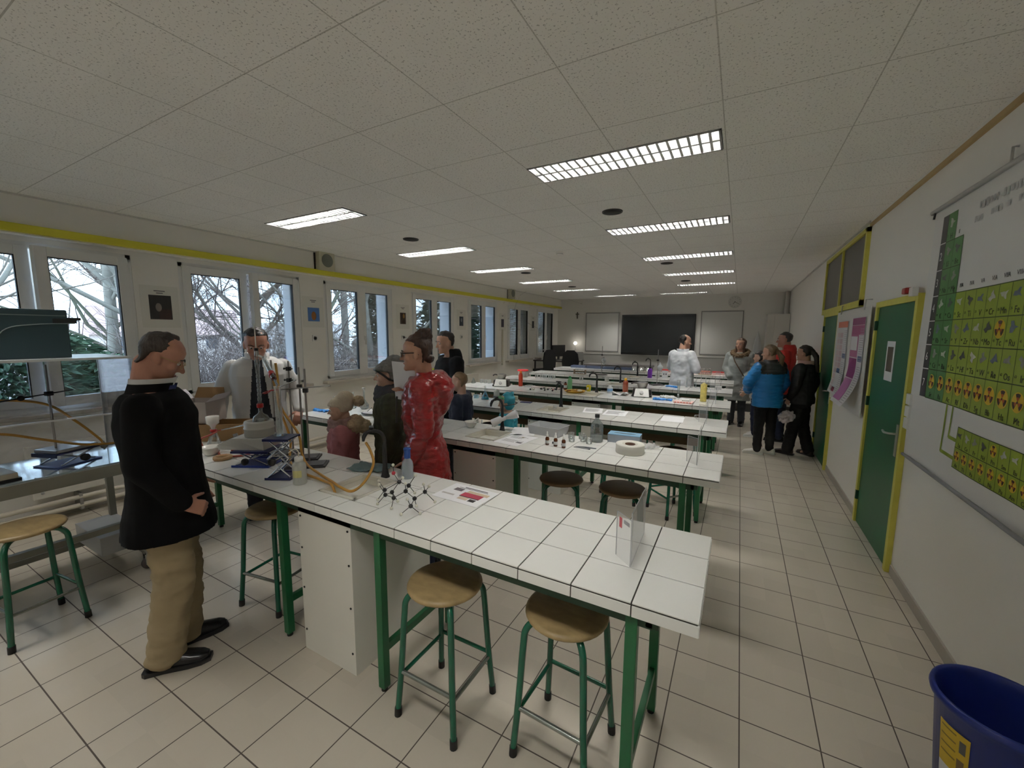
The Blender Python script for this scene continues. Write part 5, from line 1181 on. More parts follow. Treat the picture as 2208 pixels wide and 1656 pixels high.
head_details(r_,Hm,s,BLK,LIP); hair_cap(r_,Hm,s,DBR,front=lambda z:.075 if z>.06 else (.02 if z>.02 else -.03),low=-.05,puff=.010,extra=lambda mb,P:(capsule(mb,P(0,-.10,.04),.035*s,P(0,-.16,-.05),.038*s,DBR,10),capsule(mb,P(0,-.16,-.05),.038*s,P(0,-.19,-.27),.022*s,DBR,10)))
m=MB(); cc=q['U'](0,-.01,1.47); collar(m,(cc.x,cc.y),.075,.08,cc.z-.02,cc.z+.045,mat('pale_pink_collar',(.55,.33,.29),.8),open_=.35,th=.02,flare=.95); m.build('pink_collar',r_)
t=thing('crumpled_bag','crumpled translucent white plastic bag in the hand of the girl in black','bag',(.655,6.98,.49),.3)
m=MB(); m.sph((0,0,.10),.10,M_white,16,12,(1.1,.6,.9)); fuse(m,'bag_film',t,mat('crumpled_white_film',(.60,.53,.54),.3),.008,1,.5,wrinkle=(.03,22))
# ============================================================ THINGS ON THE BENCHES
Z=ZT+.0008
GL=glassy('laboratory_glass',(.93,.97,.97),.03,.55,.90)
GL2=glassy('clear_acrylic',(.97,.98,1.),.02,.35,.93)
FROST=mat('frosted_plastic',(.68,.70,.66),.35,alpha=.62)
CLR=mat('clear_water',(.80,.86,.86),.08,alpha=.35)
PORC=mat('white_porcelain',(.74,.73,.69),.2,coat=.3)
CORK=mat('tan_cork',(.36,.22,.11),.8,noise=(60,.25))
BLUE=mat('blue_enamelled_plate',(.012,.035,.22),.35,noise=(8,.2))
DBLUE=mat('dark_blue_plate',(.010,.014,.075),.35)
STL=mat('polished_steel_bars',(.62,.64,.66),.16,metal=1.)
IRON=mat('black_cast_iron_base',(.03,.03,.033),.5,noise=(9,.3))
ROD=mat('grey_steel_rod',(.32,.31,.30),.3,metal=1.)
HOSE=mat('amber_rubber_hose',(.50,.27,.055),.45)
RRED=mat('red_rubber_hose',(.32,.05,.03),.5)
REDP=mat('red_plastic_clip',(.35,.01,.01),.35)
CARD=mat('brown_cardboard',(.25,.15,.065),.85,noise=(5,.12))
CARDI=mat('grey_white_cardboard',(.40,.36,.34),.85)
BGLOVE=mat('blue_nitrile_glove',(.03,.22,.62),.45,bump=(30,.5,.004))
AMB=mat('amber_glass',(.10,.025,.006),.12,coat=.5)
def vessel(name,label,cat,x,y,prof,m,group=None,n=20,z=None,rz=0.,fill=None,fillm=None,part='glass_wall',extras=()):
    t=thing(name,label,cat,(x,y,Z if z is None else z),rz,group)
    MB().lathe(prof,m,n).build(part,t)
    if fill: MB().lathe(fill,fillm,n).build('liquid',t)
    for nm,pr,mm in extras: MB().lathe(pr,mm,n).build(nm,t)
    return t
# --- porcelain mortar with pestle
def mortar(x,y,rz,label,s=1.):
    t=thing('mortar',label,'mortar',(x,y,Z),rz,'porcelain mortars'); 
    MB().lathe([(0,0),(.032*s,0),(.036*s,.006*s),(.05*s,.022*s),(.062*s,.05*s),(.066*s,.056*s),(.060*s,.055*s),(.046*s,.026*s),(.02*s,.012*s),(0,.011*s)],PORC,24).build('bowl',t)
    MB().tube([(-.015*s,0,.022*s),(.02*s,.0,.045*s),(.08*s,.005,.080*s)],[.013*s,.007*s,.0065*s],PORC,10).build('pestle',t)
mortar(-3.20,1.44,.9,'white porcelain mortar and pestle at the left end of the nearest bench',1.05)
mortar(-2.12,3.07,.9,'white porcelain mortar and pestle beside the sink of the second bench',.95)
t=thing('cork_ring','flat tan cork ring in front of the blue lab jack','cork ring',(-3.02,1.425,Z)); MB().lathe([(.030,.0),(.052,0),(.056,.005),(.056,.018),(.052,.022),(.036,.022),(.028,.010)],CORK,28,closed=True).build('ring',t)
# --- filtration: flask, funnel, red hose, clamp
t=thing('filter_flask','conical side-arm filter flask in front of the cardboard boxes','flask',(-3.43,1.57,Z))
MB().lathe([(0,.001),(.047,0),(.050,.006),(.022,.098),(.019,.108),(.019,.125),(.022,.128)],GL,24).cyl((.018,0,.108),(.05,.0,.116),.005,GL,n=8).build('glass_wall',t)
t=thing('buchner_funnel','white porcelain Buchner funnel set in the neck of the filter flask','funnel',(-3.43,1.57,Z+.112))
MB().lathe([(.009,-.045),(.010,0),(.013,.028),(.020,.045),(.036,.058),(.041,.062),(.043,.115),(.040,.115),(.038,.066),(0,.064)],PORC,24).build('bowl',t)
MB().lathe([(.010,-.012),(.020,-.004),(.022,.014),(.012,.016)],REDP,16).build('rubber_cone',t)
t=thing('red_hose','red rubber hose coiled between the flask and the heater','hose',(0,0,0))
MB().tube(catmull([(-3.378,1.57,1.012),(-3.40,1.53,.99),(-3.47,1.50,.955),(-3.40,1.49,.905),(-3.28,1.52,.903),(-3.14,1.46,.905),(-3.06,1.45,.903),(-2.99,1.49,.903),(-2.96,1.56,.903),(-3.06,1.62,.903),(-3.16,1.55,.906)],8),.0065,RRED,8).build('tubing',t)
# --- cardboard boxes
def obox(name,label,x,y,rz,w,d,h,m,mi,flaps=(),z=None,lab=None):
    t=thing(name,label,'box',(x,y,Z if z is None else z),rz,'cardboard boxes on the nearest bench'); b=MB(); e=.004
    b.box(-w/2,w/2,-d/2,d/2,0,e,m).box(-w/2,w/2,-d/2,-d/2+e,0,h,m).box(-w/2,w/2,d/2-e,d/2,0,h,m).box(-w/2,-w/2+e,-d/2,d/2,0,h,m).box(w/2-e,w/2,-d/2,d/2,0,h,m); b.build('box_body',t)
    for (sx,sy,a,L,mm) in flaps:
        f=MB()
        if sx: 
            p0=Vector((sx*w/2,0,h)); q=p0+Vector((sx*L*math.cos(a),0,L*math.sin(a))); f.add([p0+Vector((0,-d/2,0)),p0+Vector((0,d/2,0)),q+Vector((0,d/2-.02,0)),q+Vector((0,-d/2+.02,0))],[(0,1,2,3)],mm).add([p0+Vector((sx*.003,-d/2,0)),p0+Vector((sx*.003,d/2,0)),q+Vector((sx*.003,d/2-.02,0)),q+Vector((sx*.003,-d/2+.02,0))],[(3,2,1,0)],mm)
        else:
            p0=Vector((0,sy*d/2,h)); q=p0+Vector((0,sy*L*math.cos(a),L*math.sin(a))); f.add([p0+Vector((-w/2,0,0)),p0+Vector((w/2,0,0)),q+Vector((w/2-.02,0,0)),q+Vector((-w/2+.02,0,0))],[(0,1,2,3)],mm).add([p0+Vector((-w/2,sy*.003,0)),p0+Vector((w/2,sy*.003,0)),q+Vector((w/2-.02,sy*.003,0)),q+Vector((-w/2+.02,sy*.003,0))],[(3,2,1,0)],mm)
        f.build('flap',t)
    if lab: lab(t)
    return t
mlab=mat('dull_red_print',(.35,.06,.08),.7)
obox('cardboard_box','long brown open cardboard box behind the filter flask',-3.62,1.73,.62,.40,.22,.135,CARD,CARDI,[(-1,0,-.9,.07,CARD)])
def l2(t): MB().box(-.10,-.045,-.1215,-.1200,.07,.082,mlab).build('printed_label',t)
obox('cardboard_box','grey-white cardboard box with red print and open flaps, on top of the brown box',-3.80,1.66,.55,.25,.24,.17,CARDI,CARDI,[(-1,0,1.0,.09,mat('white_flap',(.66,.66,.72),.7)),(1,0,.7,.09,mat('white_flap')),(0,1,1.3,.09,CARD)],z=Z+.1365,lab=l2)
# --- lab jacks
def jack(x,y,rz,w,d,h,tiers,base,plate,label):
    t=thing('lab_jack',label,'lab jack',(x,y,Z),rz,'scissor lab jacks')
    def pl(z,m): return MB().box(-w/2,w/2,-d/2,d/2,z,z+.006,m,bev=.002).box(-w/2,w/2,-d/2,-d/2+.004,z-.008,z+.004,m).box(-w/2,w/2,d/2-.004,d/2,z-.008,z+.004,m)
    MB().box(-w/2,w/2,-d/2,d/2,.0,.006,base,bev=.002).box(-w/2,w/2,-d/2,-d/2+.004,0,.014,base).box(-w/2,w/2,d/2-.004,d/2,0,.014,base).build('base_plate',t); pl(h-.006,plate).build('top_plate',t)
    z0,z1=.012,h-.012; th=(z1-z0)/tiers; hw=w*.40
    for s in (-1,1):
        y_=s*(d/2-.018)
        for k in range(tiers):
            a,b=z0+k*th,z0+(k+1)*th
            MB().tube([(-hw,y_,a),(hw,y_,b)],.0048,STL,6).build('scissor_arm',t); MB().tube([(hw,y_-.010*s,a),(-hw,y_-.010*s,b)],.0048,STL,6).build('scissor_arm',t)
    m=MB()
    for k in range(tiers+1):
        for sx in (-1,1): m.cyl((sx*hw,-d/2+.012,z0+k*th),(sx*hw,d/2-.012,z0+k*th),.0035,STL,n=6)
    m.build('cross_pins',t)
    k=MB(); zz=z0+th*(1 if tiers>1 else .5); k.cyl((-hw,0,zz),(hw+.05,0,zz),.0035,STL,n=6); k.build('screw',t)
    kn=MB(); kn.lathe([(0,0),(.020,0),(.022,.004),(.022,.018),(.018,.022),(0,.022)],M_black,12,M=T(0,-d/2-.03,zz,0,PI/2)).cyl((0,-d/2-.03,zz),(0,0,zz),.004,STL); kn.build('knob',t)
    return t
jack(-2.72,1.50,.48,.24,.20,.105,1,BLUE,DBLUE,'low blue scissor jack under the grey heating mantle')
jack(-2.34,1.425,.50,.15,.14,.245,2,DBLUE,DBLUE,'tall dark blue scissor jack under the measuring cylinder')
# --- heater on the low jack
GREY=mat('grey_instrument_plastic',(.36,.36,.33),.4); LG=mat('light_grey_instrument_plastic',(.50,.50,.47),.4)
t=thing('heating_mantle','grey round heating mantle on a sloped control base, standing on the low blue jack','heating mantle',(-2.75,1.51,Z+.1058),.48)
b=MB(); b.add([(-.20,-.085,0),(.10,-.095,0),(.10,.095,0),(-.20,.085,0),(-.21,-.08,.028),(-.11,-.09,.075),(.095,-.09,.075),(.095,.09,.075),(-.11,.09,.075),(-.21,.08,.028)],[(3,2,1,0),(0,1,6,5,4),(3,9,8,7,2),(1,2,7,6),(0,4,9,3),(4,5,8,9),(5,6,7,8)],LG); b.build('control_base',t)
b=MB(); b.add([(-.205,-.070,.0345),(-.12,-.078,.0735),(-.12,.078,.0735),(-.205,.07,.0345)],[(0,1,2,3)],mat('blue_grey_control_panel',(.16,.20,.30),.3)); b.build('control_panel',t)
MB().cyl((-.165,.035,.055),(-.172,.035,.075),.014,GREY).build('dial',t)
MB().lathe([(0,.076),(.082,.076),(.086,.08),(.086,.125),(.089,.127),(.089,.133),(.086,.135),(.086,.165),(.083,.175),(.070,.178),(.060,.170),(.045,.14),(0,.13)],LG,32,x=.02).build('mantle_cup',t)
# --- glassware of the still
fx,fy=-2.725,1.53
t=thing('round_flask','round-bottomed glass flask sunk in the heating mantle','flask',(fx,fy,Z+.24))
MB().lathe([(0,0),(.03,.006),(.05,.028),(.052,.045),(.04,.07),(.018,.085),(.012,.095),(.012,.135),(.014,.137)],GL,24).build('glass_wall',t); MB().lathe([(0,.004),(.03,.010),(.046,.03),(.046,.036),(0,.036)],mat('dark_liquid',(.10,.08,.05),.1),20).build('liquid',t)
t=thing('distilling_column','glass distilling column standing in the flask, with dark joint','glass column',(fx,fy,Z+.38))
prof=[(.010,-.02),(.012,.0)]; 
for k in range(7): prof+=[(.012,.02+.03*k),(.009,.027+.03*k),(.012,.034+.03*k)]
prof+=[(.012,.24),(.0155,.26),(.0155,.29),(.012,.30)]
MB().lathe(prof,GL,16).build('glass_wall',t); MB().lathe([(.0165,-.015),(.020,-.012),(.020,.010),(.0165,.013)],REDP,14).build('joint_clip',t)
t=thing('still_head','glass still head with a downward side arm on top of the column','glassware',(fx,fy,Z+.66))
MB().lathe([(.0125,-.01),(.013,.0),(.013,.075),(.0105,.085)],GL,16).tube([(.01,.006,.045),(.035,.02,.035)],.008,GL,10).build('glass_wall',t); MB().lathe([(.0,.095),(.0125,.093),(.0125,.078),(.011,.076)],M_black,12).build('thermometer_cap',t)
t=thing('thermometer','long white thermometer standing in the top of the still','thermometer',(fx,fy,Z+.70)); MB().cyl((0,0,0),(-.002,0,.205),.0038,mat('white_thermometer_stem',(.75,.74,.72),.3),n=8).sph((-.002,0,.205),.0045,M_white,8,6).build('stem',t)
c0=Vector((fx+.035,fy+.02,Z+.695)); c1=Vector((-2.40,1.455,Z+.545))
t=thing('condenser','sloping glass condenser leading down from the still to the measuring cylinder','condenser',c0)
m=MB(); d=c1-c0; m.cyl((0,0,0),d,.0065,GL,n=10,cap=False).cyl(d*.12,d*.80,.015,GL,n=14,cap=False).tube([d*.75,d*.75+Vector((0,0,.03))],.005,GL,8).tube([d*.2,d*.2+Vector((0,0,.03)),d*.2+Vector((-.02,.02,.035))],.005,GL,8); m.build('glass_wall',t); MB().cyl(d*.58,d*.68,.019,REDP,n=12).build('clamp_grip',t)
t=thing('measuring_cylinder','tall glass measuring cylinder on the tall blue jack','measuring cylinder',(-2.36,1.43,Z+.2458))
m=MB(); m.prism([(.036*math.cos(PI/3*k),.036*math.sin(PI/3*k)) for k in range(6)],0,.008,GL); m.lathe([(0,.008),(.018,.010),(.018,.29),(.021,.295)],GL,18); m.build('glass_wall',t)
m=MB()
for k in range(20): m.add([(.0183*math.cos(a),.0183*math.sin(a),.03+.0125*k) for a in (-2.0,-1.8,-1.6,-1.4)]+[(.0183*math.cos(a),.0183*math.sin(a),.0315+.0125*k) for a in (-2.0,-1.8,-1.6,-1.4)],[(0,1,5,4),(1,2,6,5),(2,3,7,6)] if k%5==0 else [(1,2,6,5)],mat('white_scale_marks',(.7,.7,.7),.5))
m.build('scale_marks',t)
# --- stands with rods
def stand(x,y,rz,h,label,bw=.12,bd=.20,group='iron retort stands',rodx=0.,rody=.07):
    t=thing('retort_stand',label,'retort stand',(x,y,Z),rz,group)
    MB().prism([(-bw/2,-bd/2),(bw/2,-bd/2),(bw/2,bd/2),(-bw/2,bd/2)],0,.012,IRON).box(-bw/2+.012,bw/2-.012,-bd/2+.012,bd/2-.012,.012,.018,IRON,bev=.003).build('base',t)
    MB().cyl((rodx,rody,.015),(rodx,rody,h),.006,ROD,n=10).build('rod',t); return t
def boss(t,z,rody=.07,rodx=0.):
    MB().box(rodx-.012,rodx+.012,rody-.016,rody+.016,z-.014,z+.014,M_black,bev=.005).cyl((rodx-.03,rody,z),(rodx+.03,rody,z),.0045,M_black).sph((rodx-.034,rody,z),.008,M_black,8,6,(.5,1.3,1)).build('boss_head',t)
s=stand(-2.88,1.66,.35,.66,'thin dark retort stand left of the heating mantle'); boss(s,.235)
s=stand(-2.755,1.70,.35,.655,'retort stand right behind the glass column',rody=.08); boss(s,.60,.08); boss(s,.52,.08)
s=stand(-2.565,1.70,-.85,.625,'retort stand with black base plate behind the measuring cylinder',.13,.22,rody=.0,rodx=-.02); boss(s,.495,.0,-.02)
s=stand(-2.40,1.62,-.85,.625,'retort stand with black base plate between the hoses and the cloth',.13,.24,rody=.0,rodx=-.05); boss(s,.485,.0,-.05)
def rodthing(label,p0,p1,name='laboratory_clamp'):
    t=thing(name,label,'clamp',p0,0,'clamp arms of the still'); d=Vector(p1)-Vector(p0)
    MB().cyl((0,0,0),d,.0045,STL,n=8).build('arm_rod',t)
    g=MB(); n=d.normalized(); s=n.cross(Vector((0,0,1)))
    g.tube([(0,0,0),-n*.02+s*.014,-n*.045+s*.016,-n*.055+s*.006],.003,REDP,6).tube([(0,0,0),-n*.02-s*.014,-n*.045-s*.016,-n*.055-s*.006],.003,REDP,6); g.build('jaw',t); return t
rodthing('clamp arm holding the filter flask, fixed to the thin dark stand',(-3.375,1.60,Z+.123),(-2.90,1.72,Z+.235))
rodthing('long clamp arm with red jaws holding the condenser, reaching out right past the stands',(-2.54,1.55,Z+.615-.12),(-2.27,1.72,Z+.52))
rodthing('short red-jawed clamp arm holding the glass column',(-2.715,1.60,Z+.60-.13),(-2.74,1.80,Z+.52))
# --- hoses
t=thing('amber_hose','amber rubber hose running from the still across the tiles and up to the tap','hose',(0,0,0))
MB().tube(catmull([(-2.60,1.575,1.555),(-2.585,1.572,1.47),(-2.575,1.57,1.37),(-2.565,1.574,1.266),(-2.503,1.594,1.171),(-2.453,1.61,1.088),(-2.42,1.60,.98),(-2.33,1.575,.925),(-2.168,1.541,.905),(-1.987,1.49,.906),(-1.86,1.445,.912),(-1.80,1.47,.895),(-1.792,1.55,.925),(-1.792,1.615,1.008),(-1.835,1.635,1.075),(-1.872,1.637,1.118)],8),.0075,HOSE,10).build('tubing',t)
t=thing('amber_hose','second amber rubber hose draining into the near edge of the sink','hose',(0,0,0))
MB().tube(catmull([(-2.68,1.60,1.44),(-2.66,1.62,1.25),(-2.60,1.64,1.05),(-2.55,1.60,.93),(-2.42,1.54,.905),(-2.252,1.50,.905),(-2.134,1.488,.905),(-2.034,1.474,.906),(-1.95,1.452,.912),(-1.915,1.445,.88),(-1.90,1.445,.83)],8),.0075,HOSE,10).build('tubing',t)
# --- bottles
t=thing('wash_bottle','translucent white wash bottle with curved spout in front of the hoses','bottle',(-2.15,1.40,Z),2.2)
MB().lathe([(0,.001),(.033,0),(.037,.005),(.037,.105),(.034,.118),(.022,.128),(.020,.132)],FROST,24).build('bottle_body',t); MB().lathe([(0,.158),(.019,.158),(.023,.154),(.023,.132),(0,.130)],M_white,20).build('cap',t)
MB().tube(catmull([(0,0,.156),(0,.0,.185),(0,.012,.200),(0,.030,.198),(0,.055,.180)],5),[.003]*15+[.0028]*6,mat('ivory_spout',(.66,.64,.50),.4),8).build('spout',t)
MB().add([(.0372*math.cos(a),.0372*math.sin(a),z) for z in (.045,.085) for a in [k*.2-1.2 for k in range(8)]],[(k,k+1,k+9,k+8) for k in range(7)],mat('faded_yellow_label',(.58,.56,.25),.6),True,Matrix.Rotation(-2.2-.5,4,'Z')).build('label_print',t)
t=thing('blue_capped_bottle','clear glass bottle with a tall blue cap beside the woman in red','bottle',(-1.683,1.775,Z))
MB().lathe([(0,.001),(.030,0),(.033,.004),(.033,.085),(.030,.10),(.018,.118),(.016,.125)],mat('filled_clear_bottle',(.55,.62,.70),.1,alpha=.5),24).build('bottle_body',t); MB().lathe([(.0185,.122),(.0185,.168),(.022,.172),(.022,.182),(0,.184)],mat('royal_blue_cap',(.02,.08,.35),.35),20).build('cap',t)
t=thing('small_funnel','small clear plastic funnel beside the tap of the nearest bench','funnel',(-1.735,1.79,Z)); MB().lathe([(.034,.0),(.034,.002),(.008,.035),(.005,.06)],GL2,18).build('cone',t)
t=thing('bulb_pipette_filler','dark green rubber filler bulb beside the tap of the nearest bench','rubber bulb',(-1.765,1.84,Z)); MB().sph((0,0,.026),.026,mat('dark_green_rubber',(.02,.11,.05),.4),14,10).build('bulb',t)
# --- cloth
def sheet_cloth(name,label,cat,x,y,rz,w,d,m,amp,seed,th=.004,grp=None,n=18):
    from mathutils import noise as _n
    t=thing(name,label,cat,(x,y,Z),rz,grp); vs=[]
    for i in range(n+1):
        for j in range(n+1):
            u,v=i/n-.5,j/n-.5; edge=1+.12*_n.noise(Vector((u*5+seed,v*5,1)))
            vs.append((u*w*edge,v*d*edge,.001+th+amp*max(0,.35+_n.noise(Vector((u*3.5+seed,v*3.5,seed*1.3)))+.4*_n.noise(Vector((u*8,v*8,seed))))))
    N=len(vs); b=[(x_,y_,max(z_-th,0.)) for x_,y_,z_ in vs]; fs=[]
    for i in range(n):
        for j in range(n):
            a=i*(n+1)+j; fs.append((a,a+n+1,a+n+2,a+1)); fs.append((N+a,N+a+1,N+a+n+2,N+a+n+1))
    for k in range(n):
        for (a,c) in ((k,k+1),((k+1)*(n+1)-1 if False else n*(n+1)+k+1,n*(n+1)+k)): fs.append((a,c,N+c,N+a))
        a,c=k*(n+1),(k+1)*(n+1); fs.append((c,a,N+a,N+c)); a,c=k*(n+1)+n,(k+1)*(n+1)+n; fs.append((a,c,N+c,N+a))
    MB().add(vs+b,fs,m,True).build('fabric',t); return t
sheet_cloth('cloth','crumpled grey-teal cloth behind the sink of the nearest bench','cloth',-2.00,1.785,.3,.24,.15,mat('grey_teal_cloth',(.13,.19,.20),.85,bump=(60,.4,.004)),.022,3.1)
# --- the molecule model: black carbon, white hydrogen, red oxygen balls
A={'O':(-1.4535,1.4348,1.0676),'c1':(-1.3992,1.4164,1.0385),'c2':(-1.5074,1.4252,.974),'c3':(-1.4403,1.4076,.9819),'c4':(-1.4868,1.4087,.9584),'c5':(-1.423,1.4006,.9588),'c6':(-1.3548,1.4119,1.0022),'c7':(-1.3512,1.4302,1.025),'c8':(-1.3046,1.4172,.9745),'c9':(-1.3109,1.4985,.9777),'c10':(-1.3171,1.4033,.9392),'h0':(-1.4607,1.4402,1.106),'h1':(-1.5603,1.4372,1.0068),'h2':(-1.5609,1.4274,.9117),'h3':(-1.5345,1.4147,1.0008),'h4':(-1.539,1.405,.903),'h5':(-1.441,1.401,.903),'h6':(-1.4073,1.4105,.9419),'h7':(-1.3914,1.4323,1.0555),'h8':(-1.3653,1.422,1.0345),'h9':(-1.3352,1.4603,1.0695),'h10':(-1.3394,1.4567,.9824),'h11':(-1.2951,1.4184,.9391),'h12':(-1.3145,1.4932,1.0182),'h13':(-1.293,1.508,1.006),'h14':(-1.285,1.54,.94),'h15':(-1.3325,1.3976,.9717),'h16':(-1.352,1.374,.903),'h17':(-1.279,1.424,.903)}
A['h14']=(-1.2686,1.5217,.9275)
Bd='O-c1 O-h0 c1-c2 c1-c3 c1-c7 c1-h7 c2-c4 c2-h1 c2-h2 c3-c4 c3-c5 c3-h6 c4-c5 c4-h3 c4-h4 c5-h5 c5-c6 c6-c7 c6-h8 c6-c8 c7-h9 c7-h10 c8-c9 c8-c10 c8-h11 c9-h12 c9-h13 c9-h14 c10-h15 c10-h16 c10-h17'.split()
t=thing('molecule_model','ball-and-stick molecule model of black, white and one red ball on the nearest bench','molecule model',(-1.42,1.42,Z))
o_=Vector((-1.42,1.42,Z)); MBK=mat('black_atom_ball',(.012,.012,.012),.3); MWH=mat('ivory_atom_ball',(.66,.66,.56),.35); MRD=mat('red_atom_ball',(.42,.02,.04),.3)
for k_,p in A.items():
    m=MB(); c=k_[0]; m.sph(Vector(p)-o_,.0108 if c=='c' else (.0098 if c=='O' else .0078),MBK if c=='c' else (MRD if c=='O' else MWH),12,8); m.build({'c':'carbon_ball','O':'oxygen_ball','h':'hydrogen_ball'}[c],t)
m=MB()
for b_ in Bd:
    a,c=b_.split('-'); m.cyl(Vector(A[a])-o_,Vector(A[c])-o_,.0017,mat('dark_bond_stick',(.03,.028,.026),.4),n=6)
m.build('bond_sticks',t)
# --- printed sheets
INK=mat('printing_ink_grey',(.10,.10,.12),.8)
def sheet(x,y,rz,label,w=.21,h=.297,lines=True,art=None,z=None,m=None,grp='paper sheets on the benches'):
    t=thing('paper_sheet',label,'paper sheet',(x,y,Z if z is None else z),rz,grp)
    MB().box(-w/2,w/2,-h/2,h/2,0,.0012,m or M_paper).build('sheet',t)
    if lines:
        b=MB(); rng=random.Random(int(abs(x*1000)))
        for k in range(13):
            yy=h*.32-k*h*.048
            if 4<k<8 and art: continue
            L=w*rng.uniform(.5,.8); b.box(-w*.4,-w*.4+L,yy,yy+.003,.0012,.0016,INK)
        b.build('printed_text',t)
    if art: art(t,w,h)
    return t
def art1(t,w,h):
    b=MB(); 
    for (x0,x1,y0,y1,n_,c) in ((-.10,-.045,.02,.055,'grey_photo_print',(.13,.11,.13)),(-.01,.125,.02,.05,'cream_print',(.62,.50,.36)),(-.02,.105,-.025,.022,'crimson_print',(.42,.05,.09)),(-.02,.105,-.032,-.025,'black_print_bar',(.03,.03,.03)),(-.01,.05,-.065,-.035,'beige_print',(.60,.50,.38)),(.06,.10,-.068,-.040,'black_print_bar',(.03,.03,.03)),(-.13,-.05,-.045,-.03,'pale_grey_print',(.5,.48,.48))): b.box(x0,x1,y0,y1,.0012,.0018,mat(n_,c,.5))
    b.box(-.06,.09,.075,.083,.0012,.0017,INK).box(-.09,.10,.064,.068,.0012,.0017,INK); b.build('printed_picture',t)
sheet(-1.235,1.735,-.05,'landscape sheet with crimson and black picture blocks beside the molecule model',.297,.21,False,art1)
def art2(t,w,h): MB().box(-.01,.015,.085,.105,.0012,.0017,mat('small_dark_print',(.2,.18,.10),.6)).box(.045,.095,-.08,-.045,.0012,.0017,mat('dark_grey_print',(.08,.08,.09),.6)).build('printed_picture',t)
sheet(-1.54,2.875,-.12,'portrait sheet with a small dark picture beside the second bench sink',.23,.32,True,art2)
sheet(-1.40,4.44,.25,'left printed sheet on the third bench'); sheet(-1.14,4.42,.1,'right printed sheet on the third bench',.24,.30)
sheet(-.55,4.40,.05,'plain white sheet toward the aisle end of the third bench',.21,.297,False)
# --- acrylic stands
def acryl(x,y,rz,label,first=True,grp='clear folded acrylic stands at the aisle ends'):
    t=thing('acrylic_stand',label,'acrylic stand',(x,y,Z),rz,grp); sm_=mat('greyed_acrylic',(.60,.61,.63),.15,alpha=.46); K=Matrix.Rotation(R(-44),4,'Z'); W=.095
    if not first: sm_=mat('faint_acrylic',(.62,.63,.65),.12,alpha=.16)  # larger panels are clear; their grey reflection is put into the colour
    MB().box(0,.003,0,.30,0,.21,sm_).build('clear_panel',t); MB().box(-W,0,0,.003,0,.18,mat('clear_pale_acrylic',(.75,.76,.78),.1,alpha=.13),M=K).build('clear_panel',t)
    e=MB(); em=mat('bright_acrylic_edge',(.72,.74,.76),.2,alpha=.55); e.box(-.001,.004,-.001,.004,0,.21,em).box(0,.003,.297,.30,0,.21,em).box(0,.003,0,.30,.2085,.21,em).box(-W,0,0,.003,.1785,.18,em,M=K).box(-W,-W+.002,0,.003,0,.18,em,M=K); e.build('panel_edge',t)
    if first:
        p=MB(); p.box(-.075,-.058,-.0015,-.0005,.125,.165,mat('red_sticker_print',(.60,.12,.14),.5),M=K).box(-.045,-.01,-.0015,-.0005,.150,.165,mat('grey_sticker_print',(.35,.35,.38),.5),M=K); p.build('sticker',t)
    return t
acryl(-.305,1.47,.03,'clear L-shaped acrylic stand with a red sticker, on the nearest bench')
for k,(x,y) in enumerate([(-.20,2.90),(-.24,4.33),(-.22,5.60),(-.30,7.02),(-.28,8.30)]): acryl(x,y,.02,'clear acrylic stand at the aisle end of the %s bench'%('second','third','fourth','fifth','sixth')[k],False)
# ---------------- bench 2
BY2=BY[1]
def amber(x,y,label):
    t=thing('dropper_bottle',label,'bottle',(x,y,Z),0,'amber dropper bottles'); MB().lathe([(0,0),(.0145,0),(.0155,.003),(.0155,.052),(.012,.060),(.008,.064),(.008,.068)],AMB,16).build('bottle_body',t)
    MB().lathe([(.0158,.014),(.0158,.038)],M_paper,16).build('paper_label',t); MB().lathe([(.010,.066),(.010,.082),(.006,.084),(.0055,.105),(0,.108)],M_white,12).build('dropper_cap',t)
amber(-1.262,2.865,'amber dropper bottle, left of the three on the second bench'); amber(-1.19,2.86,'amber dropper bottle, middle of the three on the second bench'); amber(-1.12,2.85,'amber dropper bottle, right of the three on the second bench')
for k,(x,y) in enumerate([(-1.235,2.925),(-1.155,2.915)]):
    t=thing('rubber_stopper','small black rubber stopper %s amber bottles'%('between the left and middle','between the middle and right')[k],'stopper',(x,y,Z),0,'black stoppers'); MB().lathe([(0,0),(.011,0),(.009,.014),(0,.014)],M_black,12).build('plug',t)
def glasscup(x,y,label,r=.025,h=.05,grp='small glass beakers on the second bench',m=None,z=None):
    t=thing('glass_beaker',label,'beaker',(x,y,Z if z is None else z),0,grp); MB().lathe([(0,.002),(r*.9,0),(r,.004),(r,h),(r*1.08,h+.002)],m or GL,18).build('glass_wall',t); MB().lathe([(r*1.0,h),(r*1.10,h+.001),(r*1.10,h+.004),(r*1.0,h+.004)],mat('glass_rim_highlight',(.7,.72,.72),.2,alpha=.6),18).build('rim',t); return t
for k,(x,y) in enumerate([(-1.17,3.14),(-1.09,3.17),(-1.13,3.05),(-1.05,3.10),(-.99,3.06)]): glasscup(x,y,'small clear beaker behind the amber bottles, %s'%('back left','back right','front left','front middle','front right')[k],.024,.045)
t=thing('tweezers','long dark steel tweezers on the second bench','tweezers',(-.975,2.935,Z),.08); MB().tube([(-.08,.0,.003),(0,.006,.004),(.08,.002,.003)],[.001,.003,.0035],mat('dark_steel',(.08,.10,.12),.35,metal=.6),6).tube([(-.08,-.001,.003),(0,-.006,.004),(.08,-.001,.003)],[.001,.003,.0035],mat('dark_steel'),6).build('arms',t)
t=thing('spatula','thin dark steel spatula beside the tweezers','spatula',(-.99,2.905,Z),-.03); MB().tube([(-.07,0,.002),(.04,0,.002),(.06,0,.002)],[.0022,.0022,.005],mat('dark_steel'),6).build('blade',t)
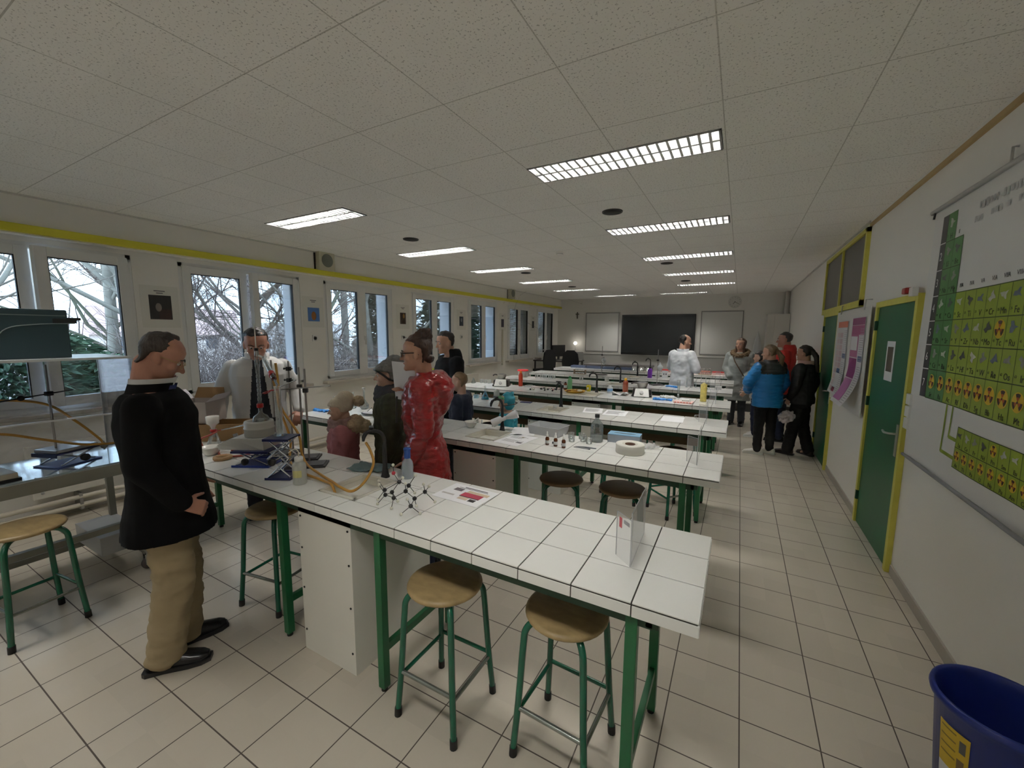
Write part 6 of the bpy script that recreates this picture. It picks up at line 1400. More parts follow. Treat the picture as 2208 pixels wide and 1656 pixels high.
t=thing('large_bottle','large clear glass bottle with black cap, half full, on the second bench','bottle',(-.96,3.16,Z)); MB().lathe([(0,.001),(.046,0),(.051,.006),(.051,.125),(.046,.145),(.020,.178),(.016,.185),(.016,.20)],GL,28).build('bottle_body',t); MB().lathe([(0,.004),(.046,.004),(.047,.055),(0,.055)],CLR,24).build('liquid',t); MB().lathe([(.0185,.196),(.0185,.220),(.016,.223),(0,.223)],M_black,18).build('cap',t)
t=thing('tissue_box','blue and grey tissue box with a dark slot, on the second bench','box',(-.76,3.26,Z),.06); MB().box(-.125,.125,-.06,.06,0,.062,mat('grey_blue_box_side',(.30,.34,.40),.5),bev=.002).box(-.125,.125,-.06,.06,.062,.068,mat('sky_blue_box_top',(.20,.38,.56),.5),bev=.002).build('box_body',t); MB().prism([(.085*math.cos(2*PI*k/18),.010*math.sin(2*PI*k/18)) for k in range(18)],.068,.0688,M_black).build('slot',t)
t=thing('paper_roll','large white roll of paper lying flat on the second bench','paper roll',(-.655,2.985,Z)); MB().lathe([(.035,0),(.100,0),(.102,.003),(.102,.062),(.100,.065),(.055,.064)],mat('roll_paper_white',(.72,.71,.66),.8),36).build('paper_coil',t); MB().lathe([(.035,0),(.053,0),(.055,.064),(.035,.060)],mat('roll_inner_paper',(.66,.64,.58),.8),28).build('inner_layers',t); MB().lathe([(.0,.012),(.034,.012),(.034,.060),(.037,.063)],mat('brown_card_core',(.13,.07,.05),.8),24).build('core',t)
t=thing('plastic_bag','small crumpled clear plastic bag behind the paper roll','bag',(-.545,3.16,Z)); m=MB(); m.sph((0,0,.02),.045,M_white,14,10,(1.3,.9,.5)); fuse(m,'bag_film',t,mat('clear_film',(.75,.75,.76),.2,alpha=.4),.007,1,.5,wrinkle=(.022,35))
def tray(x,y,rz,w,d,h,m,label,name='plastic_tray'):
    t=thing(name,label,'tray',(x,y,Z),rz); b=MB(); k=.012
    P0=[(-w/2+k,-d/2+k,0),(w/2-k,-d/2+k,0),(w/2-k,d/2-k,0),(-w/2+k,d/2-k,0)]; P1=[(-w/2,-d/2,h),(w/2,-d/2,h),(w/2,d/2,h),(-w/2,d/2,h)]
    b.add(P0+P1,[(3,2,1,0),(0,1,5,4),(1,2,6,5),(2,3,7,6),(3,0,4,7)],m); b.add([(p[0]*.98,p[1]*.98,p[2]+.002) for p in P0+P1],[(0,1,2,3),(4,5,1,0),(5,6,2,1),(6,7,3,2),(7,4,0,3)],m); b.build('tray_body',t)
    r=MB()
    for a,c in zip(P1,P1[1:]+P1[:1]): r.tube([a,c],.003,m,6)
    r.build('rim',t); return t
MT=mat('milky_plastic_tray',(.62,.64,.66),.25,alpha=.62)
tray(-1.40,3.20,-.10,.30,.20,.075,MT,'milky clear plastic tray behind the papers on the second bench')
sheet(-1.62,3.16,.35,'white sheet lying between the sink and the plastic tray',.21,.297,False)
t=thing('white_scoop','white plastic double scoop hung over the tap of the second bench','scoop',(-1.80,3.10,Z+.06),.4)
SC=mat('white_scoop_plastic',(.72,.73,.75),.35)
MB().tube([(-.09,0,.0),(-.02,0,.04),(.03,0,.055)],[.038,.030,.016],SC,16,cap=False).tube([(.03,0,.055),(.08,0,.075),(.13,0,.095)],[.016,.032,.040],SC,16,cap=False).add([(-.06+.03*math.cos(a)*0-.03,.034*math.sin(a),.0+.034*math.cos(a)) for a in [2*PI*k/12 for k in range(12)]],[list(range(12))],mat('grey_scoop_hollow',(.35,.36,.38),.5)).build('scoop_body',t)
for k,(x,y) in enumerate([(-2.165,3.26),(-2.115,3.25)]):
    t=thing('test_tube','white upright plastic tube by the teal-hooded child, %s one'%('left','right')[k],'tube',(x,y,Z),0,'white upright tubes'); MB().lathe([(0,0),(.007,0),(.008,.003),(.008,.035),(.006,.037),(0,.037)],M_white,12).build('tube_wall',t)
# left part of bench 2
def glove(x,y,rz,label,s=1.):
    t=thing('blue_glove',label,'glove',(x,y,Z),rz,'blue disposable gloves'); m=MB()
    m.sph((0,0,.012),.045*s,BGLOVE,14,8,(1.1,.8,.28))
    for k in range(5): 
        a=-.9+.4*k; capsule(m,(.03*s,0,.010),.011*s,(.03*s+.075*s*math.cos(a*.6),.07*s*math.sin(a),.008+.008*(k%2)),.008*s,BGLOVE,8)
    capsule(m,(-.03*s,0,.012),.018*s,(-.09*s,.01,.010),.022*s,BGLOVE,8)
    fuse(m,'glove_film',t,BGLOVE,.006,1,.5,wrinkle=(.006,50))
glove(-4.0+.05,2.86,.2,'blue glove lying at the left end of the second bench')
glove(-.84,5.62,.2,'blue gloves bunched on the front of the fourth bench',1.1); glove(-.92,7.10,2.5,'blue glove near the front edge of the fifth bench',1.0)
def volflask(x,y,s,label,grp='tall-necked glass flasks on the second bench',fill=None):
    t=thing('volumetric_flask',label,'flask',(x,y,Z),0,grp); MB().lathe([(0,.002),(.03*s,0),(.045*s,.02*s),(.045*s,.045*s),(.025*s,.075*s),(.009*s,.10*s),(.0085*s,.20*s),(.012*s,.205*s)],GL,20).build('glass_wall',t); MB().lathe([(.010*s,.195*s),(.014*s,.21*s),(.018*s,.215*s),(.012*s,.222*s),(0,.222*s)],mat('pale_stopper',(.62,.63,.60),.3,alpha=.8),12).build('stopper',t)
    if fill: MB().lathe([(0,.004),(.028*s,.003),(.042*s,.02*s),(.042*s,.04*s),(0,.042*s)],fill,18).build('liquid',t)
for k,(x,y,s) in enumerate([(-3.98,3.06,.62),(-3.90,3.13,.72),(-3.80,3.17,.84),(-3.66,3.20,1.1)]): volflask(x,y,s,'tall-necked glass flask on the second bench, %s in the row'%('smallest','second smallest','second tallest','tallest')[k])
t=thing('pencil_pouch','black and white soft pouch with a pair of glasses on the second bench','pouch',(-3.33,2.99,Z),.25); m=MB(); m.sph((0,0,.018),.10,M_black,18,10,(1.,.55,.2)); fuse(m,'pouch_body',t,mat('white_grey_pouch',(.45,.46,.50),.6),.008,2); MB().tube([(.10*math.cos(a),.055*math.sin(a),.020) for a in [2*PI*k/20 for k in range(20)]],.006,M_black,6,closed=True).build('zip_edge',t); MB().tube([(-.04,0,.035),(0,.02,.075),(.04,.0,.035)],.003,M_black,6).build('temple_wire',t)
# ---------------- bench 3
t=thing('blue_flask','conical glass flask of bright blue liquid on the third bench','flask',(-2.86,4.47,Z)); MB().lathe([(0,.001),(.05,0),(.054,.006),(.018,.09),(.012,.10),(.012,.175),(.015,.178)],GL,22).build('glass_wall',t); MB().lathe([(0,.004),(.049,.004),(.036,.038),(0,.038)],mat('bright_blue_liquid',(.02,.42,.68),.1),20).build('liquid',t)
glasscup(-3.02,4.50,'small beaker of pale blue liquid left of the blue flask',.035,.045,'beakers on the third bench',mat('pale_blue_glass',(.35,.60,.72),.15,alpha=.6))
t=thing('wall_plug_box','small white plastic gadget behind the pale blue beaker','gadget',(-3.02,4.60,Z)); MB().box(-.03,.03,-.02,.02,0,.03,M_white,bev=.006).sph((.01,0,.045),.014,M_white,10,8).build('shell',t)
t=thing('white_bottle','white plastic bottle right of the blue flask','bottle',(-2.74,4.56,Z)); MB().lathe([(0,0),(.036,0),(.038,.004),(.038,.10),(.034,.112),(.02,.118)],FROST,20).build('bottle_body',t); MB().lathe([(.024,.114),(.024,.135),(0,.137)],M_white,16).build('cap',t)
t=thing('meter_box','small cream meter with a green display on the third bench','meter',(-2.52,4.62,Z),.2); MB().box(-.055,.055,-.03,.03,0,.055,mat('cream_plastic',(.60,.60,.48),.4),bev=.01).build('case',t); MB().box(-.03,.035,-.032,-.0295,.015,.042,mat('olive_display',(.22,.26,.08),.3)).build('display',t)
t=thing('white_ball','small white ball on the third bench by the meter','ball',(-2.43,4.59,Z)); MB().sph((0,0,.010),.010,M_white,12,8).build('ball_surface',t)
t=thing('phone','dark blue phone lying on the third bench','phone',(-2.29,4.53,Z),.1); MB().box(-.07,.07,-.035,.035,0,.009,mat('dark_blue_phone_case',(.015,.02,.10),.4),bev=.003).build('case',t); MB().box(-.055,-.02,-.015,.02,.009,.0105,M_black).build('camera_bump',t)
t=thing('clear_cup','small clear plastic cup on its side near the aisle end of the third bench','cup',(-.35,4.55,Z)); MB().lathe([(0,0),(.018,0),(.024,.05),(.026,.05)],GL2,16,M=T(0,0,.024,.6,PI/2)).build('cup_wall',t)
glasscup(-1.82,4.33,'small glass on the third bench beside its sink',.02,.03,'beakers on the third bench')
# ---------------- bench 4
def mixer(x,y,rz,label):
    t=thing('kitchen_mixer',label,'kitchen mixer',(x,y,Z),rz,'black and white heating mixers'); wm=mat('white_mixer_plastic',(.68,.68,.66),.3); bm_=mat('black_mixer_plastic',(.025,.022,.022),.35)
    MB().box(-.125,.125,-.07,.12,.006,.105,bm_,bev=.03).box(-.135,.135,-.10,.12,.0,.03,bm_,bev=.012).build('base',t)
    MB().add([(-.10,-.135,.012),(.10,-.135,.012),(.085,-.07,.108),(-.085,-.07,.108),(-.10,-.11,.0),(.10,-.11,.0),(.085,-.03,.112),(-.085,-.03,.112)],[(0,1,2,3),(0,4,5,1),(3,2,6,7),(0,3,7,4),(1,5,6,2)],wm).build('front_panel',t)
    MB().cyl((.0,-.103,.055),(.0,-.118,.066),.024,mat('grey_mixer_dial',(.30,.30,.30),.35),n=18).build('dial',t)
    bs=mat('brushed_bowl_steel',(.36,.35,.33),.32,metal=.9)
    MB().lathe([(.050,.106),(.056,.110),(.068,.15),(.074,.185),(.078,.188),(.070,.188),(.0,.13)],bs,26,y=.03).build('bowl',t)
    MB().tube(catmull([(-.072,.03,.178),(-.115,.03,.182),(-.15,.03,.165)],4),[.011]*9,bm_,8).build('bowl_handle',t)
    MB().lathe([(.0,.198),(.04,.198),(.055,.192),(.074,.189)],mat('dark_clear_lid',(.10,.10,.10),.3),20,y=.03).build('lid',t)
mixer(-3.38,5.78,.35,'black and white mixer with steel bowl at the left of the fourth bench'); mixer(-1.15,5.84,.15,'black and white mixer with steel bowl right of the fourth bench sink')
def tallb(name,label,x,y,r,h,body,cap,cat='bottle',capm=None,shape=None,band=None,grp=None):
    t=thing(name,label,cat,(x,y,Z),0,grp); MB().lathe(shape or [(0,0),(r*.94,0),(r,.005),(r,h*.72),(r*.8,h*.80),(r*.45,h*.86),(r*.42,h*.9)],body,18).build('bottle_body',t); MB().lathe([(r*.55,h*.86),(r*.55,h*.97),(r*.3,h),(0,h)],cap,14).build('cap',t)
    if band: MB().lathe([(r*1.01,h*.25),(r*1.01,h*.6)],band,18).build('wrap_label',t)
    return t
rp=mat('deep_red_bottle',(.40,.035,.012),.35); op=mat('orange_cap',(.70,.20,.03),.4)
tallb('sauce_bottle','tall red squeeze bottle with orange cap on the left of the fourth bench',-3.10,5.92,.034,.25,rp,op)
tallb('sauce_bottle','brown-red squeeze bottle with yellow cap behind the right mixer',-1.40,5.92,.038,.23,mat('brown_red_bottle',(.24,.045,.018),.35),mat('amber_yellow_cap',(.70,.38,.02),.4),band=mat('dull_red_label',(.30,.09,.05),.5,noise=(60,.6)))
tallb('soap_bottle','green squeeze bottle behind the tap of the third bench',-2.25,5.93,.036,.21,mat('soft_green_bottle',(.18,.42,.20),.35),mat('deep_green_cap',(.02,.20,.07),.4))
tallb('small_bottle','small red-brown bottle with pale label in front of the green one',-2.31,5.90,.026,.12,mat('small_brown_bottle',(.20,.05,.02),.3),M_black,band=M_paper)
tallb('crisp_tube','pale yellow tube-shaped snack can printed with flowers, on the fourth bench',-.37,5.80,.040,.24,mat('yellow_printed_can',(.66,.55,.16),.45,noise=(26,.5)),mat('yellow_lid',(.66,.58,.25),.4),cat='can',shape=[(0,0),(.038,0),(.038,.005),(.038,.22),(.036,.224)])
tallb('white_bottle','small white bottle with blue band right of the fourth bench tap',-1.62,5.91,.040,.11,mat('white_blue_bottle',(.66,.70,.74),.35,alpha=.8),M_white,band=mat('light_blue_band',(.20,.36,.60),.5))
t=thing('yellow_cup','yellow lidded plastic cup behind the fourth bench sink','cup',(-1.95,5.93,Z)); MB().lathe([(0,0),(.030,0),(.036,.07),(.036,.078),(.028,.090),(.02,.094),(0,.094)],mat('bright_yellow_plastic',(.72,.60,.02),.35),18).build('cup_wall',t); MB().box(-.012,.012,-.0385,-.035,.03,.06,M_paper).build('label',t)
t=thing('yellow_tray','yellow tray of wrapped biscuits and sweets on the fourth bench','tray',(-2.08,5.70,Z),.15); MB().lathe([(0,0),(.12,0),(.15,.025),(.155,.026),(.12,.004),(0,.004)],mat('amber_yellow_tray',(.62,.38,.03),.4),28).build('dish',t)
rng=random.Random(2)
for k in range(7):
    u=thing('wrapped_sweet','wrapped sweet heaped in the yellow tray on the fourth bench','sweet',(-2.08+rng.uniform(-.08,.08),5.70+rng.uniform(-.06,.06),Z+.016+rng.uniform(.0,.02)),rng.uniform(0,3),'sweets in the yellow tray')
    m=MB(); mm=[mat('gold_wrapper',(.55,.34,.10),.35),mat('white_wrapper',(.70,.68,.62),.35),mat('brown_wrapper',(.25,.12,.05),.4)][k%3]; m.box(-.03,.03,-.014,.014,-.008,.012,mm,bev=.006).box(-.045,-.03,-.010,.010,.0,.003,mm).box(.03,.045,-.010,.010,.0,.003,mm); m.build('wrapper',u)
# clusters of loose model balls
for k in range(26):
    x=-2.86+rng.uniform(0,.48); y=5.62+rng.uniform(-.06,.22)
    u=thing('model_ball',('black','white','dark red')[k%3 if k%7==0 else k%2]+' model ball among the loose molecule pieces on the fourth bench','model ball',(x,y,Z),0,'loose %s model balls'%('black','white','dark red')[k%3 if k%7==0 else k%2])
    MB().sph((0,0,.014),.014,[MBK,MWH,MRD][k%3 if k%7==0 else k%2],8,6).build('ball_surface',u)
u=thing('pale_model_box','pale pink box lid full of molecule pieces on the fourth bench','box',(-2.62,5.86,Z)); MB().box(-.24,.24,-.05,.05,0,.022,mat('pale_pink_tray',(.62,.54,.52),.5),bev=.004).build('box_body',u)
sheet_cloth('white_cloth','crumpled white cloth right of the fourth bench sink','cloth',-1.44,5.80,.1,.22,.16,mat('white_cloth_stuff',(.66,.66,.67),.85),.045,7.7)
t=thing('strip_tray','pink-striped cardboard tray at the front of the fourth bench','tray',(-.58,5.57,Z),.0); MB().box(-.115,.115,-.07,.10,0,.010,mat('pale_pink_card',(.66,.45,.42),.6)).build('tray_body',t); m=MB(); 
for k in range(6): m.box(-.10+.035*k,-.08+.035*k,-.0715,-.06,.001,.0115,mat('coral_red_print',(.58,.12,.08),.6))
m.build('red_marks',t)
t=thing('plastic_cover','white plastic cover lying on the pink-striped tray','dish',(-.56,5.62,Z+.011)); MB().box(-.045,.045,-.03,.03,0,.02,M_white,bev=.006).box(-.06,.06,-.045,.045,0,.004,M_white).build('cover_shell',t)  # a loose white plastic lid, not a dish
t=thing('plastic_bag','crinkled clear bag of pipettes behind the blue gloves on the fourth bench','bag',(-.80,5.83,Z)); m=MB(); m.sph((0,0,.015),.08,M_white,14,10,(1.4,.8,.22)); fuse(m,'bag_film',t,mat('crinkled_clear_film',(.66,.68,.68),.2,alpha=.6),.008,1,.5,wrinkle=(.02,30))
t=thing('glass_cylinder','tall thin glass cylinder at the back of the fourth bench','measuring cylinder',(-.69,5.95,Z)); MB().lathe([(0,0),(.035,0),(.035,.004),(.016,.008),(.016,.24),(.019,.243)],GL,16).build('glass_wall',t)
t=thing('conical_flask','clear conical flask at the left end of the fourth bench','flask',(-3.98,5.85,Z)); MB().lathe([(0,.001),(.04,0),(.044,.006),(.015,.07),(.012,.09),(.014,.092)],GL,18).build('glass_wall',t)
for k,x in enumerate((-3.88,-3.80,-3.72)): glasscup(x,5.95,'clear beaker at the left end of the fourth bench, %s of three'%('left','middle','right')[k],.03,.06,'beakers at the left of the fourth bench')
t=thing('small_scale','flat white kitchen scale behind the red squeeze bottle','scale',(-2.93,5.91,Z),.1); MB().box(-.08,.08,-.06,.06,0,.018,mat('light_grey_scale',(.55,.56,.57),.4),bev=.006).build('scale_body',t); MB().lathe([(0,.019),(.05,.019),(.055,.025),(.05,.028),(0,.028)],GREY,18).build('pan',t)
# ---------------- bench 5
t=thing('red_lidded_tub','white tub with a bright red lid on the left of the fifth bench','tub',(-3.72,7.2,Z)); MB().lathe([(0,0),(.09,0),(.105,.12),(.108,.125)],FROST,24).build('tub_wall',t); MB().lathe([(.112,.118),(.112,.140),(.10,.146),(0,.146)],mat('bright_red_lid',(.60,.02,.03),.35),24).build('lid',t)
for k in range(5): glasscup(-3.42+.09*k,7.20+.02*(k%2),'clear glass beaker in the row on the fifth bench, %s from the left'%('first','second','third','fourth','fifth')[k],.032,.07,'beakers in a row on the fifth bench')
def sepstand(x,y,label,lab2,grp='stands with bulbous glass funnels'):
    s=stand(x,y,-.9,.60,label,.14,.21,grp,rody=.0); boss(s,.42,.0)
    t=thing('separating_funnel',lab2,'funnel',(x+.045,y-.02,Z+.26),0,'separating funnels'); MB().lathe([(.004,-.11),(.005,-.03),(.009,-.02),(.03,.0),(.048,.035),(.045,.06),(.02,.085),(.012,.095),(.012,.12),(.016,.122)],mat('thick_white_glass',(.62,.66,.68),.1,alpha=.55),18).build('glass_wall',t); MB().cyl((-.02,0,-.035),(.02,0,-.035),.006,M_white,n=8).build('stopcock',t); MB().cyl((0,0,.04),(-.05,.02,.07),.004,STL,n=6).build('clamp_bar',t)
sepstand(-1.19,7.25,'retort stand with black base near the man in the white coat','glass separating funnel on the stand of the fifth bench')
sepstand(-2.50,8.42,'retort stand with black base on the sixth bench','glass separating funnel on the stand of the sixth bench')
glasscup(-2.53,7.25,'glass beaker beside the tap of the fifth bench',.038,.06,'beakers by the fifth bench tap'); glasscup(-2.05,7.25,'white plastic beaker right of the tap of the fifth bench',.038,.07,'beakers by the fifth bench tap',FROST)
for k in range(5): 
    t=thing('glass_tube','slender clear glass tube standing on the fifth bench, %s of five'%('first','second','middle','fourth','last')[k],'tube',(-.72+.07*k,7.22,Z),0,'slender glass tubes'); MB().lathe([(0,0),(.022,0),(.006,.02),(.006,.16),(.009,.163)],GL,10).build('glass_wall',t)
t=thing('small_scale','black and white pocket scale on the fifth bench','scale',(-.42,7.16,Z)); MB().box(-.05,.05,-.035,.035,0,.018,M_white,bev=.004).box(-.03,.02,-.037,-.034,.003,.015,M_black).build('scale_body',t)
t=thing('white_carton','small white carton at the aisle end of the fifth bench','carton',(-.25,7.18,Z)); MB().box(-.045,.045,-.04,.04,0,.05,M_white,bev=.003).build('box_body',t)
# ---------------- bench 6 and 7
tallb('purple_bottle','purple spray bottle with dark trigger on the sixth bench',-1.52,8.4,.045,.22,mat('purple_bottle_plastic',(.16,.03,.36),.35),M_black)
glasscup(-1.38,8.42,'white plastic beaker right of the purple bottle',.04,.08,'beakers on the sixth bench',FROST)
t=thing('white_card','folded white card with printed marks standing on the sixth bench','card',(-1.24,8.42,Z),.1); MB().box(-.055,.055,0,.002,0,.15,M_paper).build('card_panel',t); MB().box(-.03,-.01,-.001,0,.07,.10,INK).box(.01,.03,-.001,0,.07,.10,INK).build('printed_mark',t)
t=thing('cork_pot','round tan cork pot on the sixth bench','pot',(-1.08,8.45,Z)); MB().lathe([(0,0),(.05,0),(.05,.06),(.045,.065),(0,.065)],CORK,18).build('pot_wall',t)
def rack(x,y,label):
    t=thing('test_tube_rack',label,'rack',(x,y,Z),0,'racks of test tubes'); w_=mat('pale_wood_rack',(.30,.22,.15),.6); MB().box(-.13,.13,-.035,.035,0,.012,w_).box(-.13,.13,-.035,.035,.06,.068,w_).box(-.13,-.12,-.035,.035,0,.10,w_).box(.12,.13,-.035,.035,0,.10,w_).build('rack_frame',t)
    for k in range(6): 
        u=thing('test_tube','glass test tube in the rack on the %s bench, %s from the left'%(label.split()[-2],('first','second','third','fourth','fifth','sixth')[k]),'tube',(x-.1+.04*k,y,Z+.012),0,'test tubes in the %s bench rack'%label.split()[-2]); MB().lathe([(0,.001),(.006,0),(.008,.01),(.008,.12),(.010,.122)],GL,10).build('glass_wall',u)
rack(-2.95,8.35,'low wooden rack of test tubes on the sixth bench'); rack(-.62,9.70,'low wooden rack of test tubes on the seventh bench')
for k,(x,m_) in enumerate([(-2.12,GL),(-1.95,GL),(-1.80,GL)]): glasscup(x,9.75,'large clear glass beaker on the farthest bench, %s of three'%('left','middle','right')[k],.055,.10,'large beakers on the farthest bench')
def redbox(x,y,k):
    t=thing('red_topped_case','red-topped storage case on the farthest bench, %s along the row'%('first','second','third','fourth','fifth')[k],'case',(x,y,Z),0,'red-topped cases'); MB().box(-.115,.115,-.08,.08,0,.04,mat('pale_pink_case',(.62,.42,.40),.5),bev=.004).build('case_body',t); MB().box(-.115,.115,-.08,.08,.04,.062,mat('red_case_lid',(.45,.03,.03),.4),bev=.004).build('lid',t)
for k in range(5): redbox(-1.45+.27*k,9.90,k)
def bluebox(x,y,k):
    t=thing('blue_crate','low blue crate on the farthest bench, %s along the row'%('first','second','third','fourth')[k],'crate',(x,y,Z),0,'low blue crates'); MB().box(-.19,.19,-.10,.10,0,.05,mat('muted_blue_crate',(.09,.12,.20),.5),bev=.004).build('crate_body',t); MB().box(-.18,.18,-.09,.09,.05,.056,mat('dark_blue_crate_lid',(.04,.06,.14),.5)).build('lid',t)
for k in range(4): bluebox(-3.55+.41*k,9.98,k)
# ============================================================ FAR LEFT CORNER: desk, chairs, monitor
t=thing('teacher_desk','dark desk with equipment in the far left corner on the platform','desk',(-4.75,11.72,.21)); dm=mat('dark_desk',(.05,.045,.045),.5)
MB().box(-.75,.6,-.40,.40,.70,.74,dm,bev=.004).build('desk_top',t)
for sx in (-.70,.55):
    for sy in (-.36,.36): MB().box(sx-.02,sx+.02,sy-.02,sy+.02,0,.70,dm).build('leg',t)
t=thing('monitor','black computer monitor seen edge-on on the corner desk','monitor',(-4.85,11.75,.95),1.15); MB().box(-.26,.26,-.02,.02,.10,.45,M_black,bev=.006).build('screen_casing',t); MB().box(-.03,.03,-.02,.02,.01,.12,M_black).box(-.12,.12,-.08,.08,0,.012,M_black).build('foot',t)
t=thing('document_camera','grey slatted device on the corner desk','device',(-4.30,11.80,.95),.1); MB().box(-.24,.22,-.03,.03,.02,.26,mat('grey_device',(.18,.18,.17),.5),bev=.008).box(-.2,.2,-.08,.08,0,.02,mat('grey_device')).build('casing',t)
t=thing('glass_lantern','small white frame case on the corner desk by the window','case',(-5.18,11.55,.95)); m=MB()
for sx in (-.09,.09):
    for sy in (-.09,.09): m.box(sx-.008,sx+.008,sy-.008,sy+.008,0,.30,M_white)
m.box(-.1,.1,-.1,.1,.29,.31,M_white).box(-.1,.1,-.1,.1,0,.02,M_white); m.build('case_frame',t)
t=thing('desk_lamp','small lit globe lamp against the far wall by the corner desk','lamp',(-4.85,13.2,.21)); MB().cyl((0,0,0),(0,0,1.18),.012,M_white).lathe([(0,0),(.12,0),(.12,.02),(0,.02)],M_white,18).build('stem',t); MB().sph((0,0,1.22),.055,mat('lit_globe',(1,1,1),.5,emit=(1,.93,.8,7.)),16,12).build('globe',t)
def ochair(x,y,rz,label,zb=.0,hb=1.0):
    t=thing('office_chair',label,'chair',(x,y,zb),rz,'black office chairs'); m=MB(); bk=mat('black_chair_fabric',(.008,.008,.009),.9)
    b=MB(); P=[(-.21,.0),(-.24,.25),(-.20,.47),(-.10,.56),(.10,.56),(.20,.47),(.24,.25),(.21,.0)]
    vs=[(x_,-.02,z_) for x_,z_ in P]+[(x_,.04,z_) for x_,z_ in P]; n=len(P); b.add(vs,[list(range(n)),list(range(n,2*n))[::-1]]+[(k,(k+1)%n,n+(k+1)%n,n+k) for k in range(n)][::1],bk,False,T(0,-.22,.52)); b.build('backrest',t)
    MB().box(-.24,.24,-.22,.24,.44,.52,bk,bev=.03).build('seat',t); MB().cyl((0,0,.08),(0,0,.44),.025,M_black).build('gas_column',t)
    for k in range(5):
        a=2*PI*k/5; MB().tube([(0,0,.09),(.28*math.cos(a),.28*math.sin(a),.06)],[.022,.014],M_black,6).sph((.28*math.cos(a),.28*math.sin(a),.028),.026,M_black,8,6).build('caster_arm',t)
ochair(-4.13,10.90+.08,.2,'black high-backed office chair right of the corner desk',.21); ochair(-4.95,10.93,1.2,'low black office chair in front of the corner desk',.21,.8)
t=thing('wooden_table','low brown table edge beside the platform behind the benches','table',(-2.9,11.35,.21)); MB().box(-.9,.9,-.3,.3,.66,.70,mat('grey_brown_table',(.16,.15,.15),.5),bev=.004).build('table_top',t)
for sx in (-.86,.86):
    for sy in (-.26,.26): MB().box(sx-.02,sx+.02,sy-.02,sy+.02,0,.66,M_steel).build('leg',t)
# ============================================================ MOBILE FUME HOOD on the left
t=thing('fume_hood','mobile glass fume hood with dark top unit at the left edge','fume hood',(-4.0,.60,0))
GR=mat('grey_hood_frame',(.22,.22,.19),.45); hx0,hx1,hy0,hy1=-.33,.30,-.85,.64
m=MB(); m.box(hx0,hx1,hy0,hy1,.765,.845,GR,bev=.004); m.build('apron',t)
MB().box(hx0+.01,hx1-.01,hy0+.01,hy1-.01,.845,.856,mat('reflective_work_surface',(.42,.52,.58),.06,coat=1.,metal=.35),bev=.002).build('work_surface',t)
for sx in (hx0+.03,hx1-.03):
    for sy in (hy0+.03,hy1-.03): MB().box(sx-.02,sx+.02,sy-.02,sy+.02,.16,.765,GR,bev=.003).build('leg',t)
m=MB(); m.box(hx1-.10,hx1-.06,hy0,hy1-.01,.36,.40,GR).box(hx0,hx0+.04,hy0,hy1,.12,.16,GR).box(hx0,hx1,hy1-.04,hy1,.12,.16,GR); m.build('cross_bar',t)
m=MB(); m.box(hx0,hx1-.15,hy1-.24,hy1-.01,.165,.30,mat('pale_grey_cabinet',(.42,.43,.44),.4),bev=.006); m.build('lower_box',t)
for sx,sy in ((hx0+.05,hy1-.03),(hx1-.05,hy1-.02),(hx0+.05,hy0+.05),(hx1-.05,hy0+.05)):
    c=MB(); c.lathe([(0,-.012),(.040,-.012),(.045,-.008),(.045,.008),(.040,.012),(0,.012)],mat('grey_rubber_wheel',(.10,.10,.10),.6),20,M=T(sx,sy,.046,0,0,PI/2)); co=c.build('caster_wheel',t)
    MB().box(sx-.022,sx-.016,sy-.025,sy+.025,.04,.13,STL).box(sx+.016,sx+.022,sy-.025,sy+.025,.04,.13,STL).box(sx-.022,sx+.022,sy-.025,sy+.025,.12,.14,STL).lathe([(0,-.02),(.010,-.02),(.010,.02),(0,.02)],STL,10,M=T(sx,sy,.046,0,0,PI/2)).build('fork',co)
gz0,gz1=.856,1.565
MB().box(hx0+.01,hx1-.01,hy1-.012,hy1-.006,gz0,gz1,GL2).build('side_pane',t); MB().box(hx0+.008,hx0+.014,hy0,hy1,gz0,gz1,GL2).build('back_pane',t); MB().box(hx1-.014,hx1-.008,hy0,hy1,gz0+.34,gz1,GL2).build('front_sash',t); MB().box(hx0+.01,hx1-.01,hy0+.006,hy0+.012,gz0,gz1,GL2).build('side_pane',t)
e=MB(); em=mat('pale_pane_edge',(.62,.65,.68),.25)
for (a,b_) in ((hx0+.011,hy1-.009),(hx1-.011,hy1-.009)): e.box(a-.005,a+.005,b_-.005,b_+.005,gz0,gz1,em)
e.box(hx0+.005,hx1-.005,hy0,hy1,gz1,gz1+.014,mat('pale_top_plate',(.60,.63,.65),.3)).box(hx1-.016,hx1-.006,hy0,hy1,gz0+.335,gz0+.345,em); e.build('pane_edge',t)
SL_=mat('dark_slate_casing',(.028,.055,.065),.4)
MB().box(hx0+.04,hx1-.12,hy0+.05,hy1-.27,gz1+.0145,1.885,SL_,bev=.01).build('top_unit',t)
m=MB(); m.tube(catmull([(hx1-.118,.02,1.585),(hx1-.118,.09,1.75),(hx1-.118,.22,1.79),(hx1-.118,.40,1.80)],6),.003,mat('grey_trim_curve',(.20,.24,.24),.4),6); m.box(hx1-.122,hx1-.118,hy0+.06,hy1-.28,1.845,1.850,mat('grey_trim_curve')); m.box(hx1-.124,hx1-.118,.30,.41,1.80,1.83,M_black).cyl((hx1-.2,hy1-.27,1.83),(hx1-.2,hy1-.19,1.83),.009,M_black); m.build('trim_line',t)
m=MB(); m.box(hx0+.30,hx1-.03,hy1-.004,hy1-.002,1.475,1.545,mat('dark_blue_grey_label',(.07,.10,.14),.5)); m.box(hx0+.32,hx1-.05,hy1-.0055,hy1-.004,1.505,1.511,mat('label_light_gap',(.45,.50,.55),.5)); m.build('warning_label',t)
ZH=.857
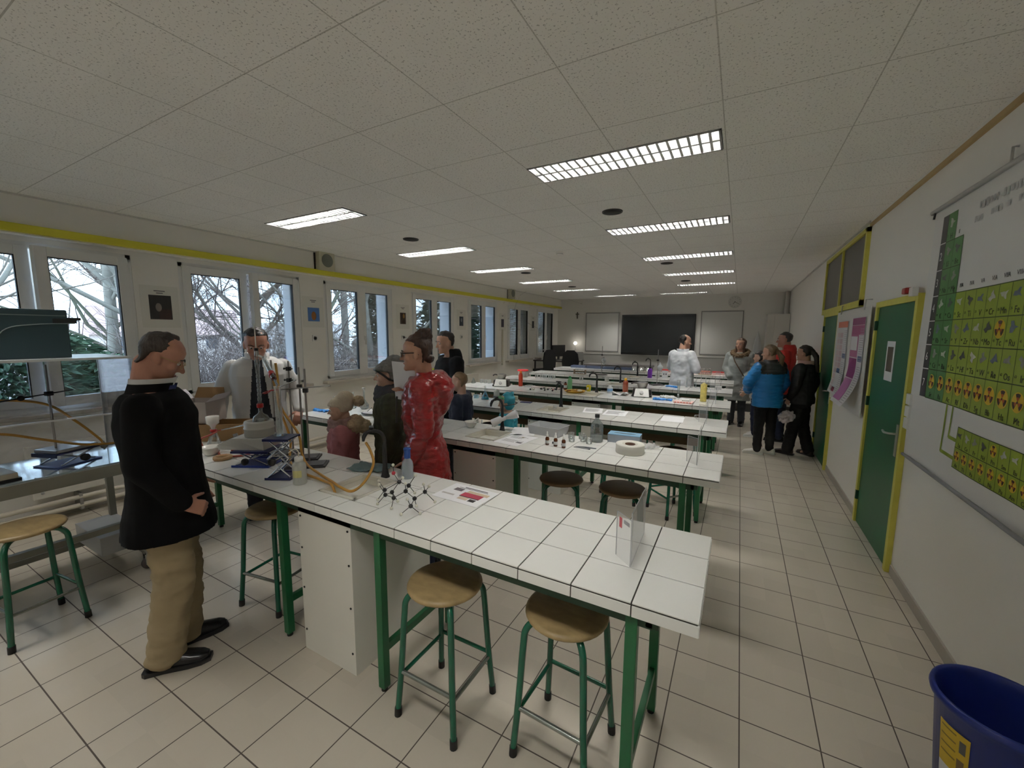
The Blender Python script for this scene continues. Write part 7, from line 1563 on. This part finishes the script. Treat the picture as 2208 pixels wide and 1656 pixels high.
t=thing('lab_jack','flat blue and white lab jack inside the fume hood','lab jack',(-3.98,.93,ZH),.35,'scissor lab jacks')
MB().box(-.10,.10,-.13,.13,0,.008,mat('pale_blue_enamel',(.10,.16,.50),.35),bev=.003).build('base_plate',t); MB().box(-.10,.10,-.13,.13,.085,.095,DBLUE,bev=.003).box(-.10,.10,-.13,-.125,.07,.09,DBLUE).build('top_plate',t)
for s_ in (-1,1): MB().tube([(s_*.085,-.10,.01),(s_*.085,.10,.084)],.005,STL,6).build('scissor_arm',t); MB().tube([(s_*.078,.10,.01),(s_*.078,-.10,.084)],.005,STL,6).build('scissor_arm',t)
MB().lathe([(0,0),(.024,0),(.024,.022),(0,.022)],M_black,12,M=T(.13,0,.045,0,0,PI/2)).cyl((0,0,.045),(.13,0,.045),.004,STL).build('knob',t)
t=thing('retort_stand','retort stand with silver plate base on the jack in the fume hood','retort stand',(-3.98,.93,ZH+.0955),.35); MB().box(-.09,.09,-.12,.12,0,.022,mat('silver_base_plate',(.40,.40,.42),.3,metal=.7),bev=.006).build('base',t); MB().cyl((0,-.06,.02),(0,-.06,.58),.0065,ROD,n=10).build('rod',t); MB().box(-.014,.014,-.078,-.042,.375,.405,M_black,bev=.005).cyl((.02,.06,.40),(-.0,-.42,.365),.0045,M_black,n=8).sph((0,-.20,.38),.018,M_black,8,6).build('boss_head',t)
t=thing('clamp','metal three-finger clamp lying off the jack in the fume hood','clamp',(-3.93,1.10,ZH+.075),.9); MB().tube([(.0,0,.01),(.12,.0,.02)],.005,STL,6).sph((0,0,.01),.022,mat('cast_metal_grey',(.28,.26,.24),.4,metal=.5),10,8).tube([(-.01,.01,.01),(-.05,.03,.025),(-.08,.015,.015)],.004,STL,6).tube([(-.01,-.01,.01),(-.05,-.03,.005),(-.08,-.015,-.005)],.004,STL,6).cyl((0,0,-.02),(0,0,.045),.006,STL).build('clamp_body',t)
t=thing('amber_hose','amber hose arching from the rod clamp to the metal clamp in the fume hood','hose',(0,0,0)); MB().tube(catmull([(-4.18,.45,1.30),(-4.05,.68,1.315),(-3.98,.86,1.27),(-3.96,.98,1.14),(-3.94,1.08,1.0),(-3.93,1.10,.955)],8),.008,HOSE,8).build('tubing',t)
t=thing('amber_hose','lower amber hose sagging across the fume hood to the steel clamp','hose',(0,0,0)); MB().tube(catmull([(-3.92,.40,1.12),(-3.90,.62,1.13),(-3.88,.80,1.06),(-3.88,.98,.985),(-3.89,1.14,.955),(-3.93,1.25,.95)],8),.008,HOSE,8).build('tubing',t)
t=thing('magnetic_stirrer','beige magnetic stirrer with a dark edge inside the fume hood','stirrer',(-3.86,.52,ZH),.1); MB().box(-.12,.12,-.13,.13,0,.05,mat('beige_stirrer',(.45,.42,.33),.5),bev=.01).build('stirrer_body',t); MB().box(-.13,.13,-.14,.14,0,.018,M_black,bev=.004).build('dark_base',t); MB().lathe([(.030,.0505),(.036,.0505),(.036,.053),(.030,.053)],GREY,18,x=.05).build('dial_ring',t)
t=thing('crystallising_dish','round glass dish of water on the stirrer in the fume hood','dish',(-3.98,.55,ZH+.051)); MB().lathe([(0,.001),(.075,0),(.082,.006),(.084,.10),(.087,.102)],GL,28).build('glass_wall',t); MB().lathe([(0,.003),(.078,.004),(.079,.035),(0,.035)],mat('pale_blue_water',(.45,.62,.75),.05,alpha=.5),24).build('liquid',t)
# blue bin bottom right
t=thing('waste_bin','large royal blue bin with a yellow sticker in the near right corner','bin',(.866,1.90,0)); t.scale=(.81,.81,.9); BB=mat('royal_blue_plastic',(.010,.022,.16),.35,noise=(3,.1))
MB().lathe([(0,.004),(.155,.004),(.162,.01),(.205,.53),(.222,.545),(.226,.56),(.222,.575),(.212,.578),(.206,.57),(.198,.53),(.155,.02),(0,.016)],BB,48).build('bin_body',t)
a0=-2.75; vs=[];
def bp(a,z,off=.0015): r_=.162+(.205-.162)*(z-.01)/.52+off; return (r_*math.cos(a),r_*math.sin(a),z)
m=MB(); 
def patch(a1,a2,z1,z2,mm,off): m.add([bp(a1+(a2-a1)*k/6,z,off) for z in (z1,z2) for k in range(7)],[(k,k+1,k+8,k+7) for k in range(6)],mm,True)
patch(-2.95,-2.35,.30,.475,mat('yellow_sticker',(.58,.40,.03),.45,noise=(20,.2)),.0012); patch(-2.95,-2.35,.24,.30,mat('white_sticker_band',(.62,.63,.66),.45),.0012); patch(-2.52,-2.41,.40,.45,mat('grey_sticker_logo',(.10,.10,.09),.5),.002)
for k in range(4): patch(-2.9,-2.58,.455-.035*k,.462-.035*k,mat('olive_sticker_print',(.25,.18,.03),.5),.002)
patch(-2.55,-2.42,.32,.37,mat('brown_sticker_box',(.18,.12,.05),.5),.002); patch(-2.50,-2.40,.255,.285,mat('navy_sticker_text',(.03,.05,.15),.5),.002)
m.build('sticker',t)
t=thing('white_paper_strip','white paper scrap inside the blue bin','paper',(.95,1.83,.30),.4); t.scale=(.75,.75,.75); MB().add([(-.12,-.05,0),(.08,-.07,.10),(.09,.05,.12),(-.11,.06,.01)],[(0,1,2,3)],M_paper).build('scrap',t)
clear_scratch()
